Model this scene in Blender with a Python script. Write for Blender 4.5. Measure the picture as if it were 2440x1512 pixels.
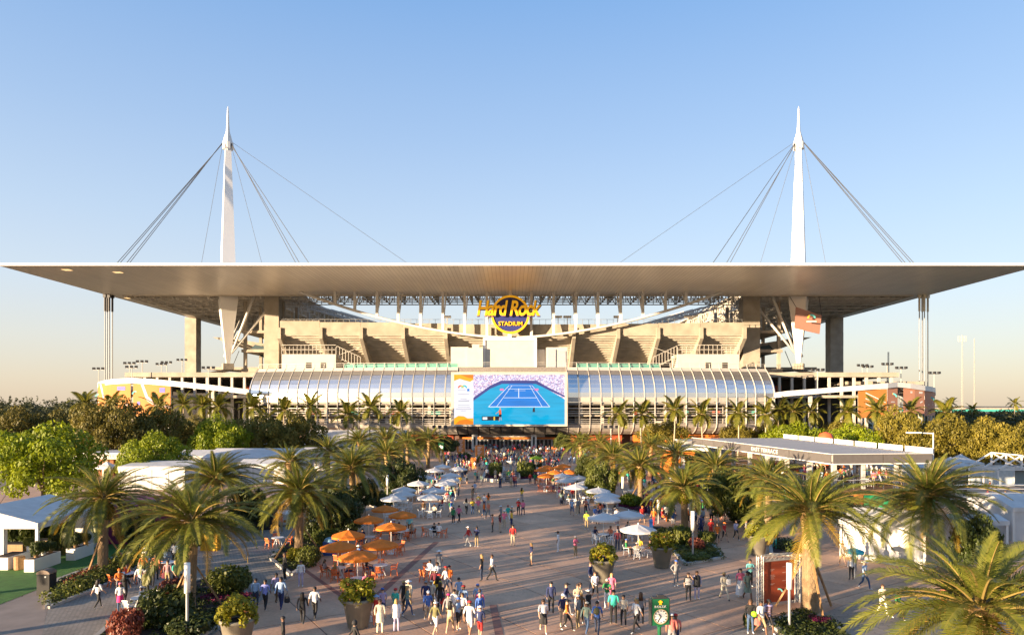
import bpy, bmesh, math, random
from mathutils import Vector, Matrix
R = math.radians
random.seed(7)
scene = bpy.context.scene
col = scene.collection
for o in list(bpy.data.objects):
    bpy.data.objects.remove(o)

# ------------------------------------------------------------ camera, sky, sun, exposure
F, CX, YH, H = 1627.0, 1220.0, 965.0, 12.0          # focal length, centre and horizon in picture units (width 2440); eye height in m
cam_d = bpy.data.cameras.new('camera')
cam = bpy.data.objects.new('camera', cam_d)
col.objects.link(cam)
cam.location = (0, 0, H)
cam.rotation_euler = (R(90), 0, 0)
cam_d.lens = 24.0
cam_d.sensor_width = 36.0
cam_d.shift_y = 209 / 2440
cam_d.clip_start = 0.5
cam_d.clip_end = 20000
scene.camera = cam

SUN_EL = R(5.6)
SUN_AZ = math.atan2(-0.82, -0.572)                   # clockwise from +Y
sun_dir = Vector((math.sin(SUN_AZ) * math.cos(SUN_EL), math.cos(SUN_AZ) * math.cos(SUN_EL), math.sin(SUN_EL)))
world = bpy.data.worlds.new("World")
scene.world = world
world.use_nodes = True
wn = world.node_tree
bg = wn.nodes['Background']
sky = wn.nodes.new('ShaderNodeTexSky')
sky.sky_type = 'NISHITA'
sky.sun_disc = False
sky.sun_elevation = SUN_EL
sky.sun_rotation = SUN_AZ
sky.altitude = 0
sky.air_density = 1.0
sky.dust_density = 1.0
sky.ozone_density = 3.0
# warm evening haze: the Nishita sky blended, evenly all round, with a pale elevation gradient
tcw = wn.nodes.new('ShaderNodeNewGeometry'); sxw = wn.nodes.new('ShaderNodeSeparateXYZ')
wn.links.new(tcw.outputs['Incoming'], sxw.inputs[0])
asn = wn.nodes.new('ShaderNodeMath'); asn.operation = 'ARCSINE'
neg = wn.nodes.new('ShaderNodeMath'); neg.operation = 'MULTIPLY'; neg.inputs[1].default_value = -1.0; wn.links.new(sxw.outputs['Z'], neg.inputs[0]); wn.links.new(neg.outputs[0], asn.inputs[0])
mpr = wn.nodes.new('ShaderNodeMapRange'); mpr.inputs[1].default_value = 0; mpr.inputs[2].default_value = R(90); wn.links.new(asn.outputs[0], mpr.inputs[0])
rmp = wn.nodes.new('ShaderNodeValToRGB'); wn.links.new(mpr.outputs[0], rmp.inputs[0]); el_ = rmp.color_ramp.elements
GRAD = ((0.0, (.80, .645, .49)), (2.0, (.80, .68, .55)), (5.0, (.77, .72, .66)), (9.0, (.68, .73, .80)), (14.0, (.56, .67, .82)), (21.0, (.41, .56, .80)), (31.0, (.235, .425, .76)), (50.0, (.16, .31, .60)), (90.0, (.15, .27, .50)))
SKYK = 2.0
for i_, (e_, c_) in enumerate(GRAD):
    k_ = el_[i_] if i_ < 2 else el_.new(e_ / 90)
    k_.position = e_ / 90
    k_.color = (c_[0], c_[1], c_[2], 1)
for k_, (e_, c_) in zip(sorted(el_, key=lambda k: k.position), GRAD): k_.position = e_ / 90; k_.color = (*c_, 1)
scl = wn.nodes.new('ShaderNodeVectorMath'); scl.operation = 'SCALE'; scl.inputs['Scale'].default_value = SKYK
wn.links.new(rmp.outputs[0], scl.inputs[0])
mxw = wn.nodes.new('ShaderNodeMix'); mxw.data_type = 'RGBA'; mxw.inputs[0].default_value = .81
wn.links.new(sky.outputs[0], mxw.inputs[6]); wn.links.new(scl.outputs[0], mxw.inputs[7])
wn.links.new(mxw.outputs[2], bg.inputs[0])
bg.inputs[1].default_value = 0.15
sun_d = bpy.data.lights.new('sun', 'SUN')
sun_d.energy = 5.0
sun_d.angle = R(0.6)
sun_d.color = (1.0, 0.75, 0.48)
sun = bpy.data.objects.new('sun', sun_d)
col.objects.link(sun)
sun.location = sun_dir * 300
sun.rotation_euler = sun_dir.to_track_quat('Z', 'Y').to_euler()
scene.view_settings.view_transform = 'Standard'
scene.view_settings.look = 'None'
scene.view_settings.exposure = 1.85
scene.view_settings.gamma = 1.0
scene.view_settings.use_curve_mapping = False
scene.render.engine = 'CYCLES'
scene.cycles.max_bounces = 6
scene.cycles.diffuse_bounces = 4
scene.cycles.glossy_bounces = 3
scene.cycles.transmission_bounces = 4
scene.cycles.transparent_max_bounces = 6
scene.cycles.use_denoising = True

# ------------------------------------------------------------ helpers
def P(px, py, d):
    return Vector(((px - CX) * d / F, d, H + (YH - py) * d / F))
def G(px, py):
    d = H * F / (py - YH)
    return Vector(((px - CX) * d / F, d, 0.0))
CROPS = {'A': (198.6, 1313.3, .16277), 'B': (562.7, 1313.3, .16277), 'C': (926.7, 1313.3, .16277), 'D': (1257.7, 1313.3, .16277),
         'E': (1588.7, 1247.1, .17512), 'F': (1654.9, 1112.1, .13565), 'G': (1323.9, 1092.2, .14447), 'H': (827.4, 1092.2, .14445),
         'I': (1811.0, 1180.9, .25770), 'V': (0, 0, 1)}
def GC(k, cx, cy):
    ox, oy, s = CROPS[k]
    return G(ox + cx * s, oy + cy * s)

class MB:
    def __init__(s):
        s.v = []; s.f = []; s.m = []
    def add(s, vs, fs, mi=0):
        n = len(s.v)
        s.v += [tuple(v) for v in vs]
        s.f += [tuple(i + n for i in f) for f in fs]
        s.m += [mi] * len(fs)
        return s
    def box(s, c, d, rz=0, mi=0):
        x, y, z = d[0] / 2, d[1] / 2, d[2] / 2
        cs, sn = math.cos(rz), math.sin(rz)
        vs = []
        for a, b, e in ((-1,-1,-1),(1,-1,-1),(1,1,-1),(-1,1,-1),(-1,-1,1),(1,-1,1),(1,1,1),(-1,1,1)):
            X, Y = a * x, b * y
            vs.append((c[0] + X * cs - Y * sn, c[1] + X * sn + Y * cs, c[2] + e * z))
        return s.add(vs, [(3,2,1,0),(4,5,6,7),(0,1,5,4),(1,2,6,5),(2,3,7,6),(3,0,4,7)], mi)
    def bx(s, x0, x1, y0, y1, z0, z1, mi=0):
        return s.box(((x0+x1)/2, (y0+y1)/2, (z0+z1)/2), (abs(x1-x0), abs(y1-y0), abs(z1-z0)), 0, mi)
    def tube(s, p, q, r0, r1=None, n=8, mi=0, cap=True, rot=0.0):
        r1 = r0 if r1 is None else r1
        p = Vector(p); q = Vector(q); d = (q - p)
        if d.length < 1e-6: return s
        d.normalize()
        up = Vector((0, 0, 1)) if abs(d.z) < .95 else Vector((1, 0, 0))
        a = d.cross(up).normalized(); b = d.cross(a).normalized()
        vs = []
        for c, r in ((p, r0), (q, r1)):
            for i in range(n):
                t = 2 * math.pi * i / n + rot
                vs.append(c + a * (math.cos(t) * r) + b * (math.sin(t) * r))
        fs = [(i, (i + 1) % n, n + (i + 1) % n, n + i) for i in range(n)]
        if cap:
            fs.append(tuple(range(n - 1, -1, -1))); fs.append(tuple(range(n, 2 * n)))
        return s.add(vs, fs, mi)
    def beam(s, p, q, w, mi=0):
        return s.tube(p, q, w * .7071, None, 4, mi, True, math.pi / 4)
    def prism(s, poly, z0, z1, mi=0):
        n = len(poly)
        vs = [(p[0], p[1], z0) for p in poly] + [(p[0], p[1], z1) for p in poly]
        a = sum(poly[i][0] * poly[(i+1) % n][1] - poly[(i+1) % n][0] * poly[i][1] for i in range(n))
        fs = [tuple(range(n - 1, -1, -1)), tuple(range(n, 2 * n))] + [(i, (i + 1) % n, n + (i + 1) % n, n + i) for i in range(n)]
        if a < 0: fs = [tuple(reversed(f)) for f in fs]
        return s.add(vs, fs, mi)
    def lathe(s, prof, n=16, c=(0, 0, 0), mi=0, cap=True):
        vs = []
        for r, z in prof:
            for i in range(n):
                t = 2 * math.pi * i / n
                vs.append((c[0] + r * math.cos(t), c[1] + r * math.sin(t), c[2] + z))
        fs = []
        for k in range(len(prof) - 1):
            for i in range(n):
                j = (i + 1) % n
                fs.append((k * n + i, k * n + j, (k + 1) * n + j, (k + 1) * n + i))
        if cap:
            fs.append(tuple(range(n - 1, -1, -1)))
            m = (len(prof) - 1) * n
            fs.append(tuple(range(m, m + n)))
        return s.add(vs, fs, mi)
    def quad(s, a, b, c, d, mi=0):
        return s.add([a, b, c, d], [(0, 1, 2, 3)], mi)
    def mesh(s, name, mats, off=None, smooth=False):
        me = bpy.data.meshes.new(name)
        vs = s.v if off is None else [(v[0] - off[0], v[1] - off[1], v[2] - off[2]) for v in s.v]
        me.from_pydata(vs, [], s.f)
        mats = mats if isinstance(mats, (list, tuple)) else [mats]
        for m in mats: me.materials.append(m)
        if len(mats) > 1: me.polygons.foreach_set('material_index', s.m)
        if smooth: me.polygons.foreach_set('use_smooth', [True] * len(s.f))
        me.update()
        return me
    def build(s, name, mats, parent=None, smooth=False, label=None):
        off = rootloc(parent) if parent else None
        o = bpy.data.objects.new(name, s.mesh(name, mats, off, smooth))
        col.objects.link(o)
        if parent: o.parent = parent
        if label: o['label'] = label
        return o
    def solo(s, name, mats, label, cat, group=None, smooth=False):
        """a thing that is a single mesh, with its origin at the middle of its base"""
        xs = [v[0] for v in s.v]; ys = [v[1] for v in s.v]; z = min(v[2] for v in s.v)
        c = ((min(xs) + max(xs)) / 2, (min(ys) + max(ys)) / 2, z)
        o = bpy.data.objects.new(name, s.mesh(name, mats, c, smooth))
        o.location = c
        col.objects.link(o)
        return tag(o, label, cat, group)

def rootloc(o):
    p = Vector((0, 0, 0))
    while o is not None:
        p += Vector(o.location); o = o.parent
    return p
def tag(o, label=None, cat=None, group=None, kind=None):
    if label: o['label'] = label
    if cat: o['category'] = cat
    if group: o['group'] = group
    if kind: o['kind'] = kind
    return o
def thing(name, label, cat, loc=(0, 0, 0), group=None, rz=0):
    o = bpy.data.objects.new(name, None)
    o.empty_display_size = .2
    col.objects.link(o)
    o.location = loc
    o.rotation_euler = (0, 0, rz)
    return tag(o, label, cat, group)
def struct(mb, name, mat, **k):
    return tag(mb.build(name, mat, None, **k), kind='structure')
def inst(name, me, parent, loc=(0, 0, 0), rot=(0, 0, 0), sc=1.0, label=None):
    o = bpy.data.objects.new(name, me)
    col.objects.link(o)
    o.parent = parent
    o.location = loc; o.rotation_euler = rot
    o.scale = (sc, sc, sc) if isinstance(sc, (int, float)) else sc
    if label: o['label'] = label
    return o
def copy_tree(o, parent=None):
    c = o.copy()
    col.objects.link(c)
    if parent is not None: c.parent = parent
    for ch in KIDS.get(o.name, ()):
        copy_tree(ch, c)
    return c
KIDS = {}
def freeze(o):
    """remember the children of a finished prototype, so that copies need no search"""
    KIDS[o.name] = list(o.children)
    for c in o.children: freeze(c)
def text_mesh(txt, size, extrude=.02, offset=0.0, shear=0.0, spacing=1.0):
    cu = bpy.data.curves.new('lettering', 'FONT')
    cu.body = txt; cu.size = size; cu.extrude = extrude; cu.offset = offset; cu.shear = shear
    cu.align_x = 'CENTER'; cu.align_y = 'CENTER'; cu.space_character = spacing; cu.resolution_u = 3
    o = bpy.data.objects.new('lettering', cu)
    col.objects.link(o)
    dg = bpy.context.evaluated_depsgraph_get()
    me = bpy.data.meshes.new_from_object(o.evaluated_get(dg))
    bpy.data.objects.remove(o)
    return me
def lettering(parent, txt, at, size, mat, extrude=.02, offset=0., shear=0., rz=0., spacing=1., width=None, height=None, name='lettering'):
    me = text_mesh(txt, size, extrude, offset, shear, spacing)
    xs = [v.co.x for v in me.vertices]; ys = [v.co.y for v in me.vertices]
    sx = width / (max(xs) - min(xs)) if width else 1
    sy = height / (max(ys) - min(ys)) if height else sx
    cx, cy = (max(xs) + min(xs)) / 2, (max(ys) + min(ys)) / 2
    for v in me.vertices:
        v.co.x = (v.co.x - cx) * sx; v.co.y = (v.co.y - cy) * sy
    me.materials.clear(); me.materials.append(mat)
    return inst(name, me, parent, Vector(at) - rootloc(parent), (R(90), 0, rz))
ORD = ['first', 'second', 'third', 'fourth', 'fifth', 'sixth', 'seventh', 'eighth', 'ninth', 'tenth', 'eleventh', 'twelfth', 'thirteenth',
       'fourteenth', 'fifteenth', 'sixteenth', 'seventeenth', 'eighteenth', 'nineteenth', 'twentieth']

# ------------------------------------------------------------ materials
MATS = {}
def mat(name, c, rough=.7, metal=0., var=.12, scale=3., bump=0., bscale=20., emit=0., trans=0., spec=.5, objvar=0., detail=4.):
    if name in MATS: return MATS[name]
    m = bpy.data.materials.new(name); m.use_nodes = True
    nt = m.node_tree; L = nt.links; N = nt.nodes
    b = N['Principled BSDF']
    b.inputs['Roughness'].default_value = rough
    b.inputs['Metallic'].default_value = metal
    b.inputs['Specular IOR Level'].default_value = spec
    c4 = (c[0], c[1], c[2], 1)
    out = None
    if var > 0:
        tc = N.new('ShaderNodeTexCoord')
        nz = N.new('ShaderNodeTexNoise'); nz.inputs['Scale'].default_value = scale; nz.inputs['Detail'].default_value = detail
        L.new(tc.outputs['Object'], nz.inputs['Vector'])
        mr = N.new('ShaderNodeMapRange'); mr.inputs[1].default_value = .3; mr.inputs[2].default_value = .7
        mr.inputs[3].default_value = 1 - var; mr.inputs[4].default_value = 1 + var
        L.new(nz.outputs[0], mr.inputs[0])
        fac = mr.outputs[0]
        if objvar > 0:
            oi = N.new('ShaderNodeObjectInfo')
            m2 = N.new('ShaderNodeMapRange'); m2.inputs[3].default_value = 1 - objvar; m2.inputs[4].default_value = 1 + objvar
            L.new(oi.outputs['Random'], m2.inputs[0])
            mu = N.new('ShaderNodeMath'); mu.operation = 'MULTIPLY'
            L.new(fac, mu.inputs[0]); L.new(m2.outputs[0], mu.inputs[1]); fac = mu.outputs[0]
        vm = N.new('ShaderNodeVectorMath'); vm.operation = 'SCALE'
        vm.inputs[0].default_value = c
        L.new(fac, vm.inputs['Scale'])
        out = vm.outputs[0]
        L.new(out, b.inputs['Base Color'])
    else:
        b.inputs['Base Color'].default_value = c4
    if bump > 0:
        tc2 = N.new('ShaderNodeTexCoord')
        n2 = N.new('ShaderNodeTexNoise'); n2.inputs['Scale'].default_value = bscale; n2.inputs['Detail'].default_value = 3
        L.new(tc2.outputs['Object'], n2.inputs['Vector'])
        bp = N.new('ShaderNodeBump'); bp.inputs['Strength'].default_value = bump; bp.inputs['Distance'].default_value = .05
        L.new(n2.outputs[0], bp.inputs['Height']); L.new(bp.outputs[0], b.inputs['Normal'])
    if emit > 0:
        b.inputs['Emission Color'].default_value = c4
        b.inputs['Emission Strength'].default_value = emit
    if trans > 0:
        tr = N.new('ShaderNodeBsdfTranslucent')
        if out is not None: L.new(out, tr.inputs[0])
        else: tr.inputs[0].default_value = c4
        mx = N.new('ShaderNodeMixShader'); mx.inputs[0].default_value = trans
        L.new(b.outputs[0], mx.inputs[1]); L.new(tr.outputs[0], mx.inputs[2])
        L.new(mx.outputs[0], N['Material Output'].inputs[0])
    MATS[name] = m
    return m
def brick_mat(name, c1, c2, mortar, w, h, msize=.03, rz=0., rough=.85, bump=.2, offset=.5, axis=None, noise=.25, nscale=.35):
    m = bpy.data.materials.new(name); m.use_nodes = True
    nt = m.node_tree; L = nt.links; N = nt.nodes
    b = N['Principled BSDF']; b.inputs['Roughness'].default_value = rough
    tc = N.new('ShaderNodeTexCoord'); mp = N.new('ShaderNodeMapping')
    mp.inputs['Rotation'].default_value = (0, 0, rz) if axis is None else axis
    L.new(tc.outputs['Object'], mp.inputs['Vector'])
    br = N.new('ShaderNodeTexBrick')
    br.inputs['Color1'].default_value = (*c1, 1); br.inputs['Color2'].default_value = (*c2, 1); br.inputs['Mortar'].default_value = (*mortar, 1)
    br.inputs['Scale'].default_value = 1; br.inputs['Brick Width'].default_value = w; br.inputs['Row Height'].default_value = h
    br.inputs['Mortar Size'].default_value = msize; br.offset = offset
    L.new(mp.outputs[0], br.inputs['Vector'])
    nz = N.new('ShaderNodeTexNoise'); nz.inputs['Scale'].default_value = nscale; nz.inputs['Detail'].default_value = 8; nz.inputs['Roughness'].default_value = .65
    L.new(tc.outputs['Object'], nz.inputs['Vector'])
    mr = N.new('ShaderNodeMapRange'); mr.inputs[1].default_value = .3; mr.inputs[2].default_value = .7; mr.inputs[3].default_value = 1 - noise; mr.inputs[4].default_value = 1 + noise
    L.new(nz.outputs[0], mr.inputs[0])
    vm = N.new('ShaderNodeVectorMath'); vm.operation = 'SCALE'
    L.new(br.outputs['Color'], vm.inputs[0]); L.new(mr.outputs[0], vm.inputs['Scale'])
    L.new(vm.outputs[0], b.inputs['Base Color'])
    bp = N.new('ShaderNodeBump'); bp.inputs['Strength'].default_value = bump; bp.inputs['Distance'].default_value = .02; bp.invert = True
    L.new(br.outputs['Fac'], bp.inputs['Height']); L.new(bp.outputs[0], b.inputs['Normal'])
    MATS[name] = m
    return m

white = mat('white_paint', (.66, .645, .62), .45, var=.05, scale=.4)
offwhite = mat('off_white', (.46, .43, .385), .6, var=.06, scale=.5)
beige = mat('beige_panel', (.50, .44, .36), .55, var=.08, scale=.6)
concrete = mat('concrete', (.33, .29, .235), .85, var=.18, scale=.35, bump=.15, bscale=4, detail=8)
concrete_d = mat('weathered_concrete', (.34, .30, .25), .9, var=.25, scale=.5, bump=.2, bscale=3, detail=8)
steel = mat('grey_steel', (.34, .34, .34), .45, .6, var=.1)
darksteel = mat('dark_steel', (.055, .055, .06), .5, .5, var=.1)
truss_m = mat('truss_steel', (.56, .52, .46), .6, var=.15, scale=.3)
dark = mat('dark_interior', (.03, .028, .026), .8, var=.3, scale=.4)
black = mat('black_plastic', (.012, .012, .013), .75, var=.1)
cable_m = mat('steel_cable', (.07, .075, .085), .6, .2, var=.05)
lit_lamp = mat('frosted_lamp', (.85, .82, .75), .35, var=.03)
canvas_w = mat('white_canvas', (.66, .65, .64), .8, var=.10, scale=.9, trans=.2, bump=.5, bscale=1.3)
canvas_o = mat('orange_canvas', (.80, .225, .02), .8, var=.08, scale=2., trans=.30)
orange_pl = mat('orange_plastic', (.62, .14, .03), .5, var=.06)
white_pl = mat('white_plastic', (.74, .73, .72), .45, var=.04)
wood = mat('timber', (.30, .17, .07), .7, var=.25, scale=6)
teal = mat('teal_panel', (.03, .30, .24), .5, var=.1)
redorange = mat('red_orange_wall', (.34, .06, .02), .6, var=.12, scale=.6)
orange_w = mat('orange_wall', (.60, .17, .02), .6, var=.08, scale=.5)
glass_dark = mat('dark_glass', (.03, .035, .04), .12, var=.2, scale=.3)
soil = mat('mulch', (.035, .02, .018), .95, var=.4, scale=5, bump=.4)
kerb_m = mat('kerb_concrete', (.40, .37, .33), .85, var=.15, scale=1.2, bump=.1)
pot_m = mat('grey_pot', (.20, .18, .14), .55, var=.15, scale=2.)
grass_m = mat('artificial_turf', (.045, .14, .02), .9, var=.22, scale=2., bump=.5, bscale=120)

# ------------------------------------------------------------ ground
def ground_mat():
    m = mat('far_ground', (.20, .165, .11), .95, var=.5, scale=.01, bump=.1, bscale=.2, detail=10)
    return m
g = MB(); g.quad((-6000, -300, -.06), (6000, -300, -.06), (6000, 9000, -.06), (-6000, 9000, -.06))
struct(g, 'ground', ground_mat())

slab_m = bpy.data.materials.new('pink_concrete'); slab_m.use_nodes = True
def slab_nodes(m):
    nt = m.node_tree; L = nt.links; N = nt.nodes; b = N['Principled BSDF']
    b.inputs['Roughness'].default_value = .82
    ge = N.new('ShaderNodeNewGeometry'); oi = N.new('ShaderNodeObjectInfo')
    n1 = N.new('ShaderNodeTexNoise'); n1.inputs['Scale'].default_value = .22; n1.inputs['Detail'].default_value = 9; n1.inputs['Roughness'].default_value = .7
    n2 = N.new('ShaderNodeTexNoise'); n2.inputs['Scale'].default_value = 6.; n2.inputs['Detail'].default_value = 6
    n3 = N.new('ShaderNodeTexNoise'); n3.inputs['Scale'].default_value = 45.; n3.inputs['Detail'].default_value = 2
    for n in (n1, n2, n3): L.new(ge.outputs['Position'], n.inputs['Vector'])
    cr = N.new('ShaderNodeValToRGB')
    cr.color_ramp.elements[0].position = .32; cr.color_ramp.elements[0].color = (.43, .25, .155, 1)
    cr.color_ramp.elements[1].position = .70; cr.color_ramp.elements[1].color = (.70, .43, .27, 1)
    L.new(n1.outputs[0], cr.inputs[0])
    mr = N.new('ShaderNodeMapRange'); mr.inputs[1].default_value = .3; mr.inputs[2].default_value = .7; mr.inputs[3].default_value = .88; mr.inputs[4].default_value = 1.1
    L.new(n2.outputs[0], mr.inputs[0])
    m2 = N.new('ShaderNodeMapRange'); m2.inputs[3].default_value = .90; m2.inputs[4].default_value = 1.08
    L.new(oi.outputs['Random'], m2.inputs[0])
    mu = N.new('ShaderNodeMath'); mu.operation = 'MULTIPLY'; L.new(mr.outputs[0], mu.inputs[0]); L.new(m2.outputs[0], mu.inputs[1])
    vm = N.new('ShaderNodeVectorMath'); vm.operation = 'SCALE'; L.new(cr.outputs[0], vm.inputs[0]); L.new(mu.outputs[0], vm.inputs['Scale'])
    # stains, gum marks and walking wear
    vo = N.new('ShaderNodeTexVoronoi'); vo.inputs['Scale'].default_value = 1.7; L.new(ge.outputs['Position'], vo.inputs['Vector'])
    m3 = N.new('ShaderNodeMapRange'); m3.inputs[1].default_value = .03; m3.inputs[2].default_value = .13; m3.inputs[3].default_value = .72; m3.inputs[4].default_value = 1.0
    L.new(vo.outputs['Distance'], m3.inputs[0])
    n4 = N.new('ShaderNodeTexNoise'); n4.inputs['Scale'].default_value = .9; n4.inputs['Detail'].default_value = 7; n4.inputs['Roughness'].default_value = .75; n4.inputs['Distortion'].default_value = 1.2
    L.new(ge.outputs['Position'], n4.inputs['Vector'])
    m4 = N.new('ShaderNodeMapRange'); m4.inputs[1].default_value = .56; m4.inputs[2].default_value = .70; m4.inputs[3].default_value = 1.0; m4.inputs[4].default_value = .78
    L.new(n4.outputs[0], m4.inputs[0])
    mu2 = N.new('ShaderNodeMath'); mu2.operation = 'MULTIPLY'; L.new(m3.outputs[0], mu2.inputs[0]); L.new(m4.outputs[0], mu2.inputs[1])
    vm2 = N.new('ShaderNodeVectorMath'); vm2.operation = 'SCALE'; L.new(vm.outputs[0], vm2.inputs[0]); L.new(mu2.outputs[0], vm2.inputs['Scale'])
    L.new(vm2.outputs[0], b.inputs['Base Color'])
    bp = N.new('ShaderNodeBump'); bp.inputs['Strength'].default_value = .25; bp.inputs['Distance'].default_value = .01
    L.new(n3.outputs[0], bp.inputs['Height']); L.new(bp.outputs[0], b.inputs['Normal'])
slab_nodes(slab_m); MATS['pink_concrete'] = slab_m
joint_m = mat('slab_joint', (.16, .09, .07), .9, var=.2)
band_m = mat('red_brown_band', (.26, .12, .085), .85, var=.15, scale=2.)
g = MB(); g.quad((-75, 8, -.02), (75, 8, -.02), (75, 205, -.02), (-75, 205, -.02))
plaza = struct(g, 'plaza', joint_m)
# slabs laid on the diagonal, joints left open between them
SL = 4.6
slab_meshes = [MB().bx(-SL/2 + .035, SL/2 - .035, -SL/2 + .035, SL/2 - .035, -.018, 0).mesh('paving_slab', slab_m)]
ang = R(33)
ns = 0
far = MB()
for i in range(-40, 40):
    for j in range(-10, 60):
        x = i * SL * math.cos(ang) - j * SL * math.sin(ang) + 3
        y = i * SL * math.sin(ang) + j * SL * math.cos(ang) + 12
        if not (9 < y < 203 and abs(x) < 73): continue
        px = CX + x * F / y
        if 28 < y < 72 and -60 < px < 2500 and ns < 300 and abs(x) < 40:
            inst('paving_slab', slab_meshes[0], plaza, (x, y, 0), (0, 0, ang)); ns += 1
        else:
            far.box((x, y, -.009), (SL - .07, SL - .07, .018), ang)
fo = far.build('paving_slab', slab_m, plaza); fo['kind'] = 'stuff'
def strip(p, q, w, name='paving_band', m=None, z=.004):
    p = Vector(p); q = Vector(q); d = (q - p).normalized(); n = Vector((-d.y, d.x, 0)) * w / 2
    return MB().quad(p - n + Vector((0, 0, z)), q - n + Vector((0, 0, z)), q + n + Vector((0, 0, z)), p + n + Vector((0, 0, z)))
ZB = .004
for a, b, w in ((G(725, 1356), G(900, 1480), .32), (G(968, 1355), G(868, 1447), .5), (G(1040, 1290), G(968, 1355), .5), (G(1190, 1512), G(1175, 1440), .45)):
    m_ = strip(a, b, w, z=ZB); struct(m_, 'paving_band', band_m); ZB += .0015
paver_m = brick_mat('grey_pavers', (.33, .285, .24), (.26, .225, .19), (.15, .13, .11), .32, .16, .02, R(20))
plank_m = brick_mat('plank_pavers', (.36, .30, .25), (.27, .23, .19), (.10, .085, .07), 1.5, .2, .02, R(-12))
def sheet(name, pts, m, z):
    mb = MB(); mb.add([(p[0], p[1], z) for p in pts], [tuple(range(len(pts)))])
    a = sum(pts[i][0] * pts[(i+1) % len(pts)][1] - pts[(i+1) % len(pts)][0] * pts[i][1] for i in range(len(pts)))
    if a < 0: mb.f = [tuple(reversed(f)) for f in mb.f]
    return struct(mb, name, m)
LANE = [(95, 1530), (113, 1452), (255, 1397), (330, 1352), (400, 1310), (470, 1270), (560, 1228), (660, 1196), (760, 1172), (930, 1128), (935, 1150), (900, 1205), (850, 1228), (724, 1266), (673, 1305), (644, 1332), (700, 1368), (612, 1438), (480, 1530)]
sheet('lane', [G(*p) for p in LANE], paver_m, .008)
sheet('path', [G(*p) for p in ((1955, 1462), (2030, 1433), (2120, 1421), (2520, 1395), (2600, 1540), (2010, 1540))], plank_m, .008)
sheet('path', [G(*p) for p in ((1700, 1530), (1745, 1505), (1790, 1492), (1850, 1490), (1890, 1530))], plank_m, .008)
sheet('turf', [G(*p) for p in ((-120, 1490), (0, 1439), (86, 1405), (120, 1393), (134, 1380), (190, 1364), (229, 1349), (330, 1306), (470, 1255), (330, 1235), (-120, 1250))], grass_m, .012)
sheet('path', [G(*p) for p in ((-60, 1540), (-30, 1452), (0, 1441), (86, 1407), (118, 1396), (112, 1452), (93, 1540))], mat('brown_concrete', (.27, .215, .18), .85, var=.15, scale=.8, bump=.1), .008)
# ------------------------------------------------------------ stadium
ZC = H + 333 * 178 / F                                # underside of the canopy, 48.4 m
st = thing('stadium', 'huge open air stadium under a flat white canopy hung from two tall masts', 'stadium', (0, 200, 0))
soffit_m = brick_mat('soffit_boards', (.90, .82, .72), (.83, .755, .66), (.58, .51, .43), 400, 1.1, .07, 0, .34, .3, 0, (0, 0, R(90)), .08, .05)
soffit_m.node_tree.nodes['Principled BSDF'].inputs['Metallic'].default_value = .10
XL, XR, DF, DI, DB = -134.0, 138.0, 178.0, 226.0, 400.0
# canopy: flat front and side bands of soffit boards, white fascia, deeper roof with an open middle behind
can = MB()
can.bx(XL + .3, XR - .3, DF + .3, DI, ZC, ZC + .55)
can.bx(XL + .3, XL + 5, DI, DB, ZC, ZC + .55)
can.bx(XR - 5, XR - .3, DI, DB, ZC, ZC + .55)
canopy = can.build('canopy', soffit_m, st)
fas = MB()
fas.bx(XL, XR, DF, DF + .3, ZC - .05, ZC + .62)
fas.bx(XL, XL + .3, DF + .3, DB, ZC - .05, ZC + .62)
fas.bx(XR - .3, XR, DF + .3, DB, ZC - .05, ZC + .62)
fas.build('fascia', white, canopy)
edge = MB()
edge.bx(XL + 5, XR - 5, DI, DI + .5, ZC - .35, ZC + 4.4)
edge.bx(XL + 5, XL + 5.5, DI + .5, DB, ZC - .35, ZC + 4.4)
edge.bx(XR - 5.5, XR - 5, DI + .5, DB, ZC - .35, ZC + 4.4)
edge.build('edge_girder', beige, canopy)
top = MB()
top.bx(XL + 5.5, XR - 5.5, DI + .5, DI + 18, ZC + 3.9, ZC + 4.3)
top.bx(XL + 5.5, -78, DI + 18, DB, ZC + 3.9, ZC + 4.3)
top.bx(82, XR - 5.5, DI + 18, DB, ZC + 3.9, ZC + 4.3)
top.build('roof_deck', mat('roof_deck_metal', (.56, .52, .46), .7, var=.1), canopy)
def lattice(p, q, h, nb, w=.22):
    """a trussed girder between two points: two chords, posts and diagonals"""
    mb = MB(); p = Vector(p); q = Vector(q); up = Vector((0, 0, h))
    mb.beam(p, q, w * 1.5); mb.beam(p + up, q + up, w * 1.5)
    for k in range(nb):
        a = p.lerp(q, k / nb); b = p.lerp(q, (k + 1) / nb)
        mb.beam(a, a + up, w)
        if k % 2: mb.beam(a, b + up, w)
        else: mb.beam(a + up, b, w)
    mb.beam(q, q + up, w)
    return mb
for d in (229.5, 233.5, 238, 243.5):
    lattice((XL + 7, d, ZC - .6), (XR - 7, d, ZC - .6), 4.2, 96).build('roof_truss', truss_m, canopy)
for x in list(range(-126, -78, 6)) + list(range(84, 132, 6)):
    lattice((x, 228, ZC - .4), (x, 330, ZC - .4), 3.8, 30, .26).build('roof_truss', truss_m, canopy)
for x in range(-74, 80, 12):
    lattice((x, 228, ZC - .5), (x, 244, ZC - .5), 4.0, 6).build('roof_truss', truss_m, canopy)
for d in (252, 260, 270, 284, 300, 320):
    lattice((XL + 7, d, ZC - .5), (-78, d, ZC - .5), 4.0, 18, .28).build('roof_truss', truss_m, canopy)
    lattice((82, d, ZC - .5), (XR - 7, d, ZC - .5), 4.0, 18, .28).build('roof_truss', truss_m, canopy)
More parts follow.
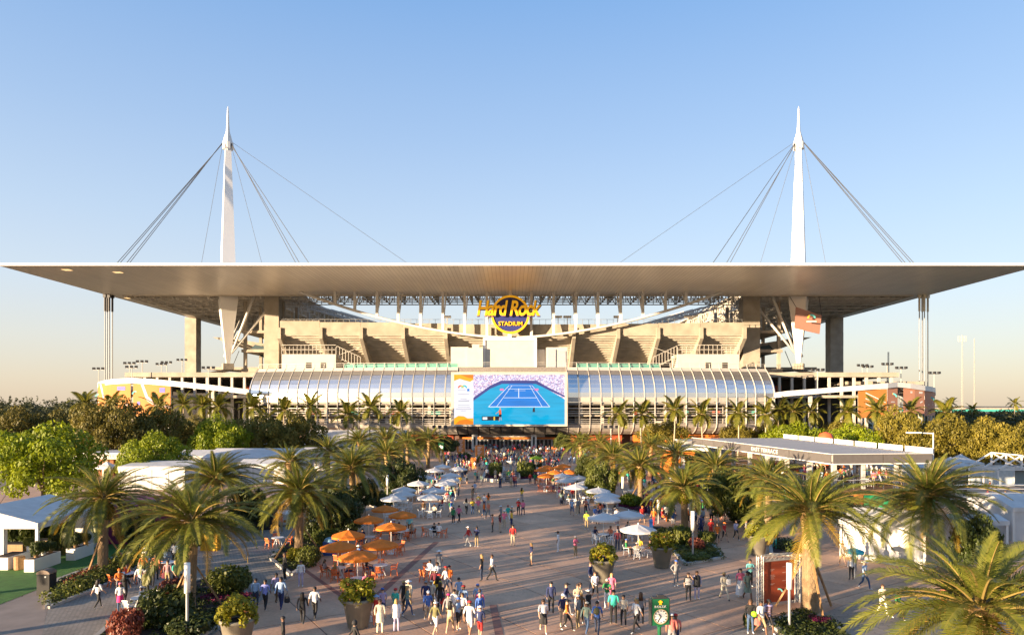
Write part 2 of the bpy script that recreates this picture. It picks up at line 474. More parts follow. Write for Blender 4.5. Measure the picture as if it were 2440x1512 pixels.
# big ties slanting down from the roof opening towards the stand, both ends
for s in (-1, 1):
    for k in range(5):
        lattice((s * (76 - k * 2), 246 + k * 6, ZC - 1), (s * (50 - k * 3), 262 + k * 6, 41 - k * .4), 1.6, 10, .25).build('roof_truss', truss_m, canopy)
for px, py in ((159, 643), (281, 649), (306, 710)):
    d = (ZC - .03 - H) * F / (YH - py); q = P(px, py, d)
    MB().bx(q.x - 1.0, q.x + 1.0, d - .9, d + .9, ZC - .06, ZC - .004).build('soffit_light', mat('warm_soffit_light', (1, .66, .30), emit=.35, var=0), canopy)
# masts
def mast(x, side):
    m = thing('mast', None, None, (0, 0, 0)); m.parent = st; m.location = (x, 30, 0)
    b = MB()
    secs = [(1.15, 26.0), (5.6, 47.2), (4.55, 54), (3.35, 74), (1.75, 99.5)]
    a = R(30) * side
    vs = []
    for w, z in secs:
        for i, (u, v) in enumerate(((-1,-1),(1,-1),(1,1),(-1,1))):
            X, Y = u * w / 2, v * w / 2
            vs.append((x + X * math.cos(a) - Y * math.sin(a), 230 + X * math.sin(a) + Y * math.cos(a), z))
    fs = [(3, 2, 1, 0), (16, 17, 18, 19)] + [(k*4+i, k*4+(i+1) % 4, k*4+4+(i+1) % 4, k*4+4+i) for k in range(4) for i in range(4)]
    b.add(vs, fs)
    b.build('shaft', mat('mast_panels', (.80, .78, .75), .5, var=.04, scale=.15), m)
    s = MB(); c = (x, 230, 0)
    s.lathe([(1.0, 97.5), (1.75, 100), (1.15, 102.2), (.62, 104), (.42, 107), (.26, 111.6), (.05, 112.6)], 10, c)
    for k in range(6):
        t = k * math.pi / 3
        s.box((x + 1.45 * math.cos(t), 230 + 1.45 * math.sin(t), 99.2), (.5, .9, 2.2), t)
    s.build('spire', white, m)
    MB().box((x, 230, 25), (3.4, 3.4, 2.0), a).build('foot', concrete, m)
    return m
MXL = (543 - CX) * 230 / F; MXR = (1903 - CX) * 230 / F
ml = mast(MXL, 1); mr_ = mast(MXR, -1)
for q, sgn, mx in ((ml, 1, MXL), (mr_, -1, MXR)):
    base = Vector((mx, 230, 29.5))
    for dx, d in ((-15.0, 286), (-13, 276), (9.5, 228.5), (15.5, 233)):
        e = Vector((mx + sgn * dx, d, ZC + .3))
        MB().tube(base + Vector((sgn * (1.2 if dx > 0 else -1.2), 0, (0 if dx > 0 else -1))), e, .36, .48, 8).build('strut', white, q, smooth=True)
def cable(mb, p, q, r=.10):
    mb.tube(p, q, r, None, 5, 0, False)
for q, mx, head, ends in ((ml, MXL, 541, (280, 287, 303, 310, 482, 622, 703, 712, 735)), (mr_, MXR, 1903, (2176, 2169, 2156, 2149, 1965, 1813, 1741, 1732, 1700))):
    for e in ends:
        dc, yc = (205, 670.6) if abs(e - head) > 200 else (230, 704)
        xa = head + (e - head) * (yc - 335) / (627 - 335)
        mb = MB()
        off = (1 if e > head else -1) * 1.4
        cable(mb, (mx + off, 229.2, 100.2 - (abs(e - head) % 7) * .2), P(xa, yc, dc) + Vector((0, 0, .2)), .10 if abs(e - head) > 100 else .06)
        mb.build('stay_cable', cable_m, q)
for q, mx, head, s in ((ml, MXL, 541, 1), (mr_, MXR, 1903, -1)):
    mb = MB(); cable(mb, (mx + s * 1.4, 230, 100.5), (mx + s * 72, 236, ZC + 4), .06); mb.build('stay_cable', cable_m, q)
# tie-down cables at both ends of the canopy
for xs in ((250, 255, 260, 267.5), (2191, 2198, 2203, 2211)):
    for k, px in enumerate(xs):
        d = 224.5 + (k % 2) * 1.6; x = (px - CX) * d / F
        t = MB(); t.tube((x, d, 0), (x, d, ZC - 1), .17, None, 6)
        o = t.build('tie_down', steel, st)
        s = MB(); s.tube((x, d, ZC - 5.5), (x, d, ZC - .8), .34, None, 8); s.box((x, d, ZC - .5), (.9, .9, 1.0)); s.build('anchor_sleeve', darksteel if px < 1000 else mat('pale_sleeve', (.62, .55, .42), .5), o)
# concrete columns
for px0, px1, d, w in ((630, 664, 228.5, 4.2), (1771, 1811, 228.5, 4.2), (440, 467, 283, 4.6), (1979, 2010, 283, 4.6)):
    x0, x1 = (px0 - CX) * d / F, (px1 - CX) * d / F
    mb = MB()
    for k in range(8):
        z0 = .0 + k * ZC / 8; mb.bx(x0 + .02 * (k % 2), x1 - .02 * (k % 2), d, d + w, z0, z0 + ZC / 8 - .06)
        mb.bx(x0 + .12, x1 - .12, d + .1, d + w - .1, z0 + ZC / 8 - .06, z0 + ZC / 8)
    mb.build('column', concrete, st)
# vertical fins hanging down to the curved pipe
def pipe_z(x):
    t = (x + .3) / 68.0
    return 33.7 + (ZC - 33.7) * abs(t) ** 1.75
pipe = MB(); prev = None
for i in range(41):
    x = -68.3 + 136 * i / 40
    cur = Vector((x, 219, min(pipe_z(x), ZC)))
    if prev is not None: pipe.tube(prev, cur, .42, None, 8, 0, False)
    prev = cur
pipe.build('curved_pipe', white, st, smooth=True)
for px in (798, 845, 898, 949, 1002, 1055, 1107, 1160, 1213, 1266, 1319, 1372, 1425, 1479, 1532, 1586, 1635):
    x = (px - CX) * 219 / F
    MB().bx(x - .42, x + .42, 218.8, 219.6, pipe_z(x), ZC - .004).build('hanger_fin', white, st)
    z2 = max(pipe_z(x), 36)
    MB().tube((x + (1 if x < 0 else -1) * .9, 221.5, ZC), (x, 219.4, pipe_z(x) + .4), .2, None, 6).build('hanger_fin', white, st)
# upper stand: parapet wall, stepped underside, raker beams
US0, US1 = -75.5, 75.5
wall_segs = [(-75.5, -62.5, 39.4), (-62.5, -49.2, 39.0), (-49.2, -35.6, 38.9), (-35.6, -21.5, 38.6), (-21.5, 20, 38.3), (20, 34.3, 38.3), (34.3, 47.6, 38.5), (47.6, 61.3, 38.7), (61.3, 75.5, 38.9)]
for a, b, z in wall_segs:
    w = MB(); w.bx(a + .04, b - .04, 222, 223.2, 34.9, z); w.build('parapet_wall', concrete, st)
stepm = mat('stand_concrete', (.44, .39, .32), .85, var=.2, scale=.4, detail=8)
rak = [-75.5, -62.0, -48.9, -35.3, -21.5, -7.3, 6.6, 20.1, 34.5, 47.5, 61.5, 75.5]
NSTEP = 13
for a, b in zip(rak[:-1], rak[1:]):
    s = MB()
    for k in range(NSTEP):
        y0 = 222.2 + k * 1.3; z1 = 34.86 - k * .66
        s.bx(a + .05, b - .05, y0, y0 + 1.24, z1 - .30, z1 + .02)
        s.bx(a + .05, b - .05, y0 + 1.0, y0 + 1.24, z1 - .70, z1 - .32)
    s.build('stepped_stand', stepm, st)
for x in rak:
    v = []
    for s_ in (-.55, .55):
        v += [(x + s_, 221.2, 37.2), (x + s_, 222.6, 37.2), (x + s_, 239.5, 26.0), (x + s_, 239.5, 22.6), (x + s_, 237.0, 22.6), (x + s_, 221.2, 33.6)]
    MB().add(v, [(5,4,3,2,1,0), (6,7,8,9,10,11)] + [(i, (i+1) % 6, 6 + (i+1) % 6, 6 + i) for i in range(6)]).build('raker_beam', concrete, st)
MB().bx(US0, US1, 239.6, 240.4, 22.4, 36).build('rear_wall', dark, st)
rail = MB()
for i in range(76):
    x = -75 + i * 2
    rail.bx(x - .05, x + .05, 222.5, 222.6, 38.3, 40.0)
rail.bx(-75, 75, 222.5, 222.6, 39.9, 40.0); rail.build('railing', steel, st)
for px in (1065, 1173, 1250, 1330, 1352, 1640, 1472):
    x = (px - CX) * 223.5 / F
    MB().bx(x - 1.3, x + 1.3, 223.4, 224.2, 40.6, 41.3).bx(x - .1, x + .1, 223.6, 223.9, 38.4, 40.6).build('speaker_box', truss_m, st)
# end structures left and right of the stand
for s in (-1, 1):
    def X(px, d): return s * (CX - px) * -1 * d / F if s < 0 else (CX - px) * d / F
    side = MB()
    for k, (z0, z1) in enumerate(((23.2, 24.4), (30, 31), (36.5, 37.4))):
        side.bx(s * 76.2, s * 92, 232, 262, z0, z1)
    for x in (78, 84, 91):
        for y in (232.5, 247, 261): side.bx(s * x - .5, s * x + .5, y, y + 1, 0, ZC - 1)
    side.build('stair_tower', concrete, st)
    lat = MB()
    for k in range(8):
        z = 25 + k * 2.2
        lat.bx(s * 76.2, s * 84, 231.6, 231.8, z, z + .25)
        lat.bx(s * (76.5 + k), s * (76.8 + k), 231.6, 231.8, 24.4, 42)
    lat.build('lattice_screen', offwhite, st)
    wv = [(s * 82, 246, 27), (s * 108, 246, 36.5), (s * 103, 246, 36.4), (s * 82, 246, 33)]
    wb = [(a, b + 14, c) for a, b, c in wv]
    MB().add(wv + wb, [(0,1,2,3), (7,6,5,4)] + [(i, 4 + i, 4 + (i+1) % 4, (i+1) % 4) for i in range(4)]).build('stand_end', concrete, st)
    wv = [(s * 80, 243, 24.5), (s * 93.5, 243, 31.5), (s * 91.5, 243, 33.6), (s * 80, 243, 31)]
    wb = [(a, b + 2, c) for a, b, c in wv]
    MB().add(wv + wb, [(0,1,2,3), (7,6,5,4)] + [(i, 4 + i, 4 + (i+1) % 4, (i+1) % 4) for i in range(4)]).build('stand_seats', mat('dark_teal_seats', (.012, .045, .06), .6), st)
    con = MB()
    con.bx(s * 77, s * 118, 208, 250, 20.6, 22.0)
    con.bx(s * 72, s * 104, 204, 236, 14.2, 15.0)
    con.bx(s * 104, s * 128, 212, 250, 18.4, 19.4)
    con.build('concourse_slab', concrete, st)
    for k in range(11):
        x = s * (78 + k * 3.8)
        MB().bx(x - .35, x + .35, 208.5, 209.2, 0, 20.6).build('concourse_column', offwhite, st)
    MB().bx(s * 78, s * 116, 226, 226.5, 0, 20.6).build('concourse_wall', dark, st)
    MB().bx(s * 85, s * 89, 225.4, 225.8, 15.4, 18.5).build('concourse_sign', redorange, st)
    pl = MB(); pl.prism([(s * 95, 262), (s * 117, 262), (s * 112, 282), (s * 98, 282)], 25.6, 26.6)
    pl.tube((s * 108, 264, 26), (s * 121, 240, 20), .7, None, 6)
    for q in (-4, 0, 4): pl.tube((s * 106 + q, 281, 26), (s * 107 + q * .3, 281, 19), .4, None, 6)
    pl.build('ring_platform', concrete, st)
    cb = MB(); cb.tube((s * 96, 240, 31), (s * 108, 262, 25), .12, None, 5); cb.build('brace_cable', cable_m, st)
# curved ramps with white parapets
def ribbon(pts, th, depth, name, m, parent):
    mb = MB()
    W = [P(*p) for p in pts]
    inn = [w + Vector((0 if i else .0, depth, 0)) for i, w in enumerate(W)]
    n = len(W)
    vs = []
    for w, q in zip(W, inn):
        vs += [w, w - Vector((0, 0, th)), q - Vector((0, 0, th)), q - Vector((0, 0, th * .8))]
    fs = []
    for i in range(n - 1):
        a, b = i * 4, i * 4 + 4
        fs += [(a, a + 1, b + 1, b), (a + 1, a + 2, b + 2, b + 1), (a + 2, a + 3, b + 3, b + 2)]
        fs += [(a, b, b + 3, a + 3)] if False else []
    mb.add(vs, fs)
    # inner face of the parapet
    vs2 = []
    for w in W:
        vs2 += [w + Vector((0, .25, 0)), w + Vector((0, .25, -th * .8)), w]
    mb.add(vs2, [(i*3+3, i*3+4, i*3+1, i*3) for i in range(n - 1)] + [(i*3, i*3+2, i*3+5, i*3+3) for i in range(n - 1)])
    return mb.build(name, m, parent)
LR = [(232, 921, 207), (232.5, 911, 203), (238, 908.5, 197), (250, 905.5, 193), (265, 903, 190.5), (290, 901.5, 189), (315, 900.5, 188), (355, 902.5, 186.5), (394, 905.7, 185.5), (445, 910.5, 184.5), (499, 916, 184), (545, 921.5, 184), (592, 927, 184.5)]
RR = [(1846, 935, 184.5), (1879, 930.6, 184), (1940, 926, 184), (2000, 921, 184.5), (2060, 916.5, 185.5), (2116, 912, 187), (2139, 909.6, 189), (2170, 913, 190.5), (2205, 918.5, 193), (2222, 921, 197), (2229, 923, 203), (2230, 931, 207)]
ribbon(LR, 1.4, 6.5, 'ramp', white, st)
ribbon(RR, 1.4, 6.5, 'ramp', white, st)
for pts in (LR, RR):
    for p in pts[::2]:
        w = P(*p); MB().bx(w.x - .4, w.x + .4, w.y + 2, w.y + 2.8, 0, w.z - 1.42).build('ramp_column', offwhite, st)
MB().tube(P(262, 968, 200), P(318, 935, 193), .9, None, 6).build('ramp_flight', offwhite, st)
MB().tube(P(2139, 932, 193), P(2200, 958, 198), .9, None, 6).build('ramp_flight', offwhite, st)
# ---- bulging glass front
RA, SAG, HW = 271.0, 10.0, 73.0
YC = 180 + RA
def fa(t, o, z):                                      # t: angle along the arc, o: offset outwards, z: height
    r = RA + o
    return Vector((r * math.sin(t), YC - r * math.cos(t), z))
TM = math.asin(HW / RA)
NB = 50
TT = [-TM + 2 * TM * i / NB for i in range(NB + 1)]
PROF = [(-4.0, 22.3), (-3.1, 21.4), (-2.05, 20.15), (-1.25, 18.95), (-.65, 17.75), (-.25, 16.55), (-.03, 15.35), (0, 14.15), (0, 12.9), (0, 7.0), (-.3, 6.0), (-1.2, 5.05), (-2.6, 4.25)]
gf = thing('glass_front', None, None, (0, 180, 0)); gf.parent = st; gf.location = (0, -20, 0)
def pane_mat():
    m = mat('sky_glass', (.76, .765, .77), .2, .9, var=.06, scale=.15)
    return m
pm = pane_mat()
SC0, SC1 = 20, 30                                     # the ten bays taken by the video screen
for i in range(NB):
    if SC0 <= i < SC1: continue
    a, b = TT[i] + .0007, TT[i + 1] - .0007
    for k in range(1, 7):
        (o0, z0), (o1, z1) = PROF[k], PROF[k + 1]
        z0 -= .03; z1 += .03
        mb = MB(); tw = random.uniform(-.012, .012)
        mb.quad(fa(a, o1 - .05 + tw, z1), fa(b, o1 - .05, z1), fa(b, o0 - .05, z0), fa(a, o0 - .05 + tw, z0))
        mb.quad(fa(a, o0 - .13, z0), fa(b, o0 - .13, z0), fa(b, o1 - .13, z1), fa(a, o1 - .13, z1))
        mb.build('glass_pane', pm, gf)
for i in range(NB + 1):
    if SC0 < i < SC1: continue
    t = TT[i]; mb = MB(); prevp = None
    w = .11 / RA
    vs = []
    for o, z in PROF:
        vs += [fa(t - w * .5, o - .25, z), fa(t + w * .5, o - .25, z), fa(t + w * .5, o + .16, z), fa(t - w * .5, o + .16, z)]
    n = len(PROF); fs = []
    for k in range(n - 1):
        for j in range(4): fs.append((k*4 + j, k*4 + (j+1) % 4, k*4 + 4 + (j+1) % 4, k*4 + 4 + j))
    mb.add(vs, fs)
    mb.beam(fa(t, -4.0, 22.3), fa(t, -4.3, 23.6), .16)
    mb.build('rib', offwhite, gf)
def arcband(o0, z0, o1, z1, i0, i1, name, m, parent, th=.12, each=False):
    out = MB()
    for i in range(i0, i1):
        a, b = TT[i], TT[i + 1]
        if each: a, b = a + .0005, b - .0005
        mb = MB() if each else out
        mb.quad(fa(a, o1, z1), fa(b, o1, z1), fa(b, o0, z0), fa(a, o0, z0))
        mb.quad(fa(a, o0 - th, z0), fa(b, o0 - th, z0), fa(b, o1 - th, z1), fa(a, o1 - th, z1))
        if each: mb.build(name, m, parent)
    if not each: return out.build(name, m, parent)
for i0, i1 in ((0, SC0), (SC1, NB)):
    arcband(-4.0, 22.3, -3.1, 21.4, i0, i1, 'cornice', offwhite, gf)
    arcband(-.05, 14.12, -.05, 12.9, i0, i1, 'spandrel_panel', mat('perforated_panel', (.50, .45, .38), .5, .2, var=.12, scale=3), gf, each=True)
    for (o0, z0), (o1, z1) in zip(PROF[9:-1], PROF[10:]):
        arcband(o0 - .05, z0, o1 - .05, z1, i0, i1, 'cove_panel', mat('cove_metal', (.40, .36, .31), .5, .25, var=.12, scale=2), gf)
arcband(-4.0, 22.3, -2.4, 20.4, SC0, SC1, 'mesh_band', mat('metal_mesh', (.30, .26, .22), .6, .3, var=.25, scale=4), gf)
for (o0, z0), (o1, z1) in zip(PROF[9:-1], PROF[10:]):
    arcband(o0 - .05, z0, o1 - .05, z1, SC0, SC1, 'louver_panel', mat('louver_metal', (.15, .135, .12), .55, .3, var=.2, scale=1.2), gf, each=True)
deckp = [fa(t, -4.2, 0) for t in TT]
dk = MB(); dk.prism([(p.x, p.y) for p in deckp] + [(HW - 1, 241), (-HW + 1, 241)], 21.9, 22.28); dk.build('roof_terrace', concrete, gf)
for zf, o in ((12.75, -.3), (9.4, -.6), (6.95, -.3)):
    fl = MB(); pts = [fa(t, o, 0) for t in TT]; bk = [fa(t, -14, 0) for t in reversed(TT)]
    n = len(pts)
    for i in range(n - 1):
        a, b, c, d = pts[i], pts[i+1], fa(TT[i+1], -14, 0), fa(TT[i], -14, 0)
        for z, rev in ((zf, False), (zf - .35, True)):
            q = [Vector((p.x, p.y, z)) for p in (a, b, c, d)]
            fl.quad(*(reversed(q) if rev else q))
        fl.quad(Vector((a.x, a.y, zf - .35)), Vector((b.x, b.y, zf - .35)), Vector((b.x, b.y, zf)), Vector((a.x, a.y, zf)))
    fl.build('floor_slab', concrete, gf)
bw = MB()
for i in range(NB):
    a, b = TT[i], TT[i + 1]
    bw.quad(fa(a, -8.5, 0), fa(b, -8.5, 0), fa(b, -8.5, 12.4), fa(a, -8.5, 12.4))
bw.build('inner_wall', mat('inner_wall_paint', (.17, .14, .115), .8, var=.35, scale=.5), gf)
rl = MB()
for z in (12.2, 11.2, 10.45, 9.9, 8.3, 7.75, 7.3):
    for i in range(NB):
        if SC0 <= i < SC1: continue
        rl.beam(fa(TT[i], -.12, z), fa(TT[i + 1], -.12, z), .10 if z not in (11.2, 9.9) else .18)
rl.build('guard_rail', offwhite, gf)
for i in range(1, NB, 2):
    if SC0 <= i <= SC1: continue
    c = fa(TT[i] + .004, -3.2, 0)
    MB().bx(c.x - .4, c.x + .4, c.y - .4, c.y + .4, 7.0, 12.4).build('inner_column', beige, gf)
    if i % 4 == 1:
        e = fa(TT[i] + .006, -6.5, 0); MB().bx(e.x - 2.2, e.x + 1.8, e.y, e.y + .3, 9.5, 10.5).build('concession_panel', teal if i % 8 == 1 else redorange, gf)
    else:
        e = fa(TT[i] + .006, -7.2, 0); MB().bx(e.x - 1.6, e.x + 1.8, e.y, e.y + .3, 7.1, 9.0).build('concession_panel', mat('lit_counter', (.55, .48, .38), .7, var=.2), gf)
tr = MB()
for i in range(NB):
    tr.beam(fa(TT[i], -4.3, 23.55), fa(TT[i + 1], -4.3, 23.55), .1)
    tr.beam(fa(TT[i], -4.3, 22.95), fa(TT[i + 1], -4.3, 22.95), .06)
tr.build('terrace_rail', offwhite, gf)
for i in list(range(9, 20)) + list(range(31, 39)):
    a, b = TT[i], TT[i + 1]
    q = MB(); q.quad(fa(a, -4.6, 22.3), fa(b, -4.6, 22.3), fa(b, -4.6, 23.3), fa(a, -4.6, 23.3)); q.quad(fa(a, -4.66, 23.3), fa(b, -4.66, 23.3), fa(b, -4.66, 22.3), fa(a, -4.66, 22.3))
    q.build('windscreen', mat('green_glass', (.10, .32, .26), .2, var=.1), gf)
# end caps of the tube
for t, s in ((TT[0], -1), (TT[-1], 1)):
    e = MB(); vs = [fa(t, o, z) for o, z in PROF] + [fa(t, -14, 4.25), fa(t, -14, 22.3)]
    n = len(vs); sh = Vector((s * .3, 0, 0))
    e.add(vs + [v + sh for v in vs], [tuple(range(n)), tuple(range(2 * n - 1, n - 1, -1))] + [(i, n + i, n + (i+1) % n, (i+1) % n) for i in range(n)])
    e.build('end_wall', pm, gf)
# ground floor: recess, doors, columns, orange band
for sgn in (-1, 1):
    gfl = MB()
    for i in range(NB):
        a, b = TT[i], TT[i + 1]
        if (a + b) / 2 * RA * sgn < 15: continue
        gfl.quad(fa(a, -6, 0), fa(b, -6, 0), fa(b, -6, 4.2), fa(a, -6, 4.2))
    gfl.build('base_wall', mat('base_wall_paint', (.10, .055, .04), .8, var=.3, scale=.4), gf)
for x0, x1, m in ((-33, -16, redorange), (16, 30, redorange), (33, 60, orange_w)):
    MB().bx(x0, x1, 186.2, 186.5, 1.2, 4.0).build('base_panel', m, gf)
MB().bx(-15.5, 15.5, 188, 188.3, 2.9, 4.2).build('door_transom', glass_dark, gf)
MB().bx(-15.5, 15.5, 187.0, 187.9, 2.75, 3.25).build('entrance_band', orange_w, gf)
for k in range(14):
    x = -14.3 + k * 2.2
    d = MB(); d.bx(x - 1.02, x - .9, 188, 188.2, 0, 2.72); d.bx(x + .9, x + 1.02, 188, 188.2, 0, 2.72); d.bx(x - .9, x + .9, 188, 188.2, 2.55, 2.72); d.bx(x - .06, x + .06, 188, 188.2, 0, 2.55)
    f_ = d.build('door', white, gf)
    MB().bx(x - .9, x + .9, 188.06, 188.12, 0, 2.55).build('door_glass', glass_dark, f_)
for px in (1131, 1272):
    x = (px - CX) * 184 / F
    MB().bx(x - .75, x + .75, 184, 185, 0, 4.2).build('entrance_column', white, gf)
    MB().bx(x - .25, x + .25, 183.93, 183.98, .9, 3.5).build('entrance_slot', dark, gf)
MB().bx(-9, 9, 186.6, 186.9, 3.35, 4.1).build('entrance_truss', truss_m, gf)
# plant rooms on the terrace, one object per box
def room(px0, px1, py0, py1, d, dep, name, label, frame=True):
    a = P(px0, py1, d); b = P(px1, py0, d)
    r = MB(); r.bx(a.x, b.x, d, d + dep, 22.3, b.z)
    o = r.build(name, offwhite, st)
    if frame:
        fr = MB(); fr.bx(a.x - .25, a.x + .4, d - .3, d, 22.3, b.z + .3); fr.bx(b.x - .4, b.x + .25, d - .3, d, 22.3, b.z + .3); fr.bx(a.x + .4, b.x - .4, d - .3, d, b.z - .4, b.z + .3)
        fr.build('frame', white, o)
    return o, a, b
room(1153, 1277, 807, 873, 192, 10, 'plant_room', None)
o, a, b = room(1074, 1116, 826, 873, 191, 8, 'plant_room', None, False)
MB().bx(a.x + 4.5, a.x + 9, 190.6, 191, 22.3, 28.0).bx(a.x + 6, a.x + 8, 190.6, 191, 28, 29).build('parapet_block', offwhite, o)
room(1120, 1150, 829, 873, 193, 6, 'plant_room', None, False)
o, a, b = room(1302, 1352, 827, 873, 191, 8, 'plant_room', None, False)
MB().bx(a.x + .4, a.x + 2.6, 190.7, 191, 22.3, 27.6).bx(a.x + 3.2, a.x + 5.4, 190.8, 191, 22.3, 27.2).build('recess_panel', mat('grey_panel', (.34, .35, .37), .5), o)
room(1279, 1300, 832, 873, 194, 5, 'plant_room', None, False)
for s, xs in ((-1, (671, 800)), (1, (1615, 1762))):
    a = P(xs[0], 868, 206); b = P(xs[1], 842, 206)
    o = MB().bx(a.x, b.x, 206, 214, 22.3, 27.4).build('terrace_pavilion', offwhite, st)
    for k in (.45, .72):
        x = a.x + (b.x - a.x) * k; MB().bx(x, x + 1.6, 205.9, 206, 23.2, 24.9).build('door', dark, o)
    r = MB()
    for k in range(15):
        x = a.x + (b.x - a.x) * k / 14; r.bx(x - .06, x + .06, 206, 206.1, 27.4, 30.2 - abs(k - 7) * .1)
    r.bx(a.x, b.x, 206, 206.1, 30.1, 30.25); r.bx(a.x, b.x, 206, 206.1, 28.7, 28.85); r.build('railing', offwhite, o)
    e = b.x if s < 0 else a.x
    stt = MB()
    for k in range(9):
        stt.bx(e - s * k * .9 - .45, e - s * k * .9 + .45, 207, 209, 26.6 - k * .45, 26.8 - k * .45)
        stt.beam((e - s * k * .9, 207, 26.7 - k * .45), (e - s * k * .9, 207, 30.0 - k * .42), .14)
    stt.beam((e, 207, 30), (e - s * 7.2, 207, 26.6), .14); stt.beam((e, 207, 27), (e - s * 7.2, 207, 29.6), .12)
    stt.build('stair', offwhite, o)
# ------------------------------------------------------------ video screen
D0 = 178.4
def S(px, py): return P(px, py, D0)
scr = thing('video_screen', 'giant video screen showing a blue tennis court above the entrance', 'screen', (0, 178.4, 6.6))
fr = MB(); a = S(1075, 1015); b = S(1352, 886)
fr.bx(a.x, b.x, D0 + .06, D0 + 2.4, a.z, b.z); fr.build('cabinet', mat('screen_cabinet', (.28, .25, .21), .5, .3), scr)
fr = MB(); i0 = S(1082, 1010.5); i1 = S(1346, 892)
fr.bx(a.x, b.x, D0 - .25, D0 + .06, a.z, i0.z); fr.bx(a.x, b.x, D0 - .25, D0 + .06, i1.z, b.z); fr.bx(a.x, i0.x, D0 - .25, D0 + .06, i0.z, i1.z); fr.bx(i1.x, b.x, D0 - .25, D0 + .06, i0.z, i1.z)
fr.build('bezel', beige, scr)
SCREEN_E = .36
def em(name, c):
    new = name not in MATS
    m = mat(name, c, .6, var=.0, emit=SCREEN_E)
    if new:
        b = m.node_tree.nodes['Principled BSDF']; b.inputs['Base Color'].default_value = (.010, .010, .012, 1); b.inputs['Specular IOR Level'].default_value = .08
        N = m.node_tree.nodes; L = m.node_tree.links; tc = N.new('ShaderNodeTexCoord'); nz = N.new('ShaderNodeTexNoise'); nz.inputs['Scale'].default_value = .35; nz.inputs['Detail'].default_value = 6
        mp = N.new('ShaderNodeMapping'); mp.inputs['Scale'].default_value = (.35, 1, 3.5); L.new(tc.outputs['Object'], mp.inputs['Vector']); L.new(mp.outputs[0], nz.inputs['Vector'])
        mr = N.new('ShaderNodeMapRange'); mr.inputs[1].default_value = .3; mr.inputs[2].default_value = .7; mr.inputs[3].default_value = SCREEN_E * .86; mr.inputs[4].default_value = SCREEN_E * 1.12
        L.new(nz.outputs[0], mr.inputs[0]); L.new(mr.outputs[0], b.inputs['Emission Strength'])
    return m
def flat(pts, name, m, lay):
    y = D0 + .05 - lay * .006
    mb = MB(); q = [S(*p) for p in pts]
    for v in q: v.y = y
    a = sum(q[i].x * q[(i+1) % len(q)].z - q[(i+1) % len(q)].x * q[i].z for i in range(len(q)))
    if a < 0: q.reverse()
    mb.add(q, [tuple(range(len(q)))]); return mb.build(name, m, scr)
def crowd_mat():
    m = bpy.data.materials.new('screen_crowd'); m.use_nodes = True; nt = m.node_tree; N = nt.nodes; L = nt.links; b = N['Principled BSDF']
    tc = N.new('ShaderNodeTexCoord'); vo = N.new('ShaderNodeTexVoronoi'); vo.inputs['Scale'].default_value = 4.2
    L.new(tc.outputs['Object'], vo.inputs['Vector'])
    cr = N.new('ShaderNodeValToRGB'); e = cr.color_ramp.elements
    e[0].position = 0; e[0].color = (.10, .10, .28, 1); e[1].position = .9; e[1].color = (.75, .72, .85, 1)
    k = e.new(.35); k.color = (.36, .33, .60, 1); k = e.new(.6); k.color = (.62, .58, .78, 1); k = e.new(.5); k.color = (.55, .2, .3, 1)
    sp = N.new('ShaderNodeSeparateColor'); L.new(vo.outputs['Color'], sp.inputs[0]); L.new(sp.outputs[0], cr.inputs[0])
    L.new(cr.outputs[0], b.inputs['Emission Color']); b.inputs['Emission Strength'].default_value = SCREEN_E; b.inputs['Base Color'].default_value = (.05, .05, .06, 1)
    return m
def logo_arc(parent, c, r0, r1, y, mats, nseg=14):
    mb = MB()
    for k in range(nseg):
        a0 = math.pi * k / nseg; a1 = math.pi * (k + 1) / nseg
        p = lambda r, a: (c[0] - r * math.cos(a), y, c[2] + r * math.sin(a) )
        mb.quad(p(r0, a0), p(r0, a1), p(r1, a1), p(r1, a0), min(int(k * len(mats) / nseg), len(mats) - 1))
    mb.f = [tuple(reversed(f)) for f in mb.f]
    return mb.build('emblem', mats, parent)
flat([(1082, 892), (1128, 892), (1128, 1010.5), (1082, 1010.5)], 'info_panel', em('screen_white', (.80, .78, .84)), 0)
flat([(1128, 892), (1346, 892), (1346, 1010.5), (1128, 1010.5)], 'court_surround', em('screen_cyan', (.005, .36, .62)), 0)
flat([(1082, 892), (1128, 892), (1128, 904), (1120, 909), (1108, 906), (1095, 902), (1082, 907)], 'wave_graphic', em('screen_orange', (.95, .42, .02)), 1)
flat([(1097, 892), (1128, 892), (1128, 901), (1115, 899)], 'wave_graphic', em('screen_deep_orange', (.85, .22, .02)), 2)
flat([(1082, 1010.5), (1082, 996), (1092, 990), (1105, 991), (1114, 996), (1128, 996), (1128, 1010.5)], 'wave_graphic', em('screen_orange', (.95, .42, .02)), 1)
flat([(1085, 1010), (1095, 1001), (1112, 998), (1128, 1004), (1128, 1010)], 'wave_graphic', em('screen_deep_orange', (.85, .22, .02)), 2)
SW = em('screen_lines', (.82, .86, .92)); SB = em('screen_blue', (.008, .19, .62)); SG = em('screen_grey', (.36, .36, .42)); SN = em('screen_navy', (.05, .06, .24))
for cx_, mm in ((1098, [em('screen_red', (.8, .14, .05)), em('screen_yellow', (.9, .55, .05))]), (1106, [em('screen_green', (.1, .6, .4)), em('screen_teal', (.0, .5, .6))])):
    c = S(cx_, 924); logo_arc(scr, c, .42, .78, D0 + .035, mm)
flat([(1113, 925.5), (1118.5, 925.5), (1118.5, 931.5), (1113, 931.5)], 'emblem', SB, 1)
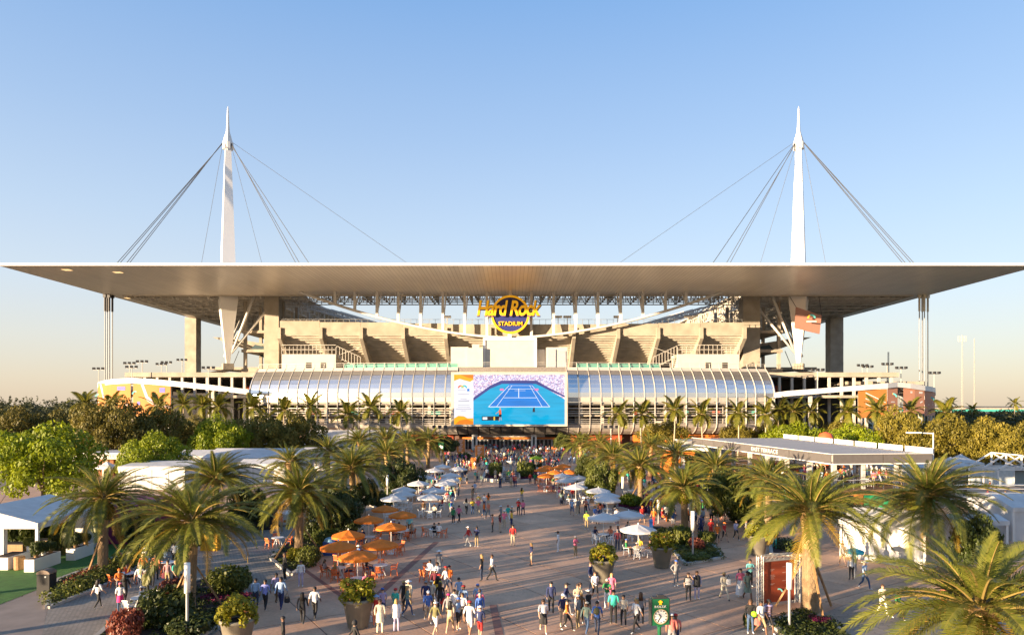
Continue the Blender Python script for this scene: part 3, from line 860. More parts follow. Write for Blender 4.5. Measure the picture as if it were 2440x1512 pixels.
for y0, x0, x1, t in ((928, 1091, 1110, 1), (937.5, 1091, 1118, .8), (949, 1097, 1112, 1.2), (953.5, 1092, 1118, 2), (964, 1091, 1119, 1.2), (968.5, 1090, 1120, 1.2), (973, 1086, 1123, 1.2), (977.5, 1098, 1111, 1)):
    flat([(x0, y0), (x1, y0), (x1, y0 + t), (x0, y0 + t)], 'text_line', SG, 1)
cm_ = crowd_mat()
flat([(1128, 892), (1346, 892), (1346, 951), (1278, 911), (1195, 911), (1155, 927), (1128, 952)], 'spectators', cm_, 1)
flat([(1128, 947), (1168, 918), (1195, 906), (1278, 906), (1310, 924), (1346, 942), (1346, 946), (1308, 929), (1277, 914), (1196, 914), (1169, 925), (1128, 954)], 'court_wall', SN, 2)
flat([(1215, 913), (1268, 913), (1310, 968.5), (1164, 968.5)], 'court', SB, 2)
def ln(x0, y0, x1, y1, w=.9):
    if abs(y1 - y0) < abs(x1 - x0) * .3: q = [(x0, y0 - w / 2), (x1, y1 - w / 2), (x1, y1 + w / 2), (x0, y0 + w / 2)]
    else: q = [(x0 - w / 2, y0), (x0 + w / 2, y0), (x1 + w / 2, y1), (x1 - w / 2, y1)]
    flat(q, 'court_line', SW, 3)
for L_ in ((1164, 968.5, 1310, 968.5, 1.5), (1215, 918, 1268, 918, .7), (1164, 968.5, 1213, 918, 1.5), (1310, 968.5, 1268, 918, 1.5), (1183, 968.5, 1220, 918, 1.2), (1292, 968.5, 1262, 918, 1.2), (1200, 947, 1278, 947, 1), (1236, 925, 1236, 947, 1.6), (1210, 926, 1273, 926, .8), (1226, 930, 1252, 930, .6)): ln(*L_)
flat([(1191, 925), (1200, 925), (1200, 930), (1191, 930)], 'court_sign', em('screen_pink', (.8, .2, .5)), 4)
flat([(1274, 925), (1283, 925), (1283, 930), (1274, 930)], 'court_sign', em('screen_pink', (.8, .2, .5)), 4)
flat([(1188.5, 976.5), (1194, 975.5), (1195, 986), (1189, 987)], 'player', em('screen_red', (.8, .14, .05)), 4); flat([(1190, 971.5), (1193.5, 971.5), (1193.5, 975.5), (1190, 975.5)], 'player', em('screen_skin', (.6, .33, .22)), 5)
for q_ in ([(1189, 978), (1189.5, 980), (1181, 986), (1180, 985)], [(1189.5, 992), (1191, 992), (1190, 1003), (1188.5, 1003)], [(1193, 992), (1194.5, 992), (1195, 1001), (1193.5, 1001)]): flat(q_, 'player', MATS['screen_skin'], 4)
flat([(1188.5, 987), (1195, 986), (1195, 993), (1188.5, 993)], 'player', em('screen_black', (.02, .02, .03)), 5)
flat([(1270, 972), (1274, 970), (1275, 981), (1269, 981)], 'player', em('screen_black', (.02, .02, .03)), 4)
flat([(1148, 991), (1190, 991), (1190, 1001), (1148, 1001)], 'score_strip', em('screen_black', (.02, .02, .03)), 3)
flat([(1150, 993), (1161, 993), (1161, 999), (1150, 999)], 'score_strip', SW, 4)
flat([(1176, 992), (1179.5, 992), (1179.5, 1000.5), (1176, 1000.5)], 'score_strip', em('screen_yellow', (.9, .55, .05)), 4)
# ------------------------------------------------------------ round name sign under the canopy
SD = 217.0
sc_ = P(1216, 749, SD)
sign = thing('round_sign', 'round dark blue sign with a yellow ring and big yellow script lettering', 'sign', (sc_.x, SD, sc_.z - 6))
yel = mat('yellow_letters', (.85, .42, .01), .45, var=.04, emit=.12); nav = mat('navy_disc', (.022, .03, .17), .45, var=.05)
def disc(r0, r1, y0, y1, m, name):
    mb = MB(); n = 48
    for k in range(n):
        a0, a1 = 2 * math.pi * k / n, 2 * math.pi * (k + 1) / n
        p = lambda r, a, y: (sc_.x + r * math.cos(a), y, sc_.z + r * math.sin(a))
        mb.quad(p(r0, a0, y0), p(r1, a0, y0), p(r1, a1, y0), p(r0, a1, y0)); mb.quad(p(r1, a0, y0), p(r1, a0, y1), p(r1, a1, y1), p(r1, a1, y0))
        mb.quad(p(r0, a0, y1), p(r0, a1, y1), p(r1, a1, y1), p(r1, a0, y1))
        if r0 > .1: mb.quad(p(r0, a0, y0), p(r0, a1, y0), p(r0, a1, y1), p(r0, a0, y1))
    return mb.build(name, m, sign)
disc(0.0, 5.5, SD, SD + .5, nav, 'disc'); disc(5.45, 6.1, SD - .3, SD + .52, yel, 'ring')
lettering(sign, 'Hard Rock', (sc_.x - .4, SD - .95, sc_.z + 1.9), 5, yel, .25, .10, .22, 0, .9, 20.2, 4.9)
lettering(sign, 'Hard Rock', (sc_.x - .25, SD - .55, sc_.z + 1.75), 5, nav, .1, .18, .22, 0, .9, 20.6, 5.3, 'lettering_backing')
lettering(sign, 'STADIUM', (sc_.x, SD - .25, sc_.z - 2.9), 2, yel, .12, .03, 0, 0, 1.0, 7.6, 1.35)
MB().bx(sc_.x - .4, sc_.x + .4, SD + .5, SD + 1.6, sc_.z - 7.5, ZC).build('hanger', white, sign)
# ------------------------------------------------------------ printed banners on the ramps and the hanging one
orange_b = mat('banner_orange', (.52, .20, .045), .75, var=.06, scale=.3, trans=.15)
salmon_b = mat('banner_salmon', (.56, .26, .16), .75, var=.06, scale=.3, trans=.1)
swoosh_m = mat('banner_swoosh', (.62, .45, .50), .75, var=.03); tealp = mat('print_teal', (.10, .40, .42), .7); bluep = mat('print_blue', (.10, .10, .42), .7); yelp = mat('print_yellow', (.75, .42, .05), .7); whitep = mat('print_white', (.75, .68, .62), .7)
def banner(pts, ytop, ybot, m, label, prints, group=None):
    w = [P(px, ytop, d) for px, d in pts]; zb = P(pts[0][0], ybot, pts[0][1]).z
    t = thing('banner', label, 'banner', (w[0].x, w[0].y, zb), group)
    mb = MB()
    for a, b in zip(w[:-1], w[1:]):
        mb.quad((a.x, a.y, zb), (b.x, b.y, zb), b, a)
        mb.quad((a.x, a.y + .08, a.z), (b.x, b.y + .08, b.z), (b.x, b.y + .08, zb), (a.x, a.y + .08, zb))
    mb.build('fabric', m, t)
    def at(u, v):
        k = u * (len(w) - 1); i = min(int(k), len(w) - 2); p = w[i].lerp(w[i + 1], k - i)
        return Vector((p.x, p.y - .05, zb + (p.z - zb) * v))
    for pr in prints:
        if pr[0] == 'arch':
            _, u, v, r, mm = pr; c = at(u, v); logo_arc(t, c, r * .62, r, c.y - .02, mm)
        elif pr[0] == 'text':
            _, txt, u, v, wd, hh, mm = pr; lettering(t, txt, at(u, v) - Vector((0, .04, 0)), 1, mm, .01, 0, 0, 0, 1, wd, hh, 'print')
        else:
            _, uv, mm = pr; mb = MB(); mb.add([at(*q) for q in uv], [tuple(range(len(uv)))]); mb.build('print', mm, t)
    return t
sw = ('poly', [(.22, .98), (.30, .98), (.42, .62), (.62, .42), (.98, .34), (.98, .26), (.6, .32), (.38, .5)], swoosh_m)
banner([(233, 203), (236, 197.5), (247, 193.5), (263, 191), (290, 189.5), (311, 188.6)], 913, 985, orange_b, 'orange mesh banner with a pale swoosh at the outer left edge of the ramp', [sw, ('poly', [(.72, .78), (.88, .78), (.88, .9), (.72, .9)], bluep), ('arch', .13, .55, 1.0, [tealp]), ('poly', [(.1, .36), (.2, .36), (.2, .42), (.1, .42)], whitep)], 'orange banners on the ramps')
banner([(317, 188.4), (345, 187.4), (375, 186.6), (406, 185.9)], 914, 992, orange_b, 'orange mesh banner with a pale swoosh on the left ramp nearest the glass front', [sw, ('poly', [(.72, .74), (.86, .74), (.86, .88), (.72, .88)], bluep), ('arch', .07, .68, 1.0, [tealp]), ('poly', [(.12, .36), (.2, .36), (.2, .46), (.12, .46)], bluep)], 'orange banners on the ramps')
banner([(2045, 185.8), (2080, 186.6), (2114, 187.4)], 927, 995, orange_b, 'bright orange banner with thin white streaks below the right ramp', [('poly', [(.25, .9), (.95, .55), (.95, .52), (.25, .86)], whitep), ('poly', [(.25, .7), (.9, .42), (.9, .39), (.25, .66)], whitep), ('poly', [(.25, .52), (.6, .34), (.6, .3), (.25, .48)], whitep)], 'orange banners on the ramps')
banner([(2116, 187.6), (2139, 189.4)], 923, 991, salmon_b, 'narrow salmon banner with a teal arch beside the bright orange ramp banner', [('arch', .5, .66, 1.2, [yelp, tealp]), ('poly', [(.3, .48), (.7, .48), (.7, .52), (.3, .52)], whitep)], 'orange banners on the ramps')
banner([(2153, 190.4), (2180, 191.8), (2203, 193.5)], 924, 985, salmon_b, 'rust banner with a line of white lettering on the far right ramp', [('poly', [(.3, .80), (.9, .78), (.9, .86), (.3, .88)], whitep), ('poly', [(.1, .2), (.9, .5), (.9, .45), (.1, .12)], whitep)], 'orange banners on the ramps')
banner([(2204, 193.6), (2221, 197.5), (2228, 203)], 930, 990, salmon_b, 'salmon banner with a teal arch at the outermost right edge of the ramp', [('arch', .4, .6, 1.1, [yelp, tealp]), ('poly', [(.25, .42), (.6, .42), (.6, .46), (.25, .46)], whitep)], 'orange banners on the ramps')
hb = thing('banner', 'salmon pink banner with a small arch emblem hanging before the right mast', 'banner', P(1925, 795, 222))
q = [P(1897, 731, 221), P(1958, 751, 224), P(1953, 795, 224), P(1893, 781, 221)]
mb = MB(); mb.quad(q[3], q[2], q[1], q[0]); bk = [v + Vector((.1, .5, 0)) for v in q]; mb.quad(*bk); mb.quad(q[0], q[1], bk[1], bk[0]); mb.build('fabric', mat('banner_pink', (.55, .27, .20), .7, var=.05), hb)
c = (q[0] + q[1] + q[2] + q[3]) / 4 + Vector((.6, -.3, .8)); logo_arc(hb, c, .8, 1.4, c.y - .9, [yelp, tealp, tealp])
mb = MB(); mb.bx(c.x - 1.6, c.x + 1.6, c.y - .95, c.y - .9, c.z - 1.3, c.z - .9); mb.build('print', whitep, hb)
MB().tube(q[0], (q[0].x, 226, ZC - .5), .08).tube(q[1], (q[1].x, 226, ZC - .5), .08).build('hanger', cable_m, hb)
# ------------------------------------------------------------ vegetation: meshes shared between copies
def leafmat(name, c1, c2, trans=.35, scale=.6, rough=.55, objvar=.15):
    m = bpy.data.materials.new(name); m.use_nodes = True; nt = m.node_tree; N = nt.nodes; L = nt.links; b = N['Principled BSDF']
    b.inputs['Roughness'].default_value = rough; b.inputs['Specular IOR Level'].default_value = .35
    ge = N.new('ShaderNodeNewGeometry'); nz = N.new('ShaderNodeTexNoise'); nz.inputs['Scale'].default_value = scale; nz.inputs['Detail'].default_value = 5
    L.new(ge.outputs['Position'], nz.inputs['Vector'])
    wn_ = N.new('ShaderNodeTexWhiteNoise'); L.new(ge.outputs['Random Per Island'], wn_.inputs['Vector']) if False else None
    ad = N.new('ShaderNodeMath'); ad.operation = 'ADD'
    mr = N.new('ShaderNodeMapRange'); mr.inputs[1].default_value = .3; mr.inputs[2].default_value = .7; mr.inputs[3].default_value = 0; mr.inputs[4].default_value = .7
    L.new(nz.outputs[0], mr.inputs[0])
    ml_ = N.new('ShaderNodeMath'); ml_.operation = 'MULTIPLY'; ml_.inputs[1].default_value = .4; L.new(ge.outputs['Random Per Island'], ml_.inputs[0])
    L.new(mr.outputs[0], ad.inputs[0]); L.new(ml_.outputs[0], ad.inputs[1])
    mx = N.new('ShaderNodeMix'); mx.data_type = 'RGBA'; mx.inputs[6].default_value = (*c1, 1); mx.inputs[7].default_value = (*c2, 1)
    L.new(ad.outputs[0], mx.inputs[0])
    oi = N.new('ShaderNodeObjectInfo'); m2 = N.new('ShaderNodeMapRange'); m2.inputs[3].default_value = 1 - objvar; m2.inputs[4].default_value = 1 + objvar
    L.new(oi.outputs['Random'], m2.inputs[0])
    vm = N.new('ShaderNodeVectorMath'); vm.operation = 'SCALE'; L.new(mx.outputs[2], vm.inputs[0]); L.new(m2.outputs[0], vm.inputs['Scale'])
    L.new(vm.outputs[0], b.inputs['Base Color'])
    tr = N.new('ShaderNodeBsdfTranslucent'); L.new(vm.outputs[0], tr.inputs[0])
    ms = N.new('ShaderNodeMixShader'); ms.inputs[0].default_value = trans
    L.new(b.outputs[0], ms.inputs[1]); L.new(tr.outputs[0], ms.inputs[2]); L.new(ms.outputs[0], N['Material Output'].inputs[0])
    MATS[name] = m; return m
frond_m = leafmat('date_palm_leaf', (.065, .095, .014), (.25, .245, .038), .38, .8, .45, .22)
frond_dry = leafmat('old_palm_leaf', (.22, .14, .015), (.36, .22, .02), .35, .8, .55, .2)
coco_m = leafmat('coconut_leaf', (.06, .08, .010), (.22, .20, .025), .3, .8, .45, .2)
rachis_m = mat('palm_rib', (.24, .17, .05), .6, var=.15)
brown_l = leafmat('olive_brown_leaf', (.075, .072, .011), (.215, .175, .028), .3, .5, .6, .22)
ochre_l = leafmat('ochre_leaf', (.095, .09, .012), (.25, .20, .024), .35, .5, .6, .18)
green_l = leafmat('bright_green_leaf', (.075, .125, .006), (.30, .34, .010), .35, .5, .5, .12)
deep_l = leafmat('deep_green_leaf', (.024, .042, .009), (.075, .09, .016), .25, .6, .5, .2)
mid_l = leafmat('mid_green_leaf', (.055, .08, .012), (.145, .155, .024), .3, .6, .5, .2)
yel_l = leafmat('yellow_green_leaf', (.13, .15, .01), (.36, .32, .02), .35, 2., .5, .15)
red_l = leafmat('crimson_leaf', (.10, .02, .02), (.34, .10, .05), .3, 2., .5, .15)
mag_l = leafmat('magenta_flower', (.05, .006, .022), (.20, .012, .075), .3, 2., .6, .2)
far_l = leafmat('distant_leaf', (.030, .042, .016), (.085, .085, .03), .25, .05, .7, .1)
bark_m = mat('palm_bark', (.23, .155, .085), .9, var=.35, scale=6., bump=.5, bscale=14)
boot_m = mat('palm_boots', (.36, .23, .10), .85, var=.4, scale=5., bump=.4, bscale=10)
tree_bark = mat('tree_bark', (.20, .15, .10), .9, var=.3, scale=4.)

def frond_mesh(name, droop, nleaf, leaf, width, seed, m, lift=.35, keel=.5):
    """a feather leaf one unit long that leaves the origin along +X and bends down"""
    rnd = random.Random(seed); mb = MB(); ns = 9
    pts = []; x = z = 0.0; a = 0.0
    for k in range(ns + 1):
        pts.append(Vector((x, 0, z)))
        t = k / ns
        a = -droop * t ** 1.35
        x += math.cos(a) / ns; z += math.sin(a) / ns
    for k in range(ns):
        w0 = .012 * (1 - k / ns) + .003; w1 = .012 * (1 - (k + 1) / ns) + .003
        p, q = pts[k], pts[k + 1]
        mb.add([p + Vector((0, -w0, 0)), p + Vector((0, w0, 0)), q + Vector((0, w1, 0)), q + Vector((0, -w1, 0)), p + Vector((0, 0, -w0)), q + Vector((0, 0, -w1))], [(0, 1, 2, 3), (0, 3, 5, 4), (1, 4, 5, 2)], 1)
    for k in range(nleaf):
        t = .10 + .89 * k / (nleaf - 1); u = t * ns; i = min(int(u), ns - 1)
        p = pts[i].lerp(pts[i + 1], u - i); d = (pts[i + 1] - pts[i]).normalized(); n = Vector((-d.z, 0, d.x))
        ln_ = leaf * (math.sin(math.pi * min(1, .12 + t * .86)) ** .55) * rnd.uniform(.85, 1.1)
        for s in (-1, 1):
            fw = .75 + .5 * t
            dr = (d * fw + Vector((0, s, 0)) * 1.0 + n * (lift * rnd.uniform(.4, 1.4))).normalized()
            w = d * width
            tip = p + dr * ln_ + Vector((0, 0, -ln_ * .22 * rnd.uniform(.4, 1.5)))
            mid = p + dr * ln_ * .55
            mb.add([p - w * .5, p + w * .5, mid + w * .55, mid - w * .5, tip], [(0, 1, 2, 3), (3, 2, 4)] if s > 0 else [(3, 2, 1, 0), (4, 2, 3)], 0)
    return mb.mesh(name, [m, rachis_m])
FR = [frond_mesh('frond', dr, 60, .160, .0118, 10 + i, frond_m) for i, dr in enumerate((.45, .8, 1.1, 1.45))]
FD = [frond_mesh('frond', dr, 40, .14, .012, 30 + i, frond_dry) for i, dr in enumerate((1.0, 1.6))]
FC = [frond_mesh('frond', dr, 34, .30, .030, 50 + i, coco_m, .05) for i, dr in enumerate((.7, 1.25, 1.8))]

def trunk_mesh(r0, r1, h, boots=False, seed=1, head=True):
    rnd = random.Random(seed); mb = MB(); n = 22; rows = 46
    vs = []
    for k in range(rows + 1):
        t = k / rows; z = h * t
        r = r0 + (r1 - r0) * t + .16 * r0 * max(0, 1 - t * 9)
        if head: r *= 1 + .55 * max(0, (t - .80) / .2) ** 1.2
        for i in range(n):
            a = 2 * math.pi * (i + (k % 2) * .5) / n
            bump = (.075 if (boots and t > .5) else .028) * ((i + k // 2) % 2 * 2 - 1) * (.6 + .4 * rnd.random())
            rr = r * (1 + bump)
            vs.append((rr * math.cos(a), rr * math.sin(a), z))
    fs = [(k*n + i, k*n + (i+1) % n, (k+1)*n + (i+1) % n, (k+1)*n + i) for k in range(rows) for i in range(n)]
    fs.append(tuple(range(rows * n, rows * n + n)))
    mb.add(vs, fs)
    mb.m = [1 if (f[0] // n) > rows * .62 else 0 for f in mb.f]
    return mb.mesh('trunk', [bark_m, boot_m])

def leaf_cloud(name, blobs, nleaf, size, m, seed, hollow=.55, flat=.0, sizes=None):
    """leaf-sized quads spread through lumps (x, y, z, rx, ry, rz)"""
    rnd = random.Random(seed); mb = MB()
    wts = [max(b[3] * b[4] * b[5], 1e-4) ** .67 for b in blobs]; tot = sum(wts)
    for b, w in zip(blobs, wts):
        for _ in range(int(nleaf * w / tot)):
            u = rnd.uniform(-1, 1); a = rnd.uniform(0, 2 * math.pi); s = math.sqrt(1 - u * u)
            d = Vector((s * math.cos(a), s * math.sin(a), u)); r = (hollow ** 3 + (1 - hollow ** 3) * rnd.random()) ** (1 / 3)
            r *= rnd.uniform(.92, 1.1)
            p = Vector((b[0] + d.x * b[3] * r, b[1] + d.y * b[4] * r, b[2] + d.z * b[5] * r))
            nrm = (d * .8 + Vector((rnd.gauss(0, .5), rnd.gauss(0, .5), rnd.gauss(0, .5) + .25))).normalized()
            t = nrm.cross(Vector((rnd.gauss(0, 1), rnd.gauss(0, 1), rnd.gauss(0, 1)))).normalized(); q = nrm.cross(t)
            L_ = size * rnd.uniform(.6, 1.35); W_ = L_ * rnd.uniform(.45, .7)
            mb.add([p - t * L_, p - q * W_, p + t * L_, p + q * W_], [(0, 1, 2, 3)])
    return mb.mesh(name, m)
def blobs_tree(seed, nb=16, spread=1.0, low=.30):
    rnd = random.Random(seed); out = []
    for k in range(nb):
        a = k * 2.39996 + rnd.uniform(-.4, .4); u = 1 - 1.85 * (k + .5) / nb
        s = math.sqrt(max(0, 1 - u * u))
        r = rnd.uniform(.56, .86)
        br = rnd.uniform(.20, .36)
        out.append((r * s * math.cos(a), r * s * math.sin(a), .56 + u * .38 * rnd.uniform(.85, 1.1), br, br, br * rnd.uniform(.45, .7)))
    out.append((0, 0, .55, .45, .45, .25))
    return out
CROWN = {}
for nm, m_, lf in (('brown', brown_l, .029), ('ochre', ochre_l, .029), ('green', green_l, .029), ('deep', deep_l, .042), ('mid', mid_l, .042)):
    CROWN[nm] = [leaf_cloud('crown', blobs_tree(100 + k * 7 + len(nm), 22 if nm != 'deep' else 16), 12500 if nm in ('green', 'brown', 'ochre') else 6200, lf, m_, 5 + k) for k in range(2 if nm in ('deep', 'mid') else 3)]
def limbs_mesh(seed):
    rnd = random.Random(seed); mb = MB()
    mb.tube((0, 0, 0), (.01, 0, .24), .035, .026, 8)
    for k in range(6):
        a = k * 1.05 + rnd.uniform(-.3, .3); r = rnd.uniform(.25, .42); z = rnd.uniform(.5, .72)
        e = (r * math.cos(a), r * math.sin(a), z)
        mb.tube((.01, 0, .22), e, .02, .007, 6)
        for j in range(2):
            mb.tube(Vector((.01, 0, .22)).lerp(Vector(e), .6), (e[0] + rnd.uniform(-.2, .2), e[1] + rnd.uniform(-.2, .2), e[2] + rnd.uniform(0, .15)), .010, .004, 5)
    return mb.mesh('trunk', tree_bark)
LIMBS = [limbs_mesh(k) for k in range(2)]
def tree(name, kind, px, ptop, pbase, pw, label, group, k=0, d=None):
    base = G(px, pbase)
    h = H - (ptop - YH) * base.y / F; w = pw * base.y / F / 1.75
    t = thing(name, label, 'tree', base, group)
    inst('trunk', LIMBS[k % 2], t, (0, 0, 0), (0, 0, k * 1.3), (w * .8, w * .8, h))
    inst('crown', CROWN[kind][k % len(CROWN[kind])], t, (0, 0, 0), (0, 0, k * 2.1), (w, w, h * 1.03))
    return t
def treerow(name, kind, rows, phrase, group):
    rows = sorted(rows)
    n = len(rows)
    for k, r in enumerate(rows):
        w = phrase % ((ORD[k] + ' from the left') if n > 1 else '')
        tree(name, kind, r[0], r[1], r[2], r[3], w, group, k)
treerow('broadleaf_tree', 'brown', [(38, 986, 1118, 135), (148, 994, 1112, 125), (265, 966, 1120, 160), (386, 978, 1112, 130), (470, 1002, 1092, 95), (615, 1000, 1104, 125), (706, 996, 1100, 135), (-60, 975, 1110, 130)],
        'olive brown tree of the left tree row, %s', 'olive brown trees left of the stadium')
treerow('broadleaf_tree', 'ochre', [(1585, 1010, 1082, 110), (1760, 1013, 1086, 95), (2010, 1006, 1090, 90), (2145, 985, 1108, 115), (2212, 1030, 1104, 80), (2262, 1002, 1112, 150), (2368, 1008, 1116, 140), (2440, 1018, 1116, 130), (1840, 1012, 1084, 90)],
        'ochre broadleaf tree of the right tree row, %s', 'ochre trees right of the stadium')
for k, (a, lb) in enumerate((((100, 1030, 1205, 230), 'largest bright green tree, at the far left behind the white pavilion'), ((368, 1042, 1150, 150), 'round bright green tree beside the small grill kiosk'), ((523, 1003, 1112, 125), 'bright green tree between the brown trees left of the tents'), ((1893, 1014, 1092, 125), 'low bright green tree behind the terrace roof, left one'), ((2043, 1020, 1105, 150), 'wide bright green tree behind the terrace roof, right one'))):
    tree('broadleaf_tree', 'green', *a, lb, 'bright green trees', k)
for k, (a, kd, lb) in enumerate((((793, 1165, 1285, 120), 'deep', 'dark shaded tree behind the orange umbrellas on the left'), ((957, 1100, 1186, 90), 'deep', 'dark round tree left of the white umbrellas'), ((590, 1165, 1262, 100), 'deep', 'dark tree behind the white drinks cart'), ((870, 1150, 1226, 80), 'deep', 'dark bushy tree between two date palms on the left'), ((1727, 1126, 1248, 95), 'mid', 'rounded green tree with many pale stems, left one of the pair'), ((1778, 1150, 1246, 85), 'mid', 'rounded green tree with many pale stems, right one of the pair'), ((1432, 1110, 1196, 80), 'mid', 'green tree behind the white umbrellas on the right'), ((1395, 1090, 1165, 50), 'mid', 'small green tree near the orange umbrellas by the doors'), ((1822, 1205, 1262, 70), 'deep', 'dark low tree behind the right flower pot'), ((2330, 1240, 1370, 120), 'deep', 'dark tree beside the white tents at far right'), ((1340, 1035, 1078, 42), 'mid', 'small tree right of the stadium doors'), ((1060, 1040, 1086, 60), 'deep', 'dark tree left of the stadium doors'), ((330, 1225, 1300, 90), 'deep', 'dark tree beside the magenta wall'), ((2090, 1240, 1300, 110), 'deep', 'dark tree left of the white dome tent'), ((1660, 1085, 1160, 70), 'deep', 'dark tree in front of the orange restaurant wall'))):
    tree('small_tree', kd, *a, lb, None, k)

# ---- date palms
rndp = random.Random(3)
fern_m = leaf_cloud('fern_ball', [(0, 0, 0, 1, 1, 1)], 900, .12, mid_l, 77, .7)
fern_y = leaf_cloud('fern_ball', [(0, 0, 0, 1, 1, 1)], 900, .12, yel_l, 78, .7)
TRK = {}
def date_palm(base, zc, L_, label, group, seed, trunk_r=.33, nf=58, fern=None, braces=0, bare=False, lean=0.0):
    rnd = random.Random(seed)
    t = thing('date_palm', label, 'palm tree', base, group)
    key = (bare,)
    if key not in TRK: TRK[key] = trunk_mesh(1, .92, 1, bare, 4, True)
    inst('trunk', TRK[key], t, (0, 0, 0), (0, 0, rnd.uniform(0, 6)), (trunk_r, trunk_r, zc - .05))
    spread = 86 if bare else rnd.uniform(86, 101)
    t.rotation_euler = (R(rnd.uniform(-2.2, 2.2)), R(rnd.uniform(-2.2, 2.2)), 0)
    for k in range(nf):
        if rnd.random() < .09: continue
        u = (k + .5) / nf
        el = R(75) - R(spread) * u ** .80 + rnd.uniform(-.13, .13)
        az = k * 2.39996 + rnd.uniform(-.2, .2)
        if u > .90 and rnd.random() < .75: me = FD[rnd.randrange(2)]
        else: me = FR[min(3, int(.6 + u * 2.6 + rnd.uniform(0, .9)))]
        ln_ = L_ * (.58 + .50 * min(1, u * 2.0)) * rnd.uniform(.90, 1.08)
        inst('frond', me, t, (trunk_r * .6 * math.cos(az), trunk_r * .6 * math.sin(az), zc + .25 - .45 * u), (rnd.uniform(-.35, .35), -el, az), ln_)
    if fern is not None:
        inst('fern_ball', fern, t, (0, 0, zc - .95), (0, 0, seed), (trunk_r * 2.0, trunk_r * 2.0, .80))
    for k in range(braces):
        a = k * 2 * math.pi / braces + .5
        mb = MB(); mb.beam((trunk_r * .9 * math.cos(a), trunk_r * .9 * math.sin(a), zc * .48), (1.9 * math.cos(a), 1.9 * math.sin(a), 0), .10)
        o = bpy.data.objects.new('brace', mb.mesh('brace', wood)); col.objects.link(o); o.parent = t
    return t
def palm_at(px, pyc, pbase=None, zc=5.2, w=None, **k):
    d = H * F / (pbase - YH) if pbase else (H - zc) * F / (pyc - YH)
    z = H - (pyc - YH) * d / F
    L_ = (w * d / F / 2) if w else 4.0
    return Vector(((px - CX) * d / F, d, 0)), z, L_, k
DP_L = [(245, 1185, 1366, 268, dict(fern=fern_m, braces=3)), (450, 1238, 1455, 335, dict(fern=fern_m, braces=3)), (515, 1140, None, 225, {}), (712, 1172, None, 250, dict(fern=fern_m, braces=4)), (842, 1112, None, 195, {}), (923, 1082, None, 170, {}),
        (688, 1100, None, 150, {}), (782, 1072, None, 140, {}), (858, 1052, None, 130, {}), (918, 1046, None, 125, {}), (972, 1056, None, 125, {}), (1020, 1050, None, 118, {})]
DP_R = [(1525, 1108, 1195, 170, dict(fern=fern_y, braces=2)), (1632, 1160, 1262, 200, dict(fern=fern_y)), (1460, 1088, None, 160, {}), (1612, 1080, None, 140, {}), (1707, 1112, None, 170, {}), (1830, 1140, None, 190, {}),
        (1930, 1212, 1455, 345, dict(bare=True, braces=3, fern=None)), (2205, 1178, 1345, 330, {}), (2335, 1440, None, 560, dict(bare=True, zc=4.6)), (1385, 1058, None, 110, {}), (1425, 1062, None, 120, {}), (1548, 1062, None, 110, {})]
for side, lst in (('left', DP_L), ('right', DP_R)):
    order = sorted(range(len(lst)), key=lambda i: -(lst[i][2] or (H * F / ((H - lst[i][4].get('zc', 5.2)) * F / (lst[i][1] - YH)) + YH)))
    for rank, i in enumerate(order):
        px, pyc, pb, w, kw = lst[i]
        kw = dict(kw); zc = kw.pop('zc', 5.2)
        base, z, L_, _ = palm_at(px, pyc, pb, zc, w)
        extra = {('left', 0): 'feathery date palm in the shrub bed at lower left, nearest on the left', ('left', 1): 'feathery date palm beside the lawn and hedge, second nearest on the left',
                 ('right', 0): 'big yellow green date palm cut by the lower right corner', ('right', 1): 'date palm with rough diamond trunk beside the red directory board'}.get((side, rank),
                 'date palm %s of the walkway, %s nearest on that side' % (side, ORD[rank]))
        date_palm(base, z, L_, extra, 'date palms lining the plaza', 40 + i + (50 if side == 'right' else 0), nf=76 if rank < 5 else 54, trunk_r=.46 if kw.get('bare') else .34, **kw)
for k, (x, y, z) in enumerate(((-27, 25, 5.5), (-34, 31, 5.2), (-21, 17, 5.3), (-44, 36, 5.4), (-16, 8, 5.4))):
    date_palm(Vector((x, y, 0)), z, 3.9, 'date palm past the left edge of the picture, %s of five' % ORD[k], 'date palms beyond the left edge', 200 + k, nf=44)

# ---- coconut palms
CT = MB()
pv = None
for k in range(9):
    t = k / 8; p = Vector((.06 * math.sin(t * 2.2), .03 * t, t))
    if pv is not None: CT.tube(pv[0], p, pv[1], .022 - .009 * t, 8, 0, False)
    pv = (p, .022 - .009 * t)
CTM = CT.mesh('trunk', mat('coconut_bark', (.36, .29, .20), .85, var=.2, scale=5.), None, True)
def coconut(px, pyc, d, label, group, seed, r=2.9, nf=17):
    rnd = random.Random(seed)
    z = H - (pyc - YH) * d / F
    t = thing('coconut_palm', label, 'palm tree', ((px - CX) * d / F, d, 0), group)
    a = rnd.uniform(0, 6.28)
    inst('trunk', CTM, t, (0, 0, 0), (0, 0, a), (9, 9, z))
    tip = Vector((9 * .0485 * math.cos(a) - 9 * .03 * math.sin(a), 9 * .0485 * math.sin(a) + 9 * .03 * math.cos(a), z - .1))
    for k in range(nf):
        u = (k + .5) / nf
        el = R(78) - R(108) * u + rnd.uniform(-.12, .12); az = k * 2.39996 + rnd.uniform(-.3, .3)
        inst('frond', FC[min(2, int(u * 2.6 + rnd.random() * .6))], t, tip, (rnd.uniform(-.4, .4), -el, az), r * rnd.uniform(.85, 1.12))
    return t
CPL = [(207, 960, 165), (270, 968, 158), (368, 968, 160), (431, 964, 160), (478, 966, 158), (520, 969, 158), (609, 970, 158), (680, 977, 155), (740, 968, 155), (824, 988, 156), (886, 969, 158), (950, 982, 156)]
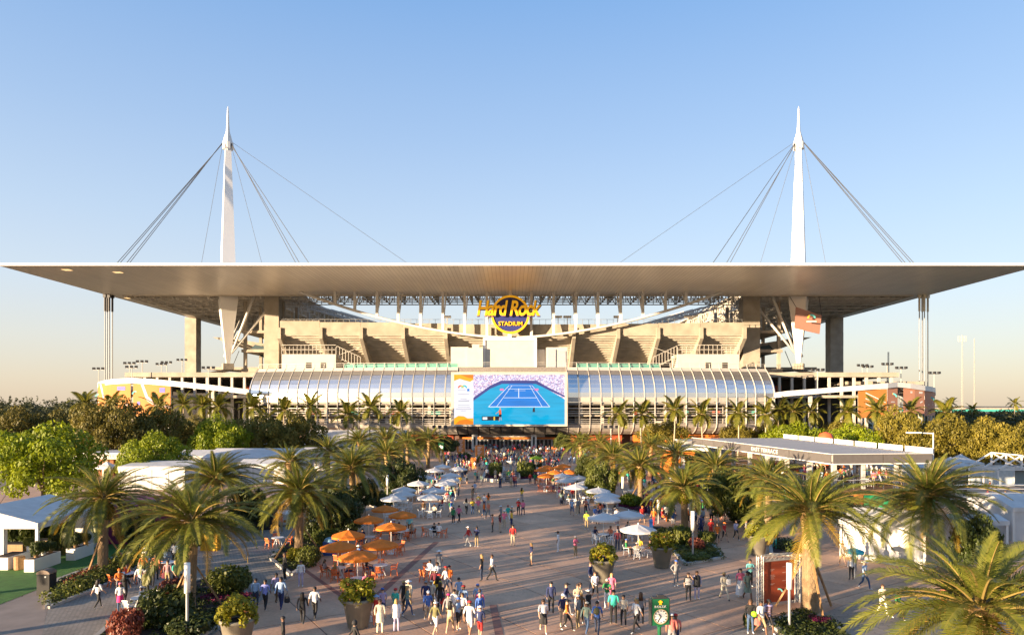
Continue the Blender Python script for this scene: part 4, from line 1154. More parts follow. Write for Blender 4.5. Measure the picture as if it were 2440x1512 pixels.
CPR = [(1479, 985, 156), (1532, 986, 157), (1603, 975, 157), (1676, 985, 156), (1758, 982, 156), (1821, 986, 156), (1861, 977, 158), (1887, 978, 157), (1927, 980, 157), (2013, 980, 157), (2093, 977, 150), (2174, 978, 156), (2258, 981, 156), (2262, 961, 240), (2321, 975, 300), (2415, 961, 330)]
for side, lst in (('left', CPL), ('right', CPR)):
    for k, (px, py, d) in enumerate(lst):
        coconut(px, py, d, 'slender coconut palm before the stadium, %s from left, %s half' % (ORD[k], side), 'coconut palms before the stadium', 300 + k + (100 if side == 'right' else 0), 4.1 if d < 200 else d * .012)

# ---- distant woods and road
rw = random.Random(9); bl = []
for k in range(190):
    d = rw.uniform(330, 520); px = rw.uniform(-60, 590)
    x = (px - CX) * d / F; h = rw.uniform(8, 15)
    bl.append((x, d, h * .55, rw.uniform(4, 8), rw.uniform(4, 8), h * .5))
for k in range(60):
    d = rw.uniform(480, 640); px = rw.uniform(-60, 480); x = (px - CX) * d / F
    for j in range(4): bl.append((x + rw.uniform(-3, 3), d, 9 + j * 2.6, 1.8 - j * .35, 1.8 - j * .35, 2.6))
w_ = leaf_cloud('far_wood', bl, 52000, .8, far_l, 21, .5); o = bpy.data.objects.new('far_wood', w_); col.objects.link(o); tag(o, 'far belt of feathery dark trees on the horizon at left', 'wood', None, 'stuff')
bl = []
for k in range(170):
    d = rw.uniform(230, 460); px = rw.uniform(2190, 2600); x = (px - CX) * d / F; h = rw.uniform(5, 9) if d < 330 else rw.uniform(6, 10)
    bl.append((x, d, h * .5, rw.uniform(4, 7), rw.uniform(4, 7), h * .5))
w_ = leaf_cloud('far_wood', bl, 34000, .75, far_l, 22, .5); o = bpy.data.objects.new('far_wood', w_); col.objects.link(o); tag(o, 'dark trees below the distant raised road at right', 'wood', None, 'stuff')
bl = []
for k in range(240):
    s = rw.choice((-1, 1)); d = rw.uniform(260, 900); x = s * rw.uniform(150, 900) * d / 500
    bl.append((x, d, rw.uniform(2, 3.5), rw.uniform(5, 11), rw.uniform(5, 11), rw.uniform(3, 6)))
w_ = leaf_cloud('far_wood', bl, 30000, 1.1, far_l, 23, .5); o = bpy.data.objects.new('far_wood', w_); col.objects.link(o); tag(o, 'scattered dark trees spread over the flat land around the stadium', 'wood', None, 'stuff')
rd = MB(); rd.bx(330, 1400, 760, 775, 5.5, 9.2, 0); rd.bx(330, 1400, 759.4, 759.9, 5.0, 7.4, 1)
for k in range(24): rd.bx(340 + k * 44, 343 + k * 44, 764, 770, 0, 5.5, 0)
ro = rd.build('raised_road', [concrete, mat('teal_barrier', (.05, .36, .30), .6)]); tag(ro, kind='structure')

# ---- shrubs, hedges, ground cover
def shrub_mesh(seed, m, n=1500, leaf=.10):
    rnd = random.Random(seed)
    b = [(0, 0, .42, .92, .92, .55)] + [(.6 * math.cos(k * 1.1 + seed), .6 * math.sin(k * 1.1 + seed), .45 + .22 * rnd.random(), .42, .42, .35) for k in range(6)]
    return leaf_cloud('shrub', b, n, leaf, m, seed, .72)
SH = {'deep': [shrub_mesh(1, deep_l), shrub_mesh(2, deep_l)], 'mid': [shrub_mesh(3, mid_l, 2200, .075), shrub_mesh(4, mid_l)], 'yellow': [shrub_mesh(5, yel_l, 1300, .09), shrub_mesh(15, yel_l, 1300, .09)], 'red': [shrub_mesh(6, red_l, 1400, .09)], 'magenta': [shrub_mesh(7, mag_l, 1500, .08), shrub_mesh(17, mag_l, 1500, .08)], 'green': [shrub_mesh(8, green_l)]}
def shrub(px, pbase, pw, ph, kind, label, group=None, k=0, name='shrub'):
    b = G(px, pbase); s = b.y / F
    me = SH[kind][k % len(SH[kind])]
    o = bpy.data.objects.new(name, me); col.objects.link(o)
    o.location = (b.x, b.y + pw * s * .3, 0.05); o.rotation_euler = (0, 0, k * 1.7 + px)
    o.scale = (pw * s / 2, pw * s / 2, ph * s)
    return tag(o, label, 'shrub', group)
def hedge(pts, w, h, kind, label, seed, leaf=.10, dens=130, name='hedge', cat='hedge'):
    P_ = [G(*p) for p in pts]; bl_ = []
    for a, b in zip(P_[:-1], P_[1:]):
        n = max(2, int((b - a).length / (w * .8)))
        for k in range(n + 1):
            c = a.lerp(b, k / n); bl_.append((c.x, c.y, h * .45, w * .62, w * .62, h * .58))
    m_ = {'deep': deep_l, 'mid': mid_l, 'magenta': mag_l, 'red': red_l, 'green': green_l}[kind]
    c = sum(P_, Vector((0, 0, 0))) / len(P_)
    bl_ = [(b[0] - c.x, b[1] - c.y) + b[2:] for b in bl_]
    me = leaf_cloud(name, bl_, int(len(bl_) * dens), leaf, m_, seed, .6)
    o = bpy.data.objects.new(name, me); o.location = c; col.objects.link(o)
    return tag(o, label, cat)
def bed(pts, label, kerb_w=.28, kerb_h=.16, kerbs=None, cover=None):
    Q = [G(*p) for p in pts]; c = sum(Q, Vector((0, 0, 0))) / len(Q)
    t = thing('planter_bed', label, 'planter bed', c)
    MB().prism([(q.x, q.y) for q in Q], .0, .10).build('soil', soil, t)
    n = len(Q)
    for i in range(n):
        if kerbs is not None and i not in kerbs: continue
        a, b = Q[i], Q[(i + 1) % n]; L_ = (b - a).length; m = max(1, int(L_ / 2.2)); rz = math.atan2(b.y - a.y, b.x - a.x)
        for k in range(m):
            p = a.lerp(b, (k + .5) / m); MB().box((p.x, p.y, kerb_h / 2 + .014), (L_ / m - .02, kerb_w, kerb_h), rz).build('kerb', kerb_m, t)
    if cover:
        rnd = random.Random(len(pts)); bl_ = []; xs = [q.x for q in Q]; ys = [q.y for q in Q]
        def inside(x, y):
            r = False
            for i in range(n):
                a, b = Q[i], Q[(i + 1) % n]
                if (a.y > y) != (b.y > y) and x < (b.x - a.x) * (y - a.y) / (b.y - a.y) + a.x: r = not r
            return r
        area = 0
        for _ in range(900):
            x = rnd.uniform(min(xs), max(xs)); y = rnd.uniform(min(ys), max(ys))
            if inside(x, y): bl_.append((x - c.x, y - c.y, .16, .45, .45, .16))
        if bl_:
            bl_ = bl_[:160]
            o = inst('ground_cover', leaf_cloud('ground_cover', bl_, 5200, .085, cover, 3, .2), t); o['kind'] = 'stuff'
    return t
bed([(113, 1450), (255, 1394), (332, 1350), (400, 1312), (330, 1306), (229, 1349), (134, 1384), (120, 1415)], 'long planter bed with a clipped hedge between lawn and paver lane', cover=deep_l)
hedge([(133, 1432), (185, 1408), (240, 1380), (300, 1352)], 1.5, .9, 'mid', 'clipped green hedge in the bed beside the lawn', 1, .09, 220)
hedge([(170, 1392), (225, 1366), (262, 1352)], .8, .55, 'red', 'low strip of dark red plants behind the lawn hedge', 2, .07, 160)
hedge([(285, 1358), (330, 1335), (385, 1310)], 1.6, 1.3, 'mid', 'looser shrub hedge in front of the magenta wall', 3, .11, 200)
bed([(600, 1437), (470, 1525), (225, 1525), (285, 1470), (340, 1424), (430, 1398), (486, 1380), (560, 1372)], 'large shrub bed around the nearest palm on the left', cover=deep_l)
shrub(532, 1420, 108, 66, 'mid', 'big round clipped green bush right of the nearest left palm', None, 0)
shrub(375, 1500, 135, 85, 'deep', 'tall dark shrub mass between palm and paver lane', None, 1)
shrub(405, 1425, 70, 40, 'red', 'pinkish flowering shrub behind the nearest left lamp post', None, 0)
shrub(285, 1530, 84, 72, 'red', 'red and yellow speckled bush cut by the bottom edge', None, 3)
shrub(440, 1525, 120, 50, 'deep', 'dark low shrub at the bottom edge beside the lamp post', None, 2)
hedge([(505, 1428), (560, 1440), (590, 1425)], 1.1, .35, 'magenta', 'magenta flowers along the kerb below the round bush', 5, .07, 260, 'flower_bed', 'flowers')
bed([(645, 1332), (693, 1371), (773, 1318), (853, 1261), (878, 1247), (848, 1226), (724, 1265), (673, 1304)], 'long planter bed along the left side of the orange umbrellas', cover=deep_l)
for k, (px, pb, w, h, kd, lb) in enumerate(((730, 1352, 60, 48, 'mid', 'leafy shrub at the near tip of the long bed'), (700, 1338, 46, 30, 'yellow', 'small yellow green bush behind the man in black'), (770, 1300, 70, 38, 'mid', 'wide shrub in the long bed below the braced palm'), (815, 1262, 70, 40, 'deep', 'dark shrub in the long bed beside the orange umbrellas'), (690, 1330, 30, 16, 'red', 'small crimson plant on the left end of the long bed'), (795, 1298, 34, 12, 'magenta', 'patch of magenta flowers along the long bed'), (740, 1290, 50, 40, 'deep', 'dark shrub under the braced palm'))):
    shrub(px, pb, w, h, kd, lb, None, k)
bed([(872, 1200), (925, 1222), (960, 1190), (940, 1168), (890, 1180)], 'small planter bed at the corner of the white umbrellas', cover=deep_l)
shrub(898, 1204, 52, 30, 'mid', 'rounded green shrub at the corner bed near the white umbrellas', None, 1)
shrub(935, 1190, 44, 28, 'deep', 'dark shrub behind the white umbrella row', None, 1)
bed([(1598, 1308), (1634, 1346), (1720, 1330), (1700, 1300), (1650, 1284), (1590, 1290)], 'right island bed with clipped bushes and a lamp post', cover=mid_l)
for k, (px, pb, w, h, kd, lb) in enumerate(((1588, 1298, 58, 38, 'deep', 'dark clipped bush at the left of the right island bed'), (1628, 1300, 50, 48, 'mid', 'tall olive round bush in the middle of the right island bed'), (1664, 1312, 42, 28, 'red', 'crimson round bush beside the right island lamp post'), (1688, 1296, 44, 30, 'mid', 'low clipped bush at the right of the right island bed'), (1664, 1338, 70, 16, 'mid', 'low green border plants at the front of the right island'))):
    shrub(px, pb, w, h, kd, lb, None, k)
bed([(1470, 1208), (1520, 1222), (1600, 1240), (1600, 1222), (1540, 1190), (1480, 1188)], 'planter bed with magenta plants under the right palms', cover=mag_l)
shrub(1505, 1208, 54, 30, 'green', 'round bright bush beside the fern wrapped palm', None, 1)
shrub(1545, 1222, 50, 14, 'magenta', 'magenta plants at the foot of the fern wrapped palm', None, 1)
bed([(1837, 1487), (1905, 1460), (1983, 1482), (2012, 1520), (1885, 1530)], 'shrub bed around the rough trunked palm at right', cover=deep_l)
shrub(1790, 1500, 34, 34, 'deep', 'small dark bush left of the directory board', None, 1)
shrub(1960, 1490, 60, 14, 'magenta', 'purple flowers beside the rough trunked palm', None, 2)
shrub(1768, 1246, 60, 30, 'deep', 'dark hedge bush behind the right flower pot', None, 2)
hedge([(1835, 1296), (1870, 1308), (1905, 1320)], 1.5, 1.0, 'deep', 'dark clipped hedge left of the rough trunked palm', 9, .09, 220)
bed([(1838, 1322), (1925, 1325), (1925, 1296), (1835, 1284)], 'kerbed bed of dark hedge right of the flower pot')
# the fountain planter in the middle, mostly open steps flanked by mounds
bed([(1150, 1146), (1200, 1150), (1200, 1118), (1165, 1108)], 'raised planter left of the central steps with magenta flowers', .4, .5, cover=mag_l)
bed([(1232, 1150), (1292, 1146), (1275, 1108), (1232, 1116)], 'raised planter right of the central steps with magenta flowers', .4, .5, cover=mag_l)
shrub(1180, 1136, 36, 36, 'mid', 'round bush left of the central steps', None, 0); shrub(1252, 1138, 44, 40, 'mid', 'round bush right of the central steps', None, 1)
shrub(1105, 1098, 34, 20, 'deep', 'dark bush near the nearer orange totem', None, 0); shrub(1150, 1103, 30, 18, 'yellow', 'yellow bush in front of the orange totem', None, 1); shrub(1275, 1103, 40, 22, 'mid', 'round bush right of the crowd', None, 0); shrub(1275, 1118, 40, 14, 'deep', 'dark bush below the lime umbrella', None, 1)
# ------------------------------------------------------------ patio furniture
def bar(mb, p, q, w): mb.beam(p, q, w)
def make_chair(name, m, label):
    t = thing(name, label, 'chair')
    s = MB(); s.prism([(-.22, -.21), (.22, -.21), (.20, .20), (-.20, .20)], .43, .46); s.build('seat', m, t)
    b = MB()
    for k in range(4):
        x = -.15 + k * .1; b.add([(x - .035, .19, .50), (x + .035, .19, .50), (x + .03, .27, .84), (x - .03, .27, .84), (x - .035, .21, .50), (x + .035, .21, .50), (x + .03, .29, .84), (x - .03, .29, .84)], [(0,1,2,3), (7,6,5,4), (0,3,7,4), (1,5,6,2), (3,2,6,7), (0,4,5,1)])
    b.box((0, .285, .86), (.44, .035, .07)); b.box((0, .2, .49), (.42, .03, .04)); b.build('backrest', m, t)
    for sx in (-1, 1):
        for sy in (-1, 1):
            l = MB(); l.beam((sx * .2, sy * .19, .44), (sx * .23, sy * .24, 0), .045); l.build('leg', m, t)
        a = MB(); a.beam((sx * .23, -.2, .65), (sx * .23, .24, .67), .05); a.beam((sx * .23, -.2, .65), (sx * .22, -.2, .44), .04); a.build('armrest', m, t)
    freeze(t); return t
def make_table(name, m, label, r=.52):
    t = thing(name, label, 'table')
    MB().lathe([(r - .03, .70), (r, .71), (r, .735), (r - .03, .745)], 20).build('tabletop', m, t)
    for k in range(4):
        a = k * math.pi / 2 + .78
        l = MB(); l.beam((.12 * math.cos(a), .12 * math.sin(a), .70), (.42 * math.cos(a), .42 * math.sin(a), 0), .045); l.build('leg', m, t)
    freeze(t); return t
def make_umbrella(name, m, label, r, square=False, sag=.42, z=2.15):
    t = thing(name, label, 'umbrella')
    p = MB(); p.tube((0, 0, 0), (0, 0, z + sag + .02), .03, None, 8); p.build('pole', white, t)
    MB().lathe([(.26, 0), (.26, .06), (.06, .09), (.05, .25)], 14).build('base', white_pl, t)
    n = 8
    for k in range(n):
        a0 = 2 * math.pi * (k + .5) / n; a1 = 2 * math.pi * (k + 1.5) / n
        rr = (lambda a: r / max(abs(math.cos(a)), abs(math.sin(a))) * .86) if square else (lambda a: r)
        e = lambda a, f, dz: Vector((rr(a) * f * math.cos(a), rr(a) * f * math.sin(a), dz))
        mb = MB(); am = (a0 + a1) / 2
        top = Vector((0, 0, z + sag))
        h0, h1 = e(a0, .55, z + sag * .52), e(a1, .55, z + sag * .52); hm = e(am, .53, z + sag * .46)
        c0, c1 = e(a0, 1, z), e(a1, 1, z); cm = e(am, .955, z + .015)
        v0, v1, vm = e(a0, 1.0, z - .16), e(a1, 1.0, z - .16), e(am, .96, z - .15)
        mb.add([top, h0, hm, h1, c0, cm, c1, v0, vm, v1], [(0, 1, 2), (0, 2, 3), (1, 4, 5, 2), (2, 5, 6, 3), (4, 7, 8, 5), (5, 8, 9, 6)])
        mb.build('canopy_panel', m, t)
    rb = MB()
    for k in range(n):
        a = 2 * math.pi * (k + .5) / n; rr = r * .5
        rb.beam((0, 0, z - .25), (rr * math.cos(a), rr * math.sin(a), z + sag * .45), .02)
    rb.build('spokes', steel, t)
    MB().lathe([(.05, z + sag), (.06, z + sag + .05), (.02, z + sag + .12)], 8).build('finial', white_pl, t)
    freeze(t); return t
PRO = {}
FREE = set()
def use(key, maker, loc, rz, label, group, sc=1.0):
    if key not in PRO:
        PRO[key] = maker(); o = PRO[key]
    else:
        o = copy_tree(PRO[key])
    o.location = loc; o.rotation_euler = (0, 0, rz); o.scale = (sc, sc, sc)
    return tag(o, label, None, group)
def chair_set(c, kind, nch, where, seed, a0=0., dist=.95, table=True):
    rnd = random.Random(seed)
    m, nm = (orange_pl, 'orange') if kind == 'o' else (white_pl, 'white')
    grp = '%s chairs around the patio tables' % nm
    if table:
        use('table', lambda: make_table('patio_table', white_pl, ''), c, rnd.random(), 'round white patio table %s' % where, 'round white patio tables')
    sides = {0: 'right', 1: 'far', 2: 'left', 3: 'near'}
    out = []
    for k in range(nch):
        a = a0 + 2 * math.pi * k / nch
        p = Vector((c[0] + dist * math.cos(a), c[1] + dist * math.sin(a), c[2] if len(c) > 2 else 0))
        sd = sides[int(((a + math.pi / 4) % (2 * math.pi)) / (math.pi / 2)) % 4]
        use('chair' + kind, lambda: make_chair('patio_chair', m, ''), p, a - math.pi / 2 + rnd.uniform(-.25, .25), '%s chair on the %s side %s' % (nm, sd, where), grp)
        out.append((p, a))
    return out
SEATS = []
UMB_O_L = [(917, 1209), (959, 1223), (879, 1234), (932, 1251), (830, 1270), (806, 1297), (906, 1292), (852, 1319)]
UMB_W_L = [(938, 1184), (958, 1174), (962, 1164), (1024, 1181), (1034, 1166), (997, 1149), (1062, 1149), (1070, 1140), (1011, 1135), (1074, 1130), (1036, 1118), (1054, 1109), (1092, 1115)]
UMB_O_R = [(1292, 1117), (1303, 1111), (1328, 1113), (1342, 1108), (1322, 1123), (1302, 1131), (1356, 1122)]
UMB_W_R = [(1340, 1131), (1379, 1136), (1348, 1142), (1402, 1147), (1372, 1157), (1426, 1166), (1446, 1177), (1447, 1187), (1498, 1222), (1438, 1229), (1521, 1256)]
def umb(px, py, z):
    d = (H - z) * F / (py - YH); return Vector(((px - CX) * d / F, d, 0))
def umb_group(lst, key, colr, where, seed, kind, r, sq=False):
    order = sorted(lst, key=lambda p: -p[1])
    for k, (px, py) in enumerate(order):
        c = umb(px, py, 2.30)
        ph = '%s nearest of the %s' % (ORD[k], where) if k else 'nearest of the %s' % where
        use(key + ('s' if sq else ''), lambda: make_umbrella('patio_umbrella', canvas_o if colr == 'orange' else canvas_w, '', r, sq), c, random.Random(seed + k).uniform(0, .8), '%s patio umbrella, %s' % (colr, ph), where)
        rnd = random.Random(seed * 3 + k)
        n = 4 if c.y < 75 else 3
        for p, a in chair_set(c, kind, n, 'under the %snearest of the %s' % (ORD[k] + ' ' if k else '', where), seed + k, rnd.uniform(0, 1.5)):
            SEATS.append((p, a, ph, colr, where))
umb_group(UMB_O_L, 'uo', 'orange', 'left orange umbrellas', 10, 'o', 1.28)
umb_group(UMB_W_L, 'uw', 'white', 'left white umbrellas', 40, 'w', 1.45)
umb_group(UMB_O_R, 'uo', 'orange', 'far orange umbrellas', 70, 'o', 1.28)
umb_group(UMB_W_R, 'uw', 'white', 'right white umbrellas', 90, 'w', 1.45)
c = G(1293, 1094); use('ul', lambda: make_umbrella('patio_umbrella', mat('lime_canvas', (.42, .60, .03), .8, var=.06, trans=.25), '', 1.3), G(1278, 1118), .2, 'lime green umbrella in the crowd by the doors', None)
c = GC('I', 875, 760); ub = use('ub', lambda: make_umbrella('hand_umbrella', mat('aqua_canvas', (.03, .38, .50), .8, var=.05, trans=.25), '', .62, False, .22, 1.9), c, .1, 'aqua blue hand umbrella held up beside the white dome tent', None)
for ch in list(ub.children):
    if ch.name.split('.')[0] == 'base': bpy.data.objects.remove(ch)
for k, (key, cx, cy, kind, n, wh) in enumerate((('A', 640, 470, 'o', 3, 'in front of the lawn hedge'), ('A', 1250, 300, 'o', 3, 'behind the nearest palm on the left'), ('A', 830, 850, 'w', 2, 'beside the speckled bush'), ('C', 640, 400, 'o', 3, 'in the open middle of the plaza'), ('H', 1440, 1290, 'o', 2, 'left of the middle of the plaza'), ('H', 270, 660, 'w', 3, 'on the lane behind the palms'), ('V', 662, 1300, 'o', 3, 'left of the braced palm'), ('G', 1800, 900, 'w', 4, 'under the right palms'), ('G', 1250, 610, 'w', 3, 'behind the fern wrapped palm'), ('F', 540, 900, 'o', 3, 'behind the right island bed'))):
    chair_set(GC(key, cx, cy), kind, n, wh, 500 + k, k * .7)
# ------------------------------------------------------------ flower pots
def make_pot():
    t = thing('flower_pot', '', 'flower pot')
    MB().lathe([(.50, 0), (.54, .04), (.80, 1.42), (.88, 1.46), (.88, 1.60), (.80, 1.62), (.76, 1.50), (.0, 1.48)], 26, cap=False).build('pot', pot_m, t, True)
    MB().lathe([(.0, 1.49), (.76, 1.495)], 20, cap=False).build('soil', soil, t)
    bl_ = [(.55 * math.cos(k * 1.05), .55 * math.sin(k * 1.05), 1.95 + .18 * (k % 3), .45, .45, .38) for k in range(6)] + [(0, 0, 2.25, .55, .55, .4)] + [(.85 * math.cos(k * .9), .85 * math.sin(k * .9), 1.62, .2, .2, .3) for k in range(7)]
    inst('foliage', leaf_cloud('foliage', bl_, 1500, .105, yel_l, 91, .5), t)
    inst('blossom', leaf_cloud('blossom', bl_[:7], 90, .07, leafmat('coral_flower', (.5, .12, .05), (.6, .3, .1), .2, 2), 92, .95), t)
    freeze(t); return t
for k, (px, pb, sc, lb) in enumerate(((566, 1548, 1.0, 'large flower pot cut by the bottom edge, left of the man in the dark suit'), (853, 1493, 1.0, 'large dark flower pot of yellow green leaves in front of the orange umbrellas'), (1437, 1386, .98, 'pale flower pot with yellow green leaves left of the two standing women'), (1577, 1351, .98, 'dark flower pot beside the near corner of the right island bed'), (1806, 1321, .98, 'pale flower pot in front of the right dark hedge'))):
    use('pot', make_pot, G(px, pb), k * 1.3, lb, 'large flower pots on the plaza', sc)
# ------------------------------------------------------------ lamp posts with a long frosted head
def make_lamp(h):
    t = thing('lamp_post', '', 'lamp post')
    MB().tube((0, 0, .0), (0, 0, h * .62), .075, None, 12).build('pole', mat('grey_pole', (.36, .36, .36), .4, .4), t)
    MB().lathe([(.16, 0), (.16, .03), (.09, .05)], 12).build('base', steel, t)
    MB().tube((0, 0, h * .62), (0, 0, h), .15, None, 14).build('lamp_head', lit_lamp, t, True)
    MB().lathe([(.16, h * .62 - .04), (.16, h * .62)], 12).build('collar', steel, t)
    freeze(t); return t
for k, (px, pt, pb, lb) in enumerate(((446, 1340, 1522, 'left of the nearest palm trunk on the left'), (715, 1222, 1323, 'beside the braced palm on the left'), (836, 1224, 1268, 'behind the orange umbrella cluster'), (923, 1131, 1196, 'in the left palm row near the white umbrellas'), (1484, 1135, 1206, 'between the right palms near the white umbrellas'), (1569, 1190, 1246, 'right of the fern wrapped palm'), (1651, 1217, 1334, 'in the right island bed'), (1881, 1340, 1500, 'in front of the red directory board'))):
    b = G(px, pb); h = (pb - pt) * b.y / F
    use('lamp%d' % k, lambda: make_lamp(h), b, 0, 'slim lamp post with long white head %s' % lb, 'slim lamp posts of the plaza')
# street lamp and floodlight poles
def pole_light(px, pt, d, label, group, kind=0):
    z = H - (pt - YH) * d / F; x = (px - CX) * d / F
    t = thing('light_pole', label, 'light pole', (x, d, 0), group)
    MB().tube((x, d, 0), (x, d, z), .16 if d > 100 else .1, .1 if d > 100 else .07, 8).build('pole', offwhite if kind != 1 else white, t)
    if kind == 0:
        MB().beam((x - 1.6, d, z - .2), (x + 1.6, d, z - .2), .14).build('crossarm', steel, t)
        for s in (-1.4, 0, 1.4): MB().box((x + s, d - .2, z + .2), (.8, .6, .7), .3).build('floodlight', darksteel, t)
    else:
        MB().beam((x, d, z - .1), (x - 2.2, d, z + .0), .13).bx(x - 3.2, x - 1.6, d - .3, d + .3, z - .08, z + .08).build('lamp_head', white, t)
    return t
for k, (px, pt, d) in enumerate(((235, 879, 215), (309, 866, 210), (314, 875, 205), (339, 862, 210), (385, 868, 225), (397, 864, 225), (434, 858, 235), (497, 877, 190))):
    pole_light(px, pt, d, 'floodlight pole above the left ramp, %s from the left' % ORD[k], 'floodlight poles over the ramps')
for k, (px, pt, d) in enumerate(((1948, 882, 190), (2055, 871, 225), (2067, 874, 225), (2114, 868, 215), (2147, 877, 210), (2226, 889, 210))):
    pole_light(px, pt, d, 'floodlight pole above the right ramp, %s from the left' % ORD[k], 'floodlight poles over the ramps')
pole_light(2224, 1030, 84, 'white street lamp with a flat arm rising beside the terrace roof', None, 1)
for px, pt, d, w, lb in ((2293, 798, 640, 1.5, 'tall lattice phone mast with antennas on the right horizon'), (2322, 806, 680, .9, 'slim radio mast on the right horizon'), (2117, 838, 300, .9, 'slim antenna mast behind the right ramp')):
    z = H - (pt - YH) * d / F; x = (px - CX) * d / F
    t = thing('radio_mast', lb, 'mast', (x, d, 0))
    mb = MB()
    for k in range(3):
        a = k * 2.1; mb.beam((x + w * .5 * math.cos(a), d + w * .5 * math.sin(a), 0), (x + w * .3 * math.cos(a), d + w * .3 * math.sin(a), z), .12 if d > 400 else .12)
    for k in range(30): mb.beam((x - w * .4, d, z * k / 30), (x + w * .4, d, z * (k + .8) / 30), .09 if d > 400 else .1)
    mb.build('lattice', mat('mast_pale', (.50, .42, .34), .7), t)
    if w > 1.2:
        for s in (-3, 0, 3): MB().bx(x + s - .8, x + s + .8, d - .4, d + .4, z - 6, z - 1).build('antenna', offwhite, t)
        MB().bx(x - 4, x + 4, d - .2, d + .2, z - 4, z - 3.2).build('antenna_frame', offwhite, t)
for k, (px, pt, d) in enumerate(((1048, 1018, 168), (1456, 1018, 168))):
    pole_light(px, pt, d, 'pole with speakers %s of the stadium doors' % ('left' if k == 0 else 'right'), None)
# ------------------------------------------------------------ green clock sign
cg = P(1571, 1455, 33.5); d = 33.5; s_ = d / F
t = thing('clock_sign', 'green sign with a round white clock face and white lettering on a post', 'clock', (cg.x, d, 0))
green = mat('deep_green', (.008, .11, .045), .35, var=.08); cx0, cz0 = cg.x, cg.z
wd, ht = 43 * s_, 62 * s_
rzc = R(8)
def rot(px_, py_, z): return (cx0 + px_ * math.cos(rzc) - py_ * math.sin(rzc), d + px_ * math.sin(rzc) + py_ * math.cos(rzc), z)
MB().box((cx0, d, cz0), (wd, .32, ht), rzc).build('panel', green, t)
MB().box((cx0, d, cz0 + ht / 2 + .05), (wd * .8, .24, .10), rzc).box((cx0 + .05, d, cz0 + ht / 2 + .14), (wd * .35, .2, .10), rzc).build('cap', darksteel, t)
MB().box((cx0, d, cz0 - ht / 2 - .05), (.2, .2, .1), rzc).tube((cx0, d, 0), (cx0, d, cz0 - ht / 2), .09, None, 10).build('post', green, t)
MB().lathe([(.3, 0), (.3, .05), (.12, .08)], 16, (cx0, d, 0)).build('base', darksteel, t)
for k in range(2):
    x = wd * .5 * (k * 2 - 1); MB().box(rot(x * 1.0 + .02 * (k * 2 - 1), 0, cz0), (.04, .36, ht), rzc).build('edge_trim', darksteel, t)
fz = cz0 - ht * .16; rr = wd * .385
def dial(r0, r1, y, n=40):
    mb = MB()
    for k in range(n):
        a0, a1 = 2 * math.pi * k / n, 2 * math.pi * (k + 1) / n
        q = lambda r, a: rot(r * math.cos(a), y, fz + r * math.sin(a))
        mb.quad(q(r0, a0), q(r1, a0), q(r1, a1), q(r0, a1))
    return mb
dial(0.001, rr, -.19).build('dial', mat('dial_white', (.75, .74, .70), .4, var=.02), t)
dial(rr * .96, rr * 1.09, -.215).build('dial_ring', mat('brass_ring', (.62, .50, .28), .35, .5), t)
tk = MB()
for k in range(12):
    a = k * math.pi / 6; u = Vector((math.cos(a), math.sin(a)))
    p0, p1 = rot(u.x * rr * .74, -.205, fz + u.y * rr * .74), rot(u.x * rr * .90, -.205, fz + u.y * rr * .90); tk.beam(p0, p1, .03)
tk.build('hour_mark', black, t)
for ang_, L_, w_ in ((R(128), .52, .035), (R(-125), .72, .025)):
    MB().beam(rot(0, -.21, fz), rot(math.cos(ang_) * rr * L_, -.21, fz + math.sin(ang_) * rr * L_), w_).build('clock_hand', black, t)
lettering(t, 'ROLEX', rot(0, -.175, cz0 + ht * .215), 1, white, .008, .01, 0, rzc, 1.1, wd * .66, ht * .085)
cr_ = MB(); q0 = cz0 + ht * .32
for k in range(5):
    a = R(90) + (k - 2) * R(24); cr_.beam(rot(0, -.18, q0), rot(math.cos(a) * .13, -.18, q0 + math.sin(a) * .17), .03)
cr_.box(rot(0, -.18, q0 - .01), (.12, .03, .05), rzc); cr_.build('emblem', yel, t)
for k, (px, pb, pt) in enumerate(((1090, 1085, 1056),)):
    b = G(1051, 1093); t2 = thing('clock_sign', 'tiny green clock sign in front of the left doors', 'clock', b)
    MB().bx(b.x - .55, b.x + .55, b.y, b.y + .3, 2.2, 3.9).build('panel', green, t2); MB().lathe([(.42, 0), (.42, .03)], 16, (0, 0, 0)).build('dial', MATS['dial_white'], t2)
    o = t2.children[-1]; 
    for ch in t2.children:
        if ch.name.startswith('dial'): ch.location = (0, -.01, 2.7); ch.rotation_euler = (R(90), 0, 0); ch.data.transform(Matrix.Translation(Vector((b.x, b.y, 0))))
    MB().tube((b.x, b.y + .15, 0), (b.x, b.y + .15, 2.2), .09).build('post', darksteel, t2)
# ------------------------------------------------------------ directory board in its truss frame
a = GC('E', 1270, 1120); b_ = GC('E', 1760, 1120)
A_ = Vector((a.x, a.y, 0)); zt = H - (1324 - YH) * A_.y / F
B_ = A_ + Vector((2.55, .9, 0))
t = thing('directory_board', 'tall dark red directory board in a silver truss frame', 'sign', (A_ + B_) / 2)
alu = mat('aluminium_truss', (.55, .54, .52), .4, .6, var=.08)
def truss_leg(p, q, w=.30):
    mb = MB(); p = Vector(p); q = Vector(q); dd = (q - p).normalized()
    u = Vector((0, 1, 0)) if abs(dd.y) < .5 else Vector((1, 0, 0)); v = dd.cross(u).normalized(); u = v.cross(dd).normalized()
    cs = [u * w / 2 + v * w / 2, u * w / 2 - v * w / 2, -u * w / 2 - v * w / 2, -u * w / 2 + v * w / 2]
    for c_ in cs: mb.tube(p + c_, q + c_, .035, None, 6)
    n = int((q - p).length / w)
    for k in range(n):
        e0, e1 = p.lerp(q, k / n), p.lerp(q, (k + 1) / n)
        for i in range(4): mb.tube(e0 + cs[i], e1 + cs[(i + 1) % 4], .02, None, 4, 0, False)
    return mb
